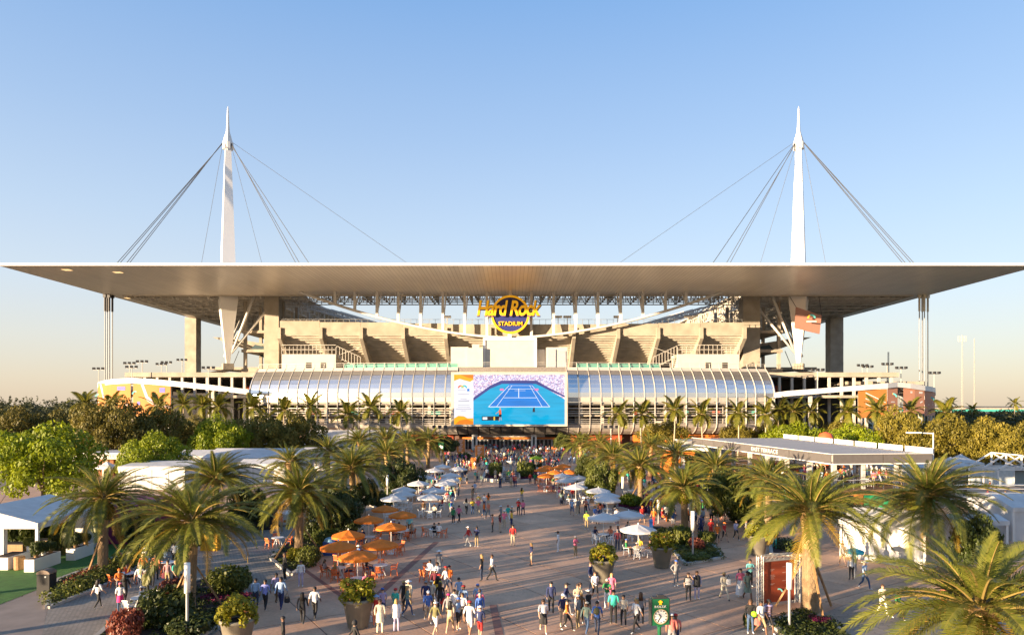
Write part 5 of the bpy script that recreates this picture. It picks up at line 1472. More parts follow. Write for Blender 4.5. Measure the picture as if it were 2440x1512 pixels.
up_ = Vector((0, 0, 1)); dr_ = (B_ - A_).normalized()
truss_leg(A_, A_ + up_ * zt).build('truss_post', alu, t); truss_leg(B_, B_ + up_ * zt).build('truss_post', alu, t)
truss_leg(A_ + up_ * (zt - .15) + dr_ * .2, B_ + up_ * (zt - .15) - dr_ * .2).build('truss_beam', alu, t)
nrm = Vector((dr_.y, -dr_.x, 0)); p0 = A_ + dr_ * .2; p1 = B_ - dr_ * .2; ln_ = (p1 - p0).length; rzb = math.atan2(dr_.y, dr_.x); mid = (p0 + p1) / 2
MB().box((mid.x, mid.y, zt * .5 - .12), (ln_, .06, zt - .55), rzb).build('panel', mat('board_red', (.27, .05, .02), .6, var=.08), t)
pr = MB()
for (u, v, w, h_) in ((.22, .80, .14, .012), (.22, .77, .10, .012), (.22, .66, .14, .012), (.22, .63, .17, .012), (.22, .60, .12, .012), (.22, .57, .14, .012), (.22, .45, .15, .012), (.22, .43, .10, .012), (.62, .84, .12, .012), (.62, .70, .12, .012), (.62, .50, .12, .012)):
    q = p0 + dr_ * (ln_ * (u + w / 2)) + nrm * .034; pr.box((q.x, q.y, .15 + (zt - .5) * v), (ln_ * w, .006, (zt - .5) * h_ * .8), rzb)
pr.build('print', mat('print_pale', (.45, .30, .26), .6), t)
q = p0 + dr_ * (ln_ * .5) + nrm * .06; logo_arc(t, (q.x, q.y, .75), .14, .22, q.y, [yelp, tealp, tealp])
# ------------------------------------------------------------ totems before the doors
for px, pt, pb, pw, lb in ((1098, 1045, 1082, 20, 'farther orange totem sign left of the stadium doors'), (1143, 1060, 1102, 22, 'nearer orange totem sign left of the stadium doors')):
    b = G(px, pb); s_ = b.y / F
    t = thing('totem_sign', lb, 'sign', b, 'orange totem signs')
    x0, x1, z1 = b.x - pw * s_ / 2, b.x + pw * s_ / 2, (pb - pt) * s_
    MB().bx(x0, x1, b.y, b.y + .5, .1, z1).build('panel', mat('totem_orange', (.72, .22, .04), .6, var=.15, scale=.6), t)
    mb = MB()
    for k in range(9): mb.bx(x0 + .5, x1 - .5 - (k % 3) * .2, b.y - .02, b.y - .005, z1 * (.88 - k * .085), z1 * (.88 - k * .085) + .12)
    mb.build('print', MATS['print_white'], t); MB().bx(x0 - .06, x0, b.y - .02, b.y + .52, 0, z1 + .05).bx(x1, x1 + .06, b.y - .02, b.y + .52, 0, z1 + .05).build('frame', alu, t)
b = G(1172, 1120)
t = thing('totem_sign', 'small orange sign board in the crowd left of the central steps', 'sign', G(1128, 1117)); b = G(1128, 1117)
MB().bx(b.x - .5, b.x + .5, b.y, b.y + .15, .1, 2.2).build('panel', MATS['totem_orange'], t); MB().bx(b.x - .55, b.x + .55, b.y - .1, b.y + .25, 0, .1).build('base', steel, t)
# central steps and fountain
b = G(1217, 1150); t = thing('fountain_steps', 'grey stepped water feature in the middle of the plaza between two mounds', 'fountain', b)
for k in range(8):
    MB().bx(b.x - 1.25, b.x + 1.25, b.y + k * 1.2, b.y + (k + 1) * 1.2, .02, .12 + .15 * k).build('step', mat('wet_granite', (.10, .10, .11), .3, var=.2), t)
for s in (-1, 1): MB().bx(b.x + s * 1.26, b.x + s * 1.5, b.y, b.y + 9.6, .02, .8).build('side_wall', concrete_d, t)
MB().lathe([(.9, 0), (.9, .1), (.25, .2), (.2, 2.0), (.7, 2.4), (.75, 2.5), (.1, 2.5), (.1, 3.0), (.0, 3.1)], 18, (b.x, b.y + 11, .0)).build('bowl', mat('pale_stone', (.5, .48, .45), .7), t, True)
# ------------------------------------------------------------ tents, pavilions and small buildings
def gable_tent(x0, x1, y0, y1, ze, zr, label, cat='tent', name='tent', axis='y', walls=(), group=None, posts=True, fas=.35, rot=0., m=None):
    t = thing(name, label, cat, ((x0 + x1) / 2, (y0 + y1) / 2, 0), group)
    m = m or canvas_w; r = MB(); xm, ym = (x0 + x1) / 2, (y0 + y1) / 2
    if axis == 'y':
        r.quad((x0, y0, ze), (xm, y0, zr), (xm, y1, zr), (x0, y1, ze)); r.quad((xm, y0, zr), (x1, y0, ze), (x1, y1, ze), (xm, y1, zr))
        r.add([(x0, y0, ze), (x1, y0, ze), (xm, y0, zr), (x0, y1, ze), (x1, y1, ze), (xm, y1, zr)], [(0, 1, 2), (5, 4, 3)])
    elif axis == 'x':
        r.quad((x0, y0, ze), (x1, y0, ze), (x1, ym, zr), (x0, ym, zr)); r.quad((x0, ym, zr), (x1, ym, zr), (x1, y1, ze), (x0, y1, ze))
        r.add([(x0, y0, ze), (x0, ym, zr), (x0, y1, ze), (x1, y0, ze), (x1, ym, zr), (x1, y1, ze)], [(0, 1, 2), (5, 4, 3)])
    else:
        for p, q in (((x0, y0), (x1, y0)), ((x1, y0), (x1, y1)), ((x1, y1), (x0, y1)), ((x0, y1), (x0, y0))):
            k = .55; pm = lambda a: (a[0] + (xm - a[0]) * k, a[1] + (ym - a[1]) * k, ze + (zr - ze) * .38)
            r.quad((*p, ze), (*q, ze), pm(q), pm(p)); r.add([pm(p), pm(q), (xm, ym, zr)], [(0, 1, 2)])
    r.build('roof', m, t)
    f = MB(); e = .03
    f.bx(x0, x1, y0 - e, y0, ze - fas, ze + .02); f.bx(x0, x1, y1, y1 + e, ze - fas, ze + .02); f.bx(x0 - e, x0, y0, y1, ze - fas, ze + .02); f.bx(x1, x1 + e, y0, y1, ze - fas, ze + .02)
    f.build('valance', m, t)
    if posts:
        for x in (x0 + .15, x1 - .15):
            for y in (y0 + .15, y1 - .15): MB().bx(x - .1, x + .1, y - .1, y + .1, 0, ze - .02).build('post', white, t)
    for w in walls:
        q = MB()
        if w == 'f': q.bx(x0 + .3, x1 - .3, y0 + .1, y0 + .14, 0, ze - fas)
        if w == 'b': q.bx(x0 + .3, x1 - .3, y1 - .14, y1 - .1, 0, ze - fas)
        if w == 'l': q.bx(x0 + .1, x0 + .14, y0 + .3, y1 - .3, 0, ze - fas)
        if w == 'r': q.bx(x1 - .14, x1 - .1, y0 + .3, y1 - .3, 0, ze - fas)
        q.build('side_wall', m, t)
        if w == 'f':
            sm_ = MB(); n_s = max(2, int((x1 - x0) / 2.2))
            for k in range(1, n_s): xx = x0 + (x1 - x0) * k / n_s; sm_.bx(xx - .025, xx + .025, y0 + .06, y0 + .095, 0, ze - fas)
            sm_.build('seam', steel, t)
    return t
pv_ = gable_tent(-44.0, -35.2, 50.7, 58.5, 3.25, 4.4, 'white open pavilion on the lawn at the left edge', 'pavilion', 'pavilion', 'y', (), None, True, .42)
MB().bx(-38.2, -37.8, 50.75, 51.15, 0, 2.85).build('post', white, pv_)
MB().bx(-41.0, -40.6, 50.75, 51.15, 0, 2.85).build('post', white, pv_)
MB().bx(-36, -35.3, 56.2, 58.3, 0, 2.85).build('side_wall', white, pv_)
def planter_box(px0, pb, w, l, label, plant=True):
    b = G(px0, pb); t = thing('white_planter', label, 'planter', (b.x + w / 2, b.y + l / 2, 0), 'white planter boxes of the pavilion')
    mb = MB(); mb.bx(b.x, b.x + w, b.y, b.y + l, .02, .92); mb.build('box', white, t); MB().bx(b.x + .08, b.x + w - .08, b.y + .08, b.y + l - .08, .92, .925).build('soil', soil, t)
    if plant:
        for k in range(3):
            c_ = Vector((b.x + w * .5, b.y + l * (.25 + .27 * k), 0))
            s = thing('potted_plant', 'potted plant on the %s, %s from front' % (label, ORD[k]), 'plant', (c_.x, c_.y, .93), 'potted plants of the pavilion')
            MB().lathe([(.13, .93), (.17, 1.2)], 12, (c_.x, c_.y, 0)).build('pot', white if k % 2 else wood, s)
            inst('foliage', SH['deep'][k % 2], s, (0, 0, .22), (0, 0, k), (.42, .42, .95 - .15 * k))
planter_box(57, 1363, .72, 2.9, 'white planter box at the pavilion corner')
planter_box(157, 1335, .7, 2.4, 'white planter box by the pavilion wall')
planter_box(-24, 1358, 1.3, 2.2, 'white planter box at the left picture edge', False)
b = G(46, 1356); MB().lathe([(.3, 0), (.34, .05), (.36, .9), (.3, .98)], 16, (b.x, b.y, 0)).solo('barrel_table', wood, 'small dark brown barrel beside the pavilion planter', 'barrel')
for k, (x, y, s_) in enumerate(((-42.6, 57.5, 1.5), (-40.2, 57.8, 1.6), (-37.6, 57.6, 1.4), (-36.2, 54.8, 1.0))):
    o = bpy.data.objects.new('shrub', SH['deep'][k % 2]); col.objects.link(o); o.location = (x, y, .02); o.rotation_euler = (0, 0, k * 1.4); o.scale = (s_, s_ * .7, 2.5)
    tag(o, 'tall dark plant screen at the back of the white pavilion, %s from left' % ORD[k], 'shrub', 'plant screens in the pavilion')
for k, (px, pb) in enumerate(((68, 1340), (20, 1330), (120, 1320))):
    b = G(px, pb); t = thing('bar_counter' if k else 'flower_stand', ('tall white vase stand with flowers inside the pavilion', 'dark bar counter inside the pavilion, left', 'dark bar counter inside the pavilion, right')[k], 'stand', b)
    if k == 0:
        MB().lathe([(.16, 0), (.12, .6), (.15, 1.3)], 12, (b.x, b.y, 0)).build('stand', white, t); inst('foliage', SH['mid'][0], t, (0, 0, 1.3), (0, 0, 0), (.4, .4, .7))
    else:
        MB().bx(b.x - 1.1, b.x + 1.1, b.y, b.y + .8, 0, 1.1).build('counter', wood, t); MB().bx(b.x - 1.2, b.x + 1.2, b.y - .05, b.y + .85, 1.1, 1.16).build('top', black, t)
mg = MB(); mg.bx(-36.4, -32.6, 59, 66, 0, 3.3); mgt = mg.solo('magenta_cabin', mat('magenta_wall', (.17, .008, .075), .6, var=.08), 'flat magenta walled cabin behind the second nearest left palm', 'cabin')
b = G(102, 1417); t = thing('litter_bin', 'tall black litter bin with a rounded grey brown top on the lawn edge', 'litter bin', b)
MB().bx(b.x - .40, b.x + .40, b.y, b.y + .7, 0, 1.32).build('body', black, t)
lid = MB(); n_ = 8; vs = []
for y in (b.y - .02, b.y + .72):
    for k in range(n_ + 1):
        a = math.pi * k / n_; vs.append((b.x - .43 * math.cos(a), y, 1.32 + .26 * math.sin(a)))
lid.add(vs, [tuple(range(n_, -1, -1)), tuple(range(n_ + 1, 2 * n_ + 2))] + [(k, k + 1, n_ + 2 + k, n_ + 1 + k) for k in range(n_)] + [(0, n_ + 1, 2 * n_ + 1, n_)]); lid.build('lid', mat('bin_lid', (.16, .11, .08), .5), t)
MB().bx(b.x + .10, b.x + .2, b.y - .008, b.y, 1.1, 1.2).build('sticker', white, t)
# marquee with the rainbow arch and others
q = gable_tent(-56, -46.5, 97, 108, 3.3, 3.7, 'long white marquee with an orange and teal arch emblem on its wall', 'tent', 'marquee', 'x', ('f', 'r', 'l'), None, True, .5)
logo_arc(q, (-53.2 + 51.25, 97 - 102.5, 2.2), .55, 1.15, 97 - .02 - 102.5, [MATS['banner_orange'], yelp, tealp, tealp]); 
logo_arc(q, (-51.6 + 51.25, 97 - 102.5, 2.2), .55, 1.15, 97 - .02 - 102.5, [yelp, MATS['teal_panel'], tealp])
gable_tent(-59, -48, 118, 128, 3.2, 4.0, 'white tent behind the arch marquee', 'tent', 'tent', 'x', ('f', 'r'), None)
gable_tent(-51, -36, 112, 124, 3.4, 4.6, 'white hospitality tent with teal stripes among the left palms', 'tent', 'tent', 'x', ('f', 'r'), None)
gable_tent(-42, -34.5, 104, 110, 3.0, 3.6, 'small white cabin tent beside the teal striped tent', 'tent', 'tent', 'x', ('f', 'r', 'l'), None)
gable_tent(-40, -27, 126, 138, 3.2, 3.9, 'low white tent behind the left palm row', 'tent', 'tent', 'x', ('f',), None)
gable_tent(-49, -25.5, 158, 174, 3.6, 6.0, 'large white tent with sloping roof below the glass front', 'tent', 'tent', 'x', ('f', 'r'), None)
gable_tent(-33, -27, 147, 153, 3.0, 3.8, 'low white awning tent left of the doors walk', 'tent', 'tent', 'x', (), None)
gk = thing('grill_kiosk', 'flat roofed grill kiosk with white lettering on its grey fascia', 'kiosk', (-67, 118, 0))
MB().bx(-71.5, -62, 114, 122, 3.0, 3.9).build('roof', MATS['beige_panel'], gk); MB().bx(-71.8, -61.7, 113.7, 122.3, 3.9, 4.05).build('roof_edge', white, gk)
MB().bx(-71, -62.5, 117, 121.5, 0, 3.0).build('wall', mat('kiosk_brown', (.20, .085, .03), .8, var=.2), gk)
for x in (-71, -68, -65, -62.6): MB().bx(x - .3, x + .3, 114.3, 114.9, 0, 3.0).build('post', mat('kiosk_post', (.5, .36, .2), .7), gk)
lettering(gk, 'THE GRILL', (-68.6, 113.96, 3.45), 1, white, .03, .01, 0, 0, 1.05, 4.4, .5)
gable_tent(-66.5, -63.5, 108, 111, 2.2, 3.0, 'small white canopy tent in front of the grill kiosk', 'tent', 'tent', 'pyramid', (), None)
# drinks cart
b = G(668, 1252); t = thing('drinks_cart', 'white rounded drinks cart with coloured dots on the paver lane', 'cart', b)
MB().lathe([(1.05, .1), (1.2, .2), (1.25, 1.15), (1.3, 1.2), (1.3, 1.28), (.2, 1.28)], 26, (b.x, b.y + .6, 0)).build('body', white, t, True)
for k, (u, v, m_) in enumerate(((-.9, .75, tealp), (-.35, .5, MATS['red_orange_wall']), (.15, .85, bluep), (.5, .55, MATS['banner_orange']), (.9, .8, tealp))):
    a = -math.pi / 2 + u; c_ = Vector((b.x + 1.26 * math.cos(a), b.y + .6 + 1.26 * math.sin(a), v)); MB().tube(c_, c_ + Vector((math.cos(a) * .02, math.sin(a) * .02, 0)), .14, None, 12).build('dot', m_, t)
MB().tube((b.x, b.y + .6, 1.28), (b.x, b.y + .6, 2.3), .04).build('pole', steel, t)
b = G(620, 1262); MB().bx(b.x - 1.2, b.x + 1.2, b.y, b.y + 1.4, 0, 1.9).solo('drinks_fridge', black, 'black drinks cabinet left of the white cart', 'cabinet')
b = G(497, 1312); MB().bx(b.x - .7, b.x + .7, b.y, b.y + .8, 0, 1.25).bx(b.x - .74, b.x + .74, b.y - .04, b.y + .84, 1.25, 1.33).solo('yellow_crate', mat('yellow_paint', (.62, .32, .01), .5, var=.1), 'bright yellow box stand behind the nearest left palm', 'box')
b = G(870, 1394 - 9); b = GC('B', 1350, 60); t = thing('recycling_bin', 'blue recycling bin behind the nearest orange umbrellas', 'litter bin', b)
MB().bx(b.x - .45, b.x + .45, b.y, b.y + .7, 0, 1.1).build('body', mat('recycle_blue', (.02, .08, .30), .5), t); MB().lathe([(.42, 1.1), (.38, 1.3), (.1, 1.42)], 14, (b.x, b.y + .35, 0)).build('lid', mat('recycle_light', (.2, .42, .6), .5), t)
b = GC('G', 1700, 1380); t = thing('litter_bin', 'black litter bin beside the right island bed', 'litter bin', b); MB().bx(b.x - .5, b.x + .5, b.y, b.y + .7, 0, 1.3).build('body', black, t); MB().bx(b.x + .15, b.x + .3, b.y - .01, b.y, 1.0, 1.1).build('sticker', white, t)
b = GC('G', 1575, 1390); t = thing('feather_flag', 'narrow blue banner post under the right white umbrella', 'banner', b); MB().tube((b.x, b.y, 0), (b.x, b.y, 2.2), .03).build('pole', steel, t); MB().bx(b.x - .16, b.x + .16, b.y - .05, b.y - .03, .5, 2.1).build('fabric', mat('flag_blue', (.03, .14, .42), .7), t)
# right: restaurant wall, elevated terrace
C0, C1, C2, C3 = (36.6, 78.0), (48.9, 79.5), (47.0, 119.0), (31.2, 118.0)
te = thing('terrace', 'raised open terrace with a flat grey roof and white lettering on its fascia', 'terrace', (40, 92, 0))
MB().prism([C0, C1, C2, C3], 5.55, 6.3).build('roof', mat('roof_membrane', (.42, .39, .36), .8, var=.06, scale=.4), te)
fm = mat('fascia_grey', (.105, .095, .09), .6, var=.08)
def wallseg(p, q, z0, z1, th, name, m, parent, off=0.0):
    d_ = Vector((q[0] - p[0], q[1] - p[1], 0)); L_ = d_.length; d_.normalize(); n_ = Vector((d_.y, -d_.x, 0))
    c_ = Vector((p[0], p[1], 0)) + d_ * L_ / 2 + n_ * (th / 2 + off)
    return MB().box((c_.x, c_.y, (z0 + z1) / 2), (L_, th, z1 - z0), math.atan2(d_.y, d_.x)).build(name, m, parent)
NF = 9
for k in range(NF):
    p = Vector(C3).lerp(Vector(C0), k / NF); q = Vector(C3).lerp(Vector(C0), (k + 1) / NF - .003); wallseg(p, q, 5.35, 6.38, .12, 'fascia_panel', fm, te)
for k in range(2):
    p = Vector(C0).lerp(Vector(C1), k / 2 + .005); q = Vector(C0).lerp(Vector(C1), (k + 1) / 2 - .003); wallseg(p, q, 5.35, 6.38, .12, 'fascia_panel', fm, te)
wallseg(C3, C0, 5.22, 5.345, .2, 'fascia_edge', white, te); wallseg(C0, C1, 5.22, 5.345, .2, 'fascia_edge', white, te); wallseg(C3, C0, 6.39, 6.46, .16, 'fascia_edge', white, te); wallseg(C0, C1, 6.39, 6.46, .16, 'fascia_edge', white, te)
for k in range(7):
    p = Vector(C1).lerp(Vector(C2), (k + .05) / 7); q = Vector(C1).lerp(Vector(C2), (k + .95) / 7); wallseg(q, p, 6.32, 7.0, .1, 'screen_panel', white, te, -.3)
dd = Vector((C0[0] - C3[0], C0[1] - C3[1], 0)).normalized(); rzt = math.atan2(dd.y, dd.x)
fr_ = Vector((C3[0], C3[1], 0)).lerp(Vector((C0[0], C0[1], 0)), .62); nn = Vector((dd.y, -dd.x, 0))
pt_ = fr_ + nn * .15; lettering(te, 'EAST TERRACE', (pt_.x, pt_.y, 5.87), 1, white, .01, .012, 0, rzt, 1.15, 7.2, .52)
MB().prism([(C0[0] - .6, C0[1] - .8), (C1[0] + .4, C1[1] - .6), (C2[0], C2[1]), (C3[0] - .6, C3[1])], 2.15, 2.4).build('deck', wood, te)
for k in range(9):
    p = Vector(C3).lerp(Vector(C0), k / 8.0); MB().bx(p.x + .1, p.x + .55, p.y + .1, p.y + .55, 2.4, 5.35).build('post', offwhite, te)
for k in range(1, 4):
    p = Vector(C0).lerp(Vector(C1), k / 3.0); MB().bx(p.x - .35, p.x, p.y + .1, p.y + .45, 2.4, 5.35).build('post', offwhite, te)
for k in range(8): 
    p = Vector(C1).lerp(Vector(C2), k / 7.0); MB().bx(p.x - .4, p.x - .1, p.y - .2, p.y + .2, 0, 5.5).build('post', offwhite, te)
for (a_, b_) in ((C3, C0), (C0, C1)):
    L_ = (Vector(b_) - Vector(a_)).length; mb = MB(); n_ = int(L_ / 1.2)
    for k in range(n_ + 1):
        p = Vector(a_).lerp(Vector(b_), k / n_); mb.beam((p.x, p.y - .2, 2.4), (p.x, p.y - .2, 3.45), .05)
    mb.beam((a_[0], a_[1] - .2, 3.45), (b_[0], b_[1] - .2, 3.45), .07); mb.build('guard_rail', alu, te)
base_cols = (MATS['banner_orange'], teal, mat('container_green', (.02, .30, .12), .5, var=.1), MATS['orange_wall'], dark)
for k in range(8):
    p = Vector(C3).lerp(Vector(C0), k / 8 + .01); q = Vector(C3).lerp(Vector(C0), (k + 1) / 8 - .01)
    wallseg(p, q, 0, 1.75, .3, 'container_wall', base_cols[k % 5], te, .2); wallseg(p, q, 1.76, 2.14, .3, 'container_band', base_cols[2] if k > 4 else base_cols[0], te, .25)
for k, (u0, u1, m_) in enumerate(((0, .18, dark), (.19, .28, MATS['banner_orange']), (.29, .55, base_cols[2]), (.56, .8, dark), (.81, 1, teal))):
    p = Vector(C0).lerp(Vector(C1), u0); q = Vector(C0).lerp(Vector(C1), u1); wallseg(p, q, 0, 1.75, .3, 'container_wall', m_, te, .2)
wallseg(C0, C1, 1.76, 2.14, .3, 'container_band', MATS['banner_orange'], te, .25)
rs = thing('restaurant_wall', 'orange restaurant front with big white block letters left of the terrace', 'building', (28.5, 112, 0))
MB().bx(25.6, 29.2, 109, 118, 0, 4.7).build('wall', MATS['orange_wall'], rs); MB().bx(29.4, 31.0, 112, 112.4, 0, 4.6).build('door', redorange, rs); MB().bx(25.2, 31.3, 108.6, 118.4, 4.71, 5.2).build('roof_edge', white, rs)
lettering(rs, 'KIKI', (27.3, 108.96, 2.9), 1, white, .03, .03, 0, 0, .95, 2.7, 2.2)
MB().bx(31, 40, 122, 130, 5.0, 5.6).bx(32, 39, 123, 129, 0, 4.99).solo('back_building', MATS['off_white'], 'small pale flat roofed building behind the terrace', 'building')
# right tents
dt = gable_tent(27.4, 33.4, 50.6, 57.0, 2.9, 3.8, 'white tent with draped bright walls between the right palms', 'tent', 'tent', 'y', ('f', 'l', 'r', 'b'), None, True, .3)
dt.rotation_euler = (0, 0, R(38))
gable_tent(44, 49.5, 60, 66, 3.0, 3.9, 'white tent at the right edge below the market', 'tent', 'tent', 'x', ('f', 'l'), None)
gable_tent(38.5, 43, 59, 62, 2.0, 2.4, 'low white canopy beside the terrace base', 'tent', 'tent', 'x', (), None)
for k, (x, y, lb) in enumerate(((60.5, 106, 'white peaked market tent beside the street lamp'), (66, 104, 'second white peaked market tent from the street lamp'), (71.5, 110, 'white peaked market tent near the frame tent'), (57, 118, 'white market tent behind the peaked ones'))):
    gable_tent(x, x + 4.6, y, y + 4.6, 2.7, 4.0, lb, 'tent', 'tent', 'pyramid', ('b',), 'white market tents')
ft = thing('frame_tent', 'bare white frame tent with glazed walls at the right edge', 'tent', (71, 98, 0))
mb = MB()
for y in (95.5, 98.5, 101.5):
    for p, q in (((68.0, 0), (68.0, 3.0)), ((74.6, 0), (74.6, 3.0)), ((68.0, 3.0), (71.3, 5.0)), ((74.6, 3.0), (71.3, 5.0)), ((68.0, 3.0), (74.6, 3.0)), ((71.3, 3), (71.3, 5))): mb.beam((p[0], y, p[1]), (q[0], y, q[1]), .18)
for x, z in ((68.0, 3.0), (74.6, 3.0), (71.3, 5.0)): mb.beam((x, 95.5, z), (x, 101.5, z), .16)
mb.build('frame', white, ft); MB().bx(68.2, 74.4, 101.4, 101.5, 0, 3).build('back_wall', mat('pale_glass', (.45, .50, .52), .3), ft)
gable_tent(54.5, 60.5, 98, 104, 3.0, 3.5, 'white shop cabin with a red sign right of the terrace', 'cabin', 'shop_cabin', 'x', ('f', 'l', 'r'), None)
mbk = thing('bleacher', 'small grey metal bleacher below the market tents at right', 'bleacher', (58, 82, 0))
for k in range(6): MB().bx(53, 63, 79 + k * .8, 79.7 + k * .8, .35 + k * .38, .42 + k * .38).build('bench', alu, mbk)
MB().bx(53.1, 53.3, 79, 84, .0, .3).bx(62.7, 62.9, 79, 84, .0, .3).bx(57.9, 58.1, 79, 84, 0, .3).build('support', steel, mbk)
b = Vector((51.5, 70, 0)); MB().bx(b.x, b.x + 1.3, b.y, b.y + .8, 0, 2.6).solo('speaker_tower', black, 'black loudspeaker tower below the market at right', 'loudspeaker')
rs2 = thing('orange_slide', 'tall red orange inflatable behind the terrace roof', 'inflatable', P(1968, 1085, 130))
q = P(1968, 1060, 130); MB().lathe([(1.2, 0), (1.3, 1.5), (1.1, 4.0), (1.5, 5.5), (1.1, 6.6), (.1, 7.0)], 16, (q.x, 130, 0)).build('body', mat('inflatable_red', (.5, .1, .03), .5), rs2, True)
MB().lathe([(1.25, 3), (1.35, 3.4), (1.25, 3.8)], 16, (q.x, 130, 0)).build('band', MATS['banner_orange'], rs2)
# distant low buildings and parked cars glimpsed between the trees
rb_ = random.Random(12)
for k in range(16):
    px = rb_.choice((rb_.uniform(-40, 740), rb_.uniform(1750, 2440))); d_ = rb_.uniform(138, 165); x = (px - CX) * d_ / F
    side = 'left' if px < 1220 else 'right'
    gable_tent(x - 3.5, x + 3.5, d_, d_ + 6, 2.8, 3.6, 'white service tent half hidden by the %s tree row, number %s' % (side, ORD[k]), 'tent', 'service_tent', 'x', ('f',), 'service tents behind the trees')
# ------------------------------------------------------------ people: one continuous body mesh per pose, clothes as regions of it
def skeleton(pose):
    """joints (position, rx, ry), bones, and region per bone: 0 skin, 1 top, 2 forearm, 3 thigh, 4 shin, 5 shoe"""
    J = {}; B = []
    dz = 0.0
    if pose == 'sit': dz = -.43
    J['pel'] = ((0, .02, .95 + dz), .150, .105); J['spi'] = ((0, .01, 1.12 + dz), .132, .098); J['che'] = ((0, 0, 1.32 + dz), .158, .108)
    J['nec'] = ((0, .01, 1.475 + dz), .060, .058); J['hea'] = ((0, -.015, 1.60 + dz), .082, .098); J['top'] = ((0, -.005, 1.69 + dz), .070, .085)
    B += [('pel', 'spi', 1), ('spi', 'che', 1), ('che', 'nec', 1), ('nec', 'hea', 0), ('hea', 'top', 0)]
    legs = {'stand': ((.10, -.02, .50), (.11, .03, .09)), 'walk': None, 'sit': ((.12, -.42, .50), (.12, -.44, .09))}
    for s, n in ((-1, 'L'), (1, 'R')):
        J['hip' + n] = ((s * .09, .02, .88 + dz), .092, .095)
        if pose in ('walk', 'stride'):
            f = (1 if s > 0 else -1) * (1 if pose == 'walk' else -1)
            if f > 0: k, a = (s * .10, -.20, .52), (s * .10, -.27, .10)
            else: k, a = (s * .10, .06, .50), (s * .10, .34, .16)
        elif pose == 'sit': k, a = (s * .12, -.40, .50), (s * .13, -.43, .10)
        else: k, a = (s * .105, -.015, .49), (s * .115, .03, .09)
        if pose == 'sit': J['hip' + n] = ((s * .10, -.04, .50), .095, .09)
        J['kne' + n] = (k, .058, .062); J['ank' + n] = (a, .040, .046); J['toe' + n] = ((a[0] + s * .02, a[1] - .15, max(.035, a[2] - .05)), .038, .030)
        B += [('pel', 'hip' + n, 3), ('hip' + n, 'kne' + n, 3), ('kne' + n, 'ank' + n, 4), ('ank' + n, 'toe' + n, 5)]
        sh = (s * .185, .0, 1.41 + dz)
        J['sho' + n] = (sh, .062, .062)
        if pose in ('walk', 'stride'):
            f = (-1 if s > 0 else 1) * (1 if pose == 'walk' else -1)
            e = (s * .235, -.08 * f + .03, 1.15); w = (s * .23, -.24 * f - .02, .94)
        elif pose == 'sit': e = (s * .235, -.05, 1.16 + dz); w = (s * .17, -.29, 1.10 + dz)
        elif pose == 'raise' and s > 0: e = (.30, -.12, 1.30); w = (.14, -.17, 1.55)
        elif pose == 'phone': e = (s * .23, -.05, 1.16); w = (s * .10, -.27, 1.24)
        elif pose == 'hips': e = (s * .34, .08, 1.18); w = (s * .20, -.02, 1.0)
        else: e = (s * .235, .03, 1.15); w = (s * .235, -.04, .93)
        J['elb' + n] = (e, .046, .046); J['wri' + n] = (w, .030, .032)
        d = (Vector(w) - Vector(e)).normalized()
        J['pal' + n] = (tuple(Vector(w) + d * .075), .036, .024)
        B += [('che', 'sho' + n, 1), ('sho' + n, 'elb' + n, 1), ('elb' + n, 'wri' + n, 2), ('wri' + n, 'pal' + n, 0)]
    return J, B
def seg_dist(p, a, b):
    ab = b - a; t = max(0, min(1, (p - a).dot(ab) / max(ab.length_squared, 1e-9))); return (p - (a + ab * t)).length
BODY = {}
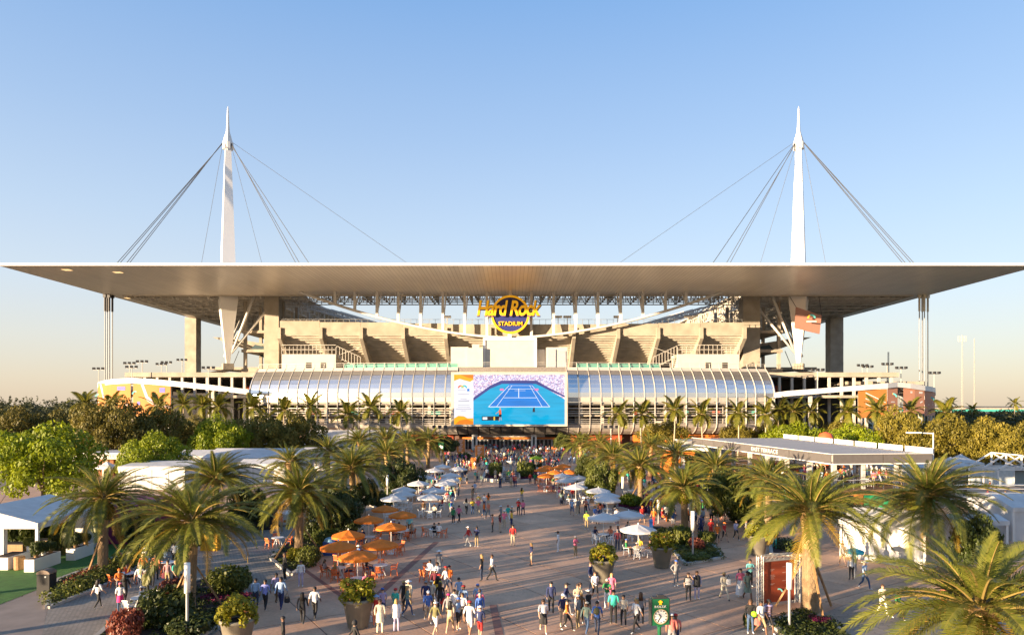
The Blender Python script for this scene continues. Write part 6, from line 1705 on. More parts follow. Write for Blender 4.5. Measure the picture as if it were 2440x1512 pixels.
def make_body(pose, skirt=None, long_top=0.0):
    key = (pose, skirt, long_top)
    if key in BODY: return BODY[key]
    J, B = skeleton(pose)
    names = list(J); idx = {n: i for i, n in enumerate(names)}
    me = bpy.data.meshes.new('rig'); me.from_pydata([J[n][0] for n in names], [(idx[a], idx[b]) for a, b, _ in B], []); me.update()
    o = bpy.data.objects.new('rig', me); col.objects.link(o)
    md = o.modifiers.new('skin', 'SKIN'); md.use_smooth_shade = True
    for i, n in enumerate(names):
        me.skin_vertices[0].data[i].radius = (J[n][1], J[n][2]); me.skin_vertices[0].data[i].use_root = (n == 'pel')
    sb = o.modifiers.new('sub', 'SUBSURF'); sb.levels = 1; sb.render_levels = 1
    dg = bpy.context.evaluated_depsgraph_get(); dg.update()
    out = bpy.data.meshes.new_from_object(o.evaluated_get(dg)); bpy.data.objects.remove(o)
    V = [v.co.copy() for v in out.vertices]; Fc = [tuple(p.vertices) for p in out.polygons]; M = []
    segs = [(Vector(J[a][0]), Vector(J[b][0]), r, (J[a][1] + J[b][1]) / 2, a, b) for a, b, r in B]
    for p in out.polygons:
        c = p.center; best = None
        for a, b, r, rad, na, nb in segs:
            d = seg_dist(c, a, b) - rad
            if best is None or d < best[0]: best = (d, r, na, nb)
        r = best[1]
        if best[2] == 'che' and best[3] == 'nec' and c.z > J['nec'][0][2] - .01: r = 0
        if best[2] == 'pel' and best[3] == 'spi' and c.z < J['pel'][0][2] - long_top: r = 3
        if pose == 'sit' and best[2] == 'pel': r = 3 if c.z < J['pel'][0][2] else r
        M.append(r)
    mb = MB(); mb.v = [tuple(v) for v in V]; mb.f = Fc; mb.m = M
    hz = J['hea'][0]
    hx, hy, hzz = hz
    mb.add([(hx - .016, hy - .088, hzz - .02), (hx + .016, hy - .088, hzz - .02), (hx, hy - .12, hzz - .015), (hx, hy - .09, hzz + .03)], [(0, 1, 2), (0, 2, 3), (1, 3, 2)], 0)   # nose
    for s in (-1, 1):
        mb.box((hx + s * .083, hy + .005, hzz), (.018, .04, .055), 0, 0)                                                                                     # ear
        mb.box((hx + s * .034, hy - .090, hzz + .022), (.022, .012, .012), 0, 6)                                                                              # eye
    mb.box((hx, hy - .088, hzz - .052), (.045, .010, .010), 0, 6)                                                                                             # mouth
    for n, s in (('L', -1), ('R', 1)):
        w = Vector(J['wri' + n][0]); q = Vector(J['pal' + n][0]); d = (q - w).normalized(); side = Vector((1, 0, 0)) if abs(d.x) < .8 else Vector((0, 1, 0))
        acr = d.cross(side).normalized()
        for k in range(4):
            b0 = q + acr * (-.026 + .0175 * k); L_ = (.062, .074, .070, .054)[k]
            m_ = b0 + d * L_ * .55 + side * (-s * .006); e = m_ + (d * .8 + side * (-s * .6)).normalized() * L_ * .45
            mb.tube(b0, m_, .0085, .008, 5, 0, False); mb.tube(m_, e, .008, .006, 5, 0)
        th = w.lerp(q, .45) - acr * .028; mb.tube(th, th + (d * .6 - acr * .6).normalized() * .055, .0105, .008, 5, 0)
    if skirt:
        lo = {'mini': .60, 'knee': .48, 'long': .16}[skirt]; wid = {'mini': .19, 'knee': .21, 'long': .26}[skirt]
        prof = [(wid, lo), (wid * .93, lo + (.93 - lo) * .4), (.165, .93), (.145, 1.02)]
        n = 14; vs = []
        for r, z in prof:
            for i in range(n):
                a = 2 * math.pi * i / n; k = 1 + .05 * math.sin(a * 5) * (1 if z < .8 else 0); vs.append((r * 1.05 * k * math.cos(a), .02 + r * .85 * k * math.sin(a), z))
        mb.add(vs, [(k*n + i, k*n + (i+1) % n, (k+1)*n + (i+1) % n, (k+1)*n + i) for k in range(3) for i in range(n)], 3)
    m = mb.mesh('person', [bark_m] * 7, None, True)
    BODY[key] = m; return m
def sphere(mb, c, rx, ry, rz, z0=-1., z1=1., n=12, rows=6, mi=0):
    pr = []
    for k in range(rows + 1):
        u = z0 + (z1 - z0) * k / rows; pr.append((math.sqrt(max(0.0004, 1 - u * u)), u))
    vs = [(c[0] + r * rx * math.cos(2 * math.pi * i / n), c[1] + r * ry * math.sin(2 * math.pi * i / n), c[2] + u * rz) for r, u in pr for i in range(n)]
    mb.add(vs, [(k*n + i, k*n + (i+1) % n, (k+1)*n + (i+1) % n, (k+1)*n + i) for k in range(rows) for i in range(n)] + [tuple(range(rows*n, rows*n + n))], mi)
    return mb
HW_ = {}
def headwear(kind):
    """built round the head centre at (0, 0, 0)"""
    if kind in HW_: return HW_[kind]
    mb = MB()
    if kind in ('short', 'long', 'tail'):
        sphere(mb, (0, .018, .035), .098, .108, .098, -.25, 1)
        if kind == 'long':
            mb.add([(-.095, .02, .02), (.095, .02, .02), (.11, .08, -.30), (-.11, .08, -.30), (-.09, .12, .02), (.09, .12, .02), (.10, .145, -.30), (-.10, .145, -.30)], [(0,1,2,3), (7,6,5,4), (0,3,7,4), (1,5,6,2), (3,2,6,7)])
        if kind == 'tail': mb.tube((0, .11, .02), (0, .15, -.22), .035, .015, 7)
    elif kind == 'cap':
        sphere(mb, (0, .0, .045), .100, .112, .085, -.05, 1); mb.add([(-.075, -.09, .045), (.075, -.09, .045), (.055, -.20, .03), (-.055, -.20, .03), (-.075, -.09, .055), (.075, -.09, .055), (.055, -.20, .04), (-.055, -.20, .04)], [(3,2,1,0), (4,5,6,7), (0,4,7,3), (1,2,6,5), (2,3,7,6)])
    elif kind == 'sunhat':
        sphere(mb, (0, .0, .055), .100, .112, .085, -.1, 1); mb.lathe([(.10, .05), (.20, .035), (.205, .045), (.10, .065)], 16, (0, 0, 0), 0, False)
    elif kind == 'hood':
        sphere(mb, (0, .015, .0), .115, .125, .14, -.85, 1)
    HW_[kind] = mb.mesh({'short': 'hair', 'long': 'hair', 'tail': 'hair', 'cap': 'cap', 'sunhat': 'sun_hat', 'hood': 'hood'}[kind], [bark_m], None, True)
    return HW_[kind]
CLOTH = {'white': (.74, .73, .72), 'cream': (.66, .58, .44), 'black': (.018, .018, .020), 'navy': (.02, .03, .10), 'blue': (.05, .13, .42), 'light blue': (.30, .42, .60), 'periwinkle': (.20, .23, .55), 'lilac': (.42, .34, .52), 'red': (.52, .03, .025), 'salmon': (.60, .17, .14), 'pink': (.72, .16, .26), 'hot pink': (.75, .03, .18), 'orange': (.68, .16, .02), 'teal': (.04, .46, .36), 'aqua': (.20, .58, .58), 'green': (.03, .22, .07), 'sage': (.17, .24, .20), 'neon yellow': (.55, .75, .05), 'yellow': (.70, .45, .04), 'grey': (.22, .22, .23), 'olive': (.14, .13, .05), 'maroon': (.12, .015, .03), 'mauve': (.32, .19, .20), 'khaki': (.32, .24, .13), 'jeans': (.05, .09, .18), 'dark jeans': (.022, .035, .075), 'lavender': (.40, .37, .52), 'brown': (.13, .07, .03), 'coral': (.70, .22, .12), 'beige': (.46, .37, .26)}
HAIRC = {'black': (.012, .010, .010), 'brown': (.06, .03, .015), 'blond': (.38, .24, .09), 'grey': (.34, .33, .32)}
SKINC = [(.46, .27, .18), (.52, .32, .22), (.34, .18, .105), (.16, .08, .045), (.42, .24, .15)]
def cloth(c): return mat('cloth_' + c.replace(' ', '_'), CLOTH[c], .85, var=.12, scale=9.)
def hairm(c): return mat('hair_' + c, HAIRC[c], .6, var=.1, scale=30.)
def skinm(i): return mat('skin_%d' % i, SKINC[i], .55, var=.04)
shoe_w = mat('shoe_white', (.65, .64, .62), .6, var=.05); shoe_b = mat('shoe_black', (.025, .022, .02), .5, var=.05)
eye_m = mat('eye_dark', (.03, .02, .02), .4, var=0)
NP = [0]; PEOPLE = []
def person(p, rz, pose, top, legs, head=('short', 'black'), label='', skin=None, sleeves=False, bare=None, skirt=None, sc=1.0, shoes=None, z=0., group=None, extra=None, long_top=.02):
    NP[0] += 1; r = random.Random(NP[0] * 13 + 5)
    me = make_body(pose, skirt, long_top)
    o = bpy.data.objects.new('person', me); col.objects.link(o)
    s = 1.04 * sc * r.uniform(.95, 1.04)
    o.location = (p[0], p[1], z + .012); o.rotation_euler = (0, 0, R(rz)); o.scale = (s * r.uniform(.95, 1.06), s, s)
    if skin is None: skin = r.choice((0, 1, 1, 2, 3, 4))
    sk = skinm(skin); tp = cloth(top); lg = cloth(legs)
    ms = [sk, tp, tp if sleeves else sk, lg, sk if bare else lg, shoes or r.choice((shoe_w, shoe_b, shoe_w)), eye_m]
    for i, m in enumerate(ms):
        o.material_slots[i].link = 'OBJECT'; o.material_slots[i].material = m
    dz = -.43 if pose == 'sit' else 0
    kind, hc = head
    if kind in ('cap', 'sunhat'):
        h = inst('hair', headwear('short'), o, (0, -.015, 1.59 + dz), (0, 0, 0), .97); h.material_slots[0].link = 'OBJECT'; h.material_slots[0].material = hairm(r.choice(('black', 'brown', 'brown')))
    h = inst({'short': 'hair', 'long': 'hair', 'tail': 'hair', 'cap': 'cap', 'sunhat': 'sun_hat', 'hood': 'hood'}[kind], headwear(kind), o, (0, -.015, 1.60 + dz), (0, 0, 0), 1.03)
    h.material_slots[0].link = 'OBJECT'; h.material_slots[0].material = hairm(hc) if kind in ('short', 'long', 'tail') else cloth(hc)
    if extra:
        e = MB(); nm, c_ = extra
        if nm == 'backpack': sphere(e, (0, .17, 1.27 + dz), .14, .09, .21, -1, 1, 10, 6)
        elif nm == 'tied_sweater': e.lathe([(.20, .62), (.19, .80), (.165, .98), (.17, 1.02)], 12, (0, .02, 0), 0, False)
        elif nm == 'jacket': e.lathe([(.20, .78), (.195, .95), (.185, 1.15), (.20, 1.38), (.12, 1.47)], 14, (0, .01, 0), 0, False)
        elif nm == 'stripes':
            for k in range(5): e.lathe([(.186, 1.0 + k * .085), (.186, 1.035 + k * .085)], 14, (0, .005, 0), 0, False)
            e.v = [(v[0], v[1] * .72, v[2]) for v in e.v]
        inst(nm, e.mesh(nm, cloth(c_), None, True), o)
    tag(o, label, 'person', group)
    PEOPLE.append(o)
    return o
def bag(p, z, c, label, s=(.34, .16, .36), rz=0.):
    mb = MB(); x, y = p[0], p[1]
    mb.lathe([(.38, 0), (.5, .08), (.48, .7), (.36, 1.0)], 10); mb.v = [(v[0] * s[0], v[1] * s[1], v[2] * s[2]) for v in mb.v]
    cs, sn = math.cos(R(rz)), math.sin(R(rz))
    mb.v = [(x + v[0] * cs - v[1] * sn, y + v[0] * sn + v[1] * cs, z + v[2]) for v in mb.v]
    t = thing('bag', label, 'bag', (x, y, z)); mb.build('body', cloth(c), t)
    h = MB(); h.tube((x - .1 * cs, y - .1 * sn, z + s[2]), (x, y, z + s[2] + .25), .012, None, 5); h.tube((x + .1 * cs, y + .1 * sn, z + s[2]), (x, y, z + s[2] + .25), .012, None, 5); h.build('handle', cloth('black'), t)
A_, T_, L_F, R_F = 180, 0, -90, 90
SB_, LB, BB = ('short', 'black'), ('long', 'black'), ('long', 'brown')
LIST = [
 # crop, x, y of feet, turn, pose, top, legs, head, label, options
 ('A', 215, 838, 160, 'walk', 'white', 'black', LB, 'woman with long black hair in white top and black trousers beside the lawn hedge', {}),
 ('A', 540, 885, 200, 'stand', 'white', 'jeans', ('cap', 'pink'), 'person in pink cap with hot pink sweater tied around the waist', {'extra': ('tied_sweater', 'hot pink'), 'skin': 3}),
 ('A', 605, 760, 190, 'walk', 'black', 'black', LB, 'person in black beside the pink capped person on the paver lane', {}),
 ('A', 640, 470, 90, 'sit', 'red', 'black', ('short', 'brown'), 'person in bright red shirt sitting by the lawn hedge', {'bare': 1}),
 ('A', 525, 560, 30, 'sit', 'orange', 'grey', ('cap', 'orange'), 'person in orange sitting in front of the person in red', {}),
 ('A', 830, 600, 185, 'walk', 'white', 'dark jeans', ('cap', 'white'), 'person in white cap and white shirt on the paver lane, seen from behind', {}),
 ('A', 920, 680, 175, 'stand', 'olive', 'black', ('short', 'grey'), 'person in long olive jacket next to the white capped person', {'sleeves': 1, 'extra': ('jacket', 'olive')}),
 ('A', 1005, 530, 200, 'walk', 'black', 'black', ('long', 'blond'), 'blond person in black walking up the paver lane', {'sleeves': 1}),
 ('A', 880, 400, 170, 'walk', 'orange', 'black', ('long', 'blond'), 'person in orange top in the group behind the hedge', {}),
 ('A', 1060, 420, 190, 'stand', 'coral', 'black', ('tail', 'blond'), 'person in coral top with blond ponytail on the paver lane', {}),
 ('A', 1235, 520, 185, 'stand', 'mauve', 'khaki', ('short', 'brown'), 'person in mauve jacket and khaki trousers near the nearest left palm', {'sleeves': 1}),
 ('A', 1350, 530, 60, 'walk', 'teal', 'black', ('short', 'blond'), 'person in bright teal shirt striding near the nearest left palm', {}),
 ('A', 1430, 640, 200, 'sit', 'black', 'black', SB_, 'person in black sitting just left of the nearest left lamp post', {'sleeves': 1}),
 ('A', 850, 830, 90, 'sit', 'white', 'red', ('cap', 'white'), 'person in white sitting at the white table by the speckled bush', {}),
 ('A', 905, 190, 180, 'sit', 'white', 'blue', ('sunhat', 'white'), 'person in white shirt and blue shorts sitting behind the hedge', {}),
 ('A', 1190, 190, 150, 'sit', 'light blue', 'grey', ('cap', 'yellow'), 'person in light blue shirt with yellow cap left of the palm', {}),
 ('A', 1335, 210, 180, 'stand', 'white', 'black', ('short', 'brown'), 'person in white shirt standing behind the nearest left palm', {}),
 ('B', 285, 815, 178, 'stand', 'light blue', 'dark jeans', SB_, 'person in light blue shirt, hands low, beside the magenta flower kerb', {'skin': 2, 'sleeves': 1}),
 ('B', 425, 868, 182, 'walk', 'periwinkle', 'black', SB_, 'person in periwinkle shirt and black trousers seen from behind', {'skin': 3}),
 ('B', 588, 755, 175, 'walk', 'lilac', 'brown', SB_, 'person in lilac shirt half hidden behind the broad white and blue shirt', {'skin': 3}),
 ('B', 655, 860, 180, 'walk', 'light blue', 'navy', SB_, 'person in pale blue sunlit shirt and navy trousers carrying a black case', {'skin': 3, 'sleeves': 1, 'sc': 1.06}),
 ('B', 710, 425, -50, 'stand', 'black', 'black', ('short', 'brown'), 'person in black standing at the tip of the long planter bed', {'sleeves': 1, 'sc': 1.05}),
 ('B', 945, 515, 10, 'stand', 'white', 'lavender', ('tail', 'brown'), 'person all in white and lavender standing at the plaza edge', {'sleeves': 1}),
 ('B', 970, 1072, 185, 'walk', 'black', 'black', LB, 'woman in black jacket and black trousers walking beside the man in white shirt', {'sleeves': 1, 'long_top': .2}),
 ('B', 1150, 998, 178, 'walk', 'white', 'black', SB_, 'man in white shirt and black trousers walking away near the dark flower pot', {'skin': 3}),
 ('B', 685, 1465, -75, 'stand', 'black', 'black', SB_, 'man in dark suit and white shirt cut by the bottom edge', {'sleeves': 1, 'skin': 3}),
 ('B', 1735, 1560, -60, 'walk', 'black', 'black', ('hood', 'black'), 'person in black with arm out crossing the bottom edge below the flower pot', {'sleeves': 1}),
 ('B', 2105, 1205, 180, 'stand', 'cream', 'cream', ('short', 'brown'), 'person in long cream shirt right of the dark flower pot', {'sleeves': 1, 'skirt': 'mini', 'skin': 2}),
 ('B', 2045, 1095, 180, 'stand', 'red', 'coral', ('sunhat', 'light blue'), 'person in red with pale blue sun hat behind the cream shirt', {}),
 ('B', 2345, 1178, 178, 'stand', 'white', 'lavender', ('long', 'blond'), 'person in white jacket and lavender trousers with blond hair', {'sleeves': 1, 'extra': ('jacket', 'white')}),
 ('C', 215, 885, -20, 'walk', 'black', 'black', ('short', 'blond'), 'person in black and red shirt and black shorts striding toward the viewer', {'bare': 1, 'shoes': shoe_w, 'extra': None}),
 ('C', 540, 885, 170, 'stand', 'navy', 'lavender', ('cap', 'grey'), 'person in navy jacket and pale shorts left of the cream shirted person', {'sleeves': 1, 'bare': 1}),
 ('C', 620, 865, 182, 'stand', 'cream', 'khaki', ('cap', 'cream'), 'person in cream shirt and cream cap standing in the central group', {'sleeves': 1}),
 ('C', 750, 895, 175, 'stand', 'black', 'black', LB, 'person in black carrying a red bag in the central group', {'sleeves': 1}),
 ('C', 680, 1225, 150, 'walk', 'olive', 'white', ('cap', 'white'), 'person in dark vest, white shorts and white cap at the bottom middle', {'bare': 1, 'skin': 1}),
 ('C', 870, 1088, 160, 'walk', 'grey', 'beige', ('cap', 'hot pink'), 'person in grey top, beige shorts and hot pink cap', {'bare': 1}),
 ('C', 955, 1005, 150, 'walk', 'white', 'grey', SB_, 'person in white top behind the hot pink cap', {'bare': 1}),
 ('C', 1075, 1062, 178, 'stand', 'white', 'black', ('short', 'brown'), 'person in white shirt and black shorts in the bottom middle group', {'bare': 1}),
 ('C', 1300, 905, 180, 'stand', 'light blue', 'grey', ('cap', 'blue'), 'person in light blue shirt and grey shorts behind the white capped person', {'bare': 1}),
 ('C', 1180, 1235, 165, 'walk', 'white', 'white', ('cap', 'red'), 'person in white tank top and dark red cap at the bottom edge', {'bare': 1, 'skin': 2}),
 ('C', 1335, 1292, 170, 'walk', 'navy', 'red', ('cap', 'white'), 'person in navy shirt, bright red shorts and white cap', {'bare': 1, 'skin': 1}),
 ('C', 2260, 1192, 5, 'walk', 'white', 'black', BB, 'woman with long hair in white blouse and black skirt facing the viewer', {'bare': 1, 'skirt': 'knee', 'skin': 1}),
 ('C', 2375, 910, 178, 'walk', 'navy', 'black', SB_, 'person in navy and black behind the woman in black skirt', {'sleeves': 1}),
 ('C', 600, 395, 150, 'sit', 'white', 'salmon', SB_, 'person in white shirt sitting on an orange chair in the open plaza', {'skin': 3}),
 ('C', 735, 330, 180, 'stand', 'grey', 'grey', ('sunhat', 'white'), 'person in grey with white sun hat in the open plaza', {}),
 ('C', 705, 430, -60, 'sit', 'white', 'brown', ('short', 'brown'), 'person in white sitting opposite in the open plaza', {}),
 ('D', 775, 1052, -20, 'stand', 'brown', 'black', ('long', 'blond'), 'woman in long dark dress with light shoulder near the middle right', {'long_top': .2}),
 ('D', 862, 1215, 150, 'walk', 'sage', 'jeans', ('cap', 'cream'), 'person in sage shirt and jeans with cream cap, bottom middle right', {'sleeves': 1}),
 ('D', 1015, 1232, 165, 'walk', 'blue', 'dark jeans', SB_, 'person in blue shirt with a dark backpack, bottom middle right', {'extra': ('backpack', 'olive')}),
 ('D', 918, 565, 60, 'stand', 'navy', 'grey', ('short', 'brown'), 'person in navy jacket leaning near the pale flower pot', {'sleeves': 1}),
 ('D', 985, 716, 10, 'walk', 'white', 'black', BB, 'woman in white top and black shorts before the pale flower pot', {'bare': 1, 'skin': 1, 'shoes': shoe_w}),
 ('D', 1230, 740, 0, 'stand', 'pink', 'pink', ('long', 'blond'), 'woman in pale pink outfit with long blond hair right of the pale flower pot', {'skin': 1}),
 ('D', 1255, 1065, 175, 'stand', 'teal', 'black', SB_, 'man in bright teal shirt and black trousers standing in front of the pink outfit', {'skin': 2, 'sc': 1.05}),
 ('D', 1400, 1092, 180, 'stand', 'cream', 'black', SB_, 'man in cream shirt and black trousers seen from behind left of the clock sign', {'skin': 2}),
 ('D', 1585, 1190, -60, 'walk', 'white', 'black', ('long', 'blond'), 'blond woman in white blouse and black leggings striding by the clock sign', {}),
 ('D', 1655, 1065, 170, 'walk', 'grey', 'black', BB, 'person with brown hair in grey and black behind the striding blond woman', {'sleeves': 1}),
 ('D', 2170, 512, 10, 'hips', 'grey', 'grey', ('cap', 'blue'), 'person in grey jacket and blue cap standing left of the striped shirt', {'sleeves': 1}),
 ('D', 2350, 716, -10, 'raise', 'black', 'black', ('short', 'brown'), 'person in black and white striped shirt with a hand raised to the head', {'extra': ('stripes', 'white'), 'skin': 1}),
 ('D', 2165, 1420, 175, 'stand', 'salmon', 'navy', ('cap', 'red'), 'person in salmon shirt and dark red cap right of the clock sign', {}),
 ('D', 2105, 1440, 180, 'stand', 'salmon', 'grey', ('cap', 'white'), 'person in white cap beside the salmon shirt at the clock sign', {}),
 ('E', 412, 1030, 0, 'stand', 'lavender', 'lavender', ('short', 'brown'), 'person in black cardigan over lavender right of the striped shirt', {'sleeves': 1, 'extra': ('jacket', 'black')}),
 ('E', 780, 1040, 20, 'walk', 'cream', 'cream', ('short', 'blond'), 'person dressed all in cream holding a white bundle', {'sleeves': 1}),
 ('E', 1005, 1000, 0, 'stand', 'pink', 'white', LB, 'woman in pink top and white skirt left of the directory board', {'bare': 1, 'skirt': 'long'}),
 ('E', 1100, 1040, 10, 'walk', 'sage', 'sage', ('tail', 'black'), 'woman in sage green dress left of the directory board', {'bare': 1, 'skirt': 'knee'}),
 ('E', 1135, 860, 0, 'phone', 'aqua', 'black', SB_, 'person in aqua shirt standing beside the top of the truss frame', {}),
 ('E', 1140, 1495, -5, 'stand', 'black', 'jeans', ('long', 'brown'), 'woman in black sweater and jeans holding a green ball', {'sleeves': 1}),
 ('E', 1285, 1520, 20, 'walk', 'white', 'khaki', SB_, 'man in white polo and khaki shorts with a salmon bag', {'skin': 3, 'bare': 1}),
 ('E', 1385, 1495, 10, 'walk', 'lilac', 'black', ('cap', 'black'), 'man in striped shirt, black shorts and black cap', {'skin': 3, 'bare': 1, 'extra': ('stripes', 'brown')}),
 ('E', 470, 150, 170, 'stand', 'navy', 'navy', ('hood', 'navy'), 'hooded person in navy behind the right island bed', {'sleeves': 1}),
 ('E', 690, 268, 175, 'stand', 'orange', 'black', ('short', 'brown'), 'person in orange shirt and black shorts behind the right island', {'bare': 1, 'skin': 2}),
 ('E', 785, 250, 30, 'walk', 'red', 'black', ('cap', 'orange'), 'person in red shirt and black shorts striding behind the right island', {'bare': 1}),
 ('E', 602, 200, 0, 'stand', 'red', 'red', ('cap', 'red'), 'person all in red behind the right island bed', {}),
 ('E', 945, 222, 10, 'walk', 'lavender', 'black', ('short', 'brown'), 'person in lavender shirt and black trousers left of the right flower pot', {'sleeves': 1}),
 ('E', 1085, 226, 60, 'walk', 'grey', 'black', SB_, 'person in grey shirt behind the right flower pot', {}),
 ('E', 1178, 222, 180, 'stand', 'white', 'black', ('short', 'blond'), 'person in white shirt behind the right flower pot', {'sleeves': 1}),
 ('E', 1470, 345, -20, 'walk', 'black', 'teal', LB, 'person in black top and teal trousers beside the dark hedge', {}),
 ('I', 765, 652, 180, 'walk', 'white', 'khaki', ('short', 'brown'), 'person in white shirt and khaki shorts on the right path', {'bare': 1}),
 ('I', 845, 778, 180, 'stand', 'white', 'black', ('sunhat', 'white'), 'person in white shirt and white sun hat below the aqua umbrella', {'sleeves': 1}),
 ('I', 872, 705, 175, 'stand', 'aqua', 'grey', ('short', 'brown'), 'person in aqua holding the aqua hand umbrella', {}),
 ('I', 968, 862, 30, 'walk', 'light blue', 'jeans', ('sunhat', 'white'), 'person in jeans half hidden by the big corner palm', {}),
 ('I', 1135, 1098, 0, 'walk', 'cream', 'white', ('short', 'brown'), 'person in white trousers on the plank paving under the palm fronds', {}),
 ('I', 1280, 1152, 20, 'walk', 'green', 'khaki', ('short', 'brown'), 'person in dark green shirt and khaki shorts on the plank paving', {'bare': 1}),
 ('I', 1700, 1112, 10, 'stand', 'coral', 'orange', ('cap', 'orange'), 'person in orange trousers under the corner palm', {}),
 ('I', 1825, 1290, 170, 'stand', 'black', 'grey', SB_, 'person in black shirt and grey trousers under the corner palm', {}),
 ('G', 512, 1168, -10, 'stand', 'neon yellow', 'khaki', ('cap', 'green'), 'person in neon yellow vest left of the square white umbrella', {}),
 ('G', 695, 1092, 178, 'stand', 'navy', 'black', ('short', 'brown'), 'person in navy standing behind the square white umbrella', {'sleeves': 1}),
 ('G', 1012, 1092, 180, 'stand', 'white', 'navy', SB_, 'person in white shirt between two white umbrellas on the right', {'sleeves': 1}),
 ('G', 1020, 1520, 172, 'stand', 'maroon', 'dark jeans', ('short', 'grey'), 'person in maroon jacket arm in arm with one in black', {'sleeves': 1, 'long_top': .15}),
 ('G', 1125, 1515, 188, 'stand', 'black', 'black', ('short', 'grey'), 'person in black arm in arm with the maroon jacket', {'sleeves': 1, 'long_top': .15}),
 ('G', 1620, 1110, -40, 'walk', 'orange', 'red', ('short', 'blond'), 'person in orange walking below the fern wrapped palm', {}),
 ('G', 1430, 1070, 20, 'walk', 'red', 'black', ('cap', 'orange'), 'person in red walking beside the dark bin under the palms', {'bare': 1}),
 ('G', 1940, 1145, 180, 'stand', 'blue', 'white', ('cap', 'neon yellow'), 'person in blue shirt and white shorts by the table under the palms', {'bare': 1}),
 ('G', 1760, 1040, 60, 'sit', 'red', 'orange', ('cap', 'red'), 'person in red sitting at the table under the right palms', {}),
 ('G', 1850, 790, 0, 'stand', 'red', 'black', ('cap', 'black'), 'person in red standing behind the table under the right palms', {}),
 ('G', 1830, 960, 170, 'sit', 'white', 'white', SB_, 'person in white sitting at the table under the right palms', {}),
 ('F', 20, 1000, 10, 'stand', 'brown', 'white', ('short', 'brown'), 'tall person in brown right of the second fern wrapped palm', {}),
 ('F', 300, 1005, 170, 'walk', 'grey', 'black', ('cap', 'grey'), 'person in grey in the group under the pale stemmed tree', {'sleeves': 1}),
 ('F', 390, 990, 180, 'walk', 'hot pink', 'white', ('cap', 'white'), 'person in hot pink top and white trousers under the pale stemmed tree', {}),
 ('F', 110, 1180, 180, 'sit', 'navy', 'navy', ('hood', 'navy'), 'person in navy hood crouching behind the low clipped bush', {'sleeves': 1}),
 ('H', 1255, 960, 10, 'stand', 'brown', 'white', ('cap', 'orange'), 'person in brown vest and white trousers below the white umbrellas', {'sleeves': 1}),
 ('H', 1440, 960, 150, 'sit', 'cream', 'black', ('short', 'brown'), 'person in cream sitting at a white table left of centre', {}),
 ('H', 1028, 1250, 178, 'stand', 'aqua', 'brown', SB_, 'person in aqua shirt right of the orange umbrella cluster', {}),
 ('H', 1435, 1300, 178, 'sit', 'black', 'black', SB_, 'person in black sitting on an orange chair left of the middle', {}),
 ('H', 1510, 1310, 178, 'sit', 'white', 'orange', SB_, 'person in white sitting on an orange chair left of the middle', {}),
 ('H', 300, 640, 150, 'sit', 'navy', 'navy', ('cap', 'cream'), 'person in navy sitting at a white table on the lane', {}),
]
for k, cx, cy, rz, pose, top, legs, head, label, op in LIST:
    op = {a: b for a, b in op.items() if b is not None}
    person(GC(k, cx, cy), rz, pose, top, legs, head, label, **op)
for k, cx, cy, z, c_, lb in (('B', 745, 860, .45, 'black', 'black case carried by the person in the pale blue sunlit shirt'), ('C', 790, 895, .5, 'red', 'red bag carried by the person in black'), ('E', 1235, 1520, .55, 'salmon', 'salmon bag carried by the man in the white polo'), ('A', 1180, 520, .6, 'maroon', 'maroon bag carried by the person in the mauve jacket'), ('B', 1950, 1030, .0, 'white', 'white carrier bag on the ground behind the dark flower pot'), ('E', 840, 1040, .95, 'white', 'white bundle held by the person dressed in cream')):
    bag(GC(k, cx, cy), z, c_, lb)
q = GC('E', 1150, 1500); sphere(MB(), (q.x + .05, q.y - .3, 1.15), .16, .16, .16).solo('green_ball', mat('ball_green', (.30, .62, .02), .6), 'large lime green tennis ball held by the woman in black sweater', 'ball', None, True)
# seated guests under the umbrellas
TOPS = ['white', 'navy', 'black', 'light blue', 'red', 'cream', 'grey', 'pink', 'teal', 'orange', 'lilac', 'sage', 'coral', 'maroon', 'blue', 'green', 'yellow', 'beige']
BOT = ['black', 'jeans', 'khaki', 'white', 'navy', 'grey', 'beige', 'dark jeans']
HD = [('short', 'black'), ('short', 'brown'), ('long', 'black'), ('long', 'brown'), ('long', 'blond'), ('cap', 'white'), ('cap', 'black'), ('cap', 'red'), ('sunhat', 'white'), ('short', 'grey'), ('tail', 'brown'), ('cap', 'blue')]
HW = lambda h: {'short': '%s hair', 'long': 'long %s hair', 'tail': '%s ponytail', 'cap': '%s cap', 'sunhat': '%s sun hat'}[h[0]] % h[1]
rp = random.Random(77); USED = set()
def combo(zone):
    for _ in range(200):
        c_ = (rp.choice(TOPS), rp.choice(BOT), rp.choice(HD))
        if (zone,) + c_ not in USED: USED.add((zone,) + c_); return c_
near_seats = sorted(SEATS, key=lambda s: s[0].y)
for p, a, ph, colr, where in near_seats:
    if p.y < 66: pr_ = .62
    else: pr_ = .33
    if rp.random() > pr_: continue
    t_, b_, h_ = combo(where)
    person((p.x, p.y), math.degrees(a) - 90, 'sit', t_, b_, h_, 'seated person in %s and %s with %s, under %s' % (t_, b_, HW(h_), where), bare=rp.random() < .3, group='guests seated under the umbrellas')
def inpoly(x, y, poly):
    r = False
    for i in range(len(poly)):
        (x0, y0), (x1, y1) = poly[i], poly[i - 1]
        if (y0 > y) != (y1 > y) and x < (x1 - x0) * (y - y0) / (y1 - y0) + x0: r = not r
    return r
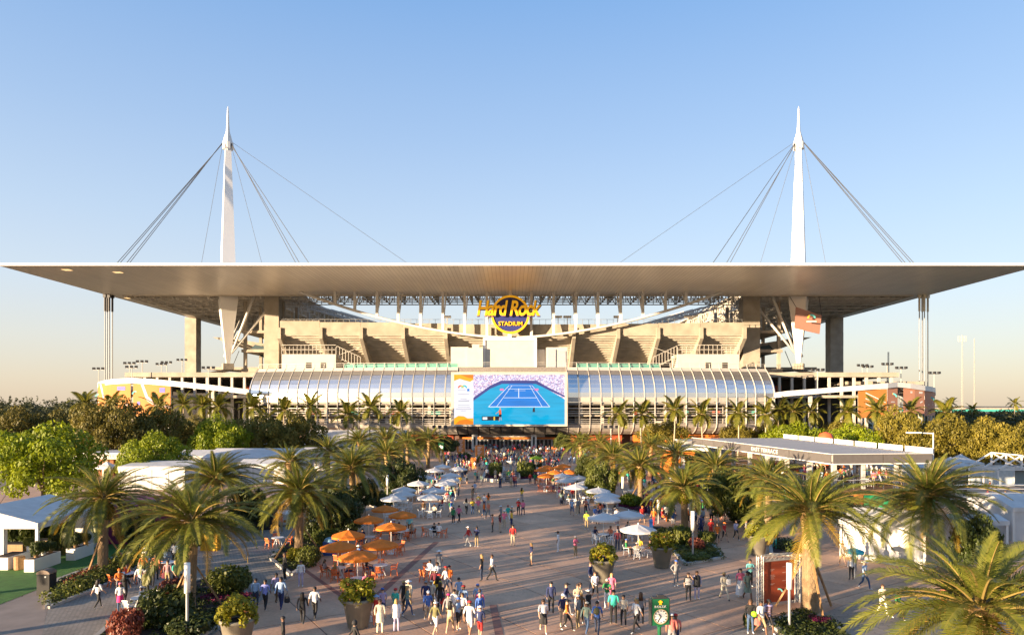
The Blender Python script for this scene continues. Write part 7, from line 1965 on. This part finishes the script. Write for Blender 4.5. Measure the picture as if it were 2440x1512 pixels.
def crowd(n, poly, zone, group, seed, z=0., world=False, poses=('stand', 'walk', 'stride', 'phone', 'stand'), mind=.75, face=None):
    r = random.Random(seed); pts = []; xs = [p[0] for p in poly]; ys = [p[1] for p in poly]; tries = 0
    while len(pts) < n and tries < n * 60:
        tries += 1
        x, y = r.uniform(min(xs), max(xs)), r.uniform(min(ys), max(ys))
        if not inpoly(x, y, poly): continue
        q = Vector((x, y, 0)) if world else G(x, y)
        pair = pts and r.random() < .45
        if pair:
            a_ = r.uniform(0, 6.28); q = pts[-1] + Vector((math.cos(a_), math.sin(a_), 0)) * .72
        if any((q - o_).length < (.65 if pair else mind) for o_ in pts): continue
        if any((Vector((o_.location.x, o_.location.y, 0)) - q).length < .6 for o_ in PEOPLE[:110]): continue
        pts.append(q)
        t_, b_, h_ = combo(zone)
        person(q, r.choice(face) + r.uniform(-25, 25) if face else r.uniform(0, 360), r.choice(poses), t_, b_, h_, 'person in %s and %s with %s, %s' % (t_, b_, HW(h_), zone), bare=r.random() < .3, z=z, group=group, sleeves=r.random() < .35)
crowd(34, [(1070, 1120), (1150, 1120), (1160, 1150), (1130, 1190), (1040, 1200), (985, 1200), (1000, 1165)], 'by the left white umbrellas', 'people by the left white umbrellas', 2)
crowd(30, [(1280, 1125), (1330, 1130), (1420, 1190), (1440, 1250), (1370, 1240), (1300, 1170)], 'by the right white umbrellas', 'people by the right white umbrellas', 3)
crowd(22, [(1510, 1165), (1690, 1195), (1700, 1255), (1660, 1262), (1560, 1235), (1500, 1180)], 'among the right palms', 'people among the right palms', 4)
crowd(20, [(1060, 1195), (1370, 1195), (1390, 1400), (1060, 1400)], 'in the open plaza', 'people in the open middle', 5, mind=1.8)
crowd(7, [(600, 1230), (700, 1215), (860, 1180), (860, 1195), (700, 1262), (620, 1290)], 'behind the left palms', 'people on the paver lane', 6)
crowd(9, [(31, 60), (37, 62), (37, 74), (33, 76)], 'in front of the terrace base', 'people in front of the terrace', 8, 0, True)
crowd(16, [(900, 1395), (1120, 1395), (1150, 1500), (960, 1505)], 'in the lower middle', 'people in the lower middle', 10, mind=1.2, face=(180, 180, 90, 0))
crowd(8, [(1380, 1400), (1530, 1390), (1540, 1480), (1370, 1500)], 'left of the clock', 'people left of the clock', 11, mind=1.2)
crowd(22, [(1090, 1124), (1285, 1124), (1310, 1165), (1085, 1165)], 'on the upper walkway', 'people on the upper walkway', 12, mind=1.3, face=(0, 180, 180))
crowd(16, [(1075, 1165), (1330, 1165), (1370, 1235), (1060, 1235)], 'on the middle walkway', 'people on the middle walkway', 13, mind=1.5, face=(0, 180, 180))
# chairs and tables on the terrace
rt = random.Random(5)
for k in range(14):
    x, y = rt.uniform(35.5, 46.5), rt.uniform(80.6, 84) if k % 2 == 0 else rt.uniform(84, 96)
    use('chairw', lambda: make_chair('patio_chair', white_pl, ''), (x, y, 2.4), rt.uniform(0, 6.28), 'white chair on the raised terrace, %s %s' % (ORD[k], 'from the railing'), 'white chairs on the terrace')
# the packed mass in front of the doors that nobody could count: one object made of many small figures
mass = MB(); mats_ = [skinm(1), skinm(3)] + [cloth(c) for c in ('white', 'black', 'navy', 'light blue', 'red', 'cream', 'grey', 'pink', 'teal', 'orange', 'maroon', 'jeans', 'khaki')] + [hairm('black'), hairm('brown')]
rm = random.Random(31)
src = {}
for pz in ('stand', 'walk', 'stride', 'phone'):
    me = make_body(pz); src[pz] = ([v.co.copy() for v in me.vertices], [tuple(p.vertices) for p in me.polygons], [p.material_index for p in me.polygons])
hs = headwear('short'); hv = ([v.co.copy() for v in hs.vertices], [tuple(p.vertices) for p in hs.polygons])
zones = ([(1130, 1078), (1150, 1067), (1330, 1067), (1342, 1082), (1325, 1106), (1300, 1112), (1150, 1114), (1114, 1098)], 260), ([(1060, 1090), (1110, 1085), (1120, 1110), (1060, 1120)], 30), ([(1100, 1108), (1160, 1106), (1160, 1122), (1090, 1126)], 26), ([(1275, 1108), (1330, 1106), (1345, 1120), (1280, 1124)], 22), ([(1330, 1075), (1420, 1080), (1400, 1105), (1320, 1110)], 40), ([(1455, 1140), (1640, 1140), (1690, 1185), (1480, 1165)], 55)
zones = [(p_, n_, 0, 0.) for p_, n_ in zones] + [([(1105, 1106), (1160, 1104), (1330, 1104), (1335, 1110), (1315, 1122), (1150, 1120), (1105, 1116)], 30, 0, 0.), ([(34.0, 84), (36.4, 80.5), (47, 81.5), (45.5, 97), (33.5, 97)], 46, 1, 2.4), ([(54, 74), (64, 74), (66, 92), (60, 96)], 14, 1, 0.)]
for poly, n, wd_, z_ in zones:
    k = 0; xs = [p[0] for p in poly]; ys = [p[1] for p in poly]
    while k < n:
        x, y = rm.uniform(min(xs), max(xs)), rm.uniform(min(ys), max(ys))
        if not inpoly(x, y, poly): continue
        k += 1; q = Vector((x, y, 0)) if wd_ else G(x, y); a = rm.uniform(0, 6.28); s = rm.uniform(.96, 1.07); cs, sn = math.cos(a) * s, math.sin(a) * s
        V, Fc, M = src[rm.choice(('stand', 'walk', 'stride', 'phone'))]
        top = rm.randrange(2, 15); leg = rm.choice((3, 4, 8, 13, 14, 2)); sk = rm.randrange(2)
        mp = {0: sk, 1: top, 2: sk if rm.random() < .6 else top, 3: leg, 4: leg if rm.random() < .7 else sk, 5: 3, 6: 3}
        n0 = len(mass.v)
        mass.v += [(q.x + v.x * cs - v.y * sn, q.y + v.x * sn + v.y * cs, z_ + v.z * s + .01) for v in V]
        mass.f += [tuple(i + n0 for i in f) for f in Fc]; mass.m += [mp[i] for i in M]
        n0 = len(mass.v); hm_ = 15 + rm.randrange(2)
        mass.v += [(q.x + v.x * cs - (v.y - .015) * sn, q.y + v.x * sn + (v.y - .015) * cs, z_ + (v.z + 1.6) * s) for v in hv[0]]
        mass.f += [tuple(i + n0 for i in f) for f in hv[1]]; mass.m += [hm_] * len(hv[1])
o = mass.build('crowd', mats_, None, True); tag(o, 'dense crowd of small figures before the stadium doors and on the terrace', 'crowd', None, 'stuff')
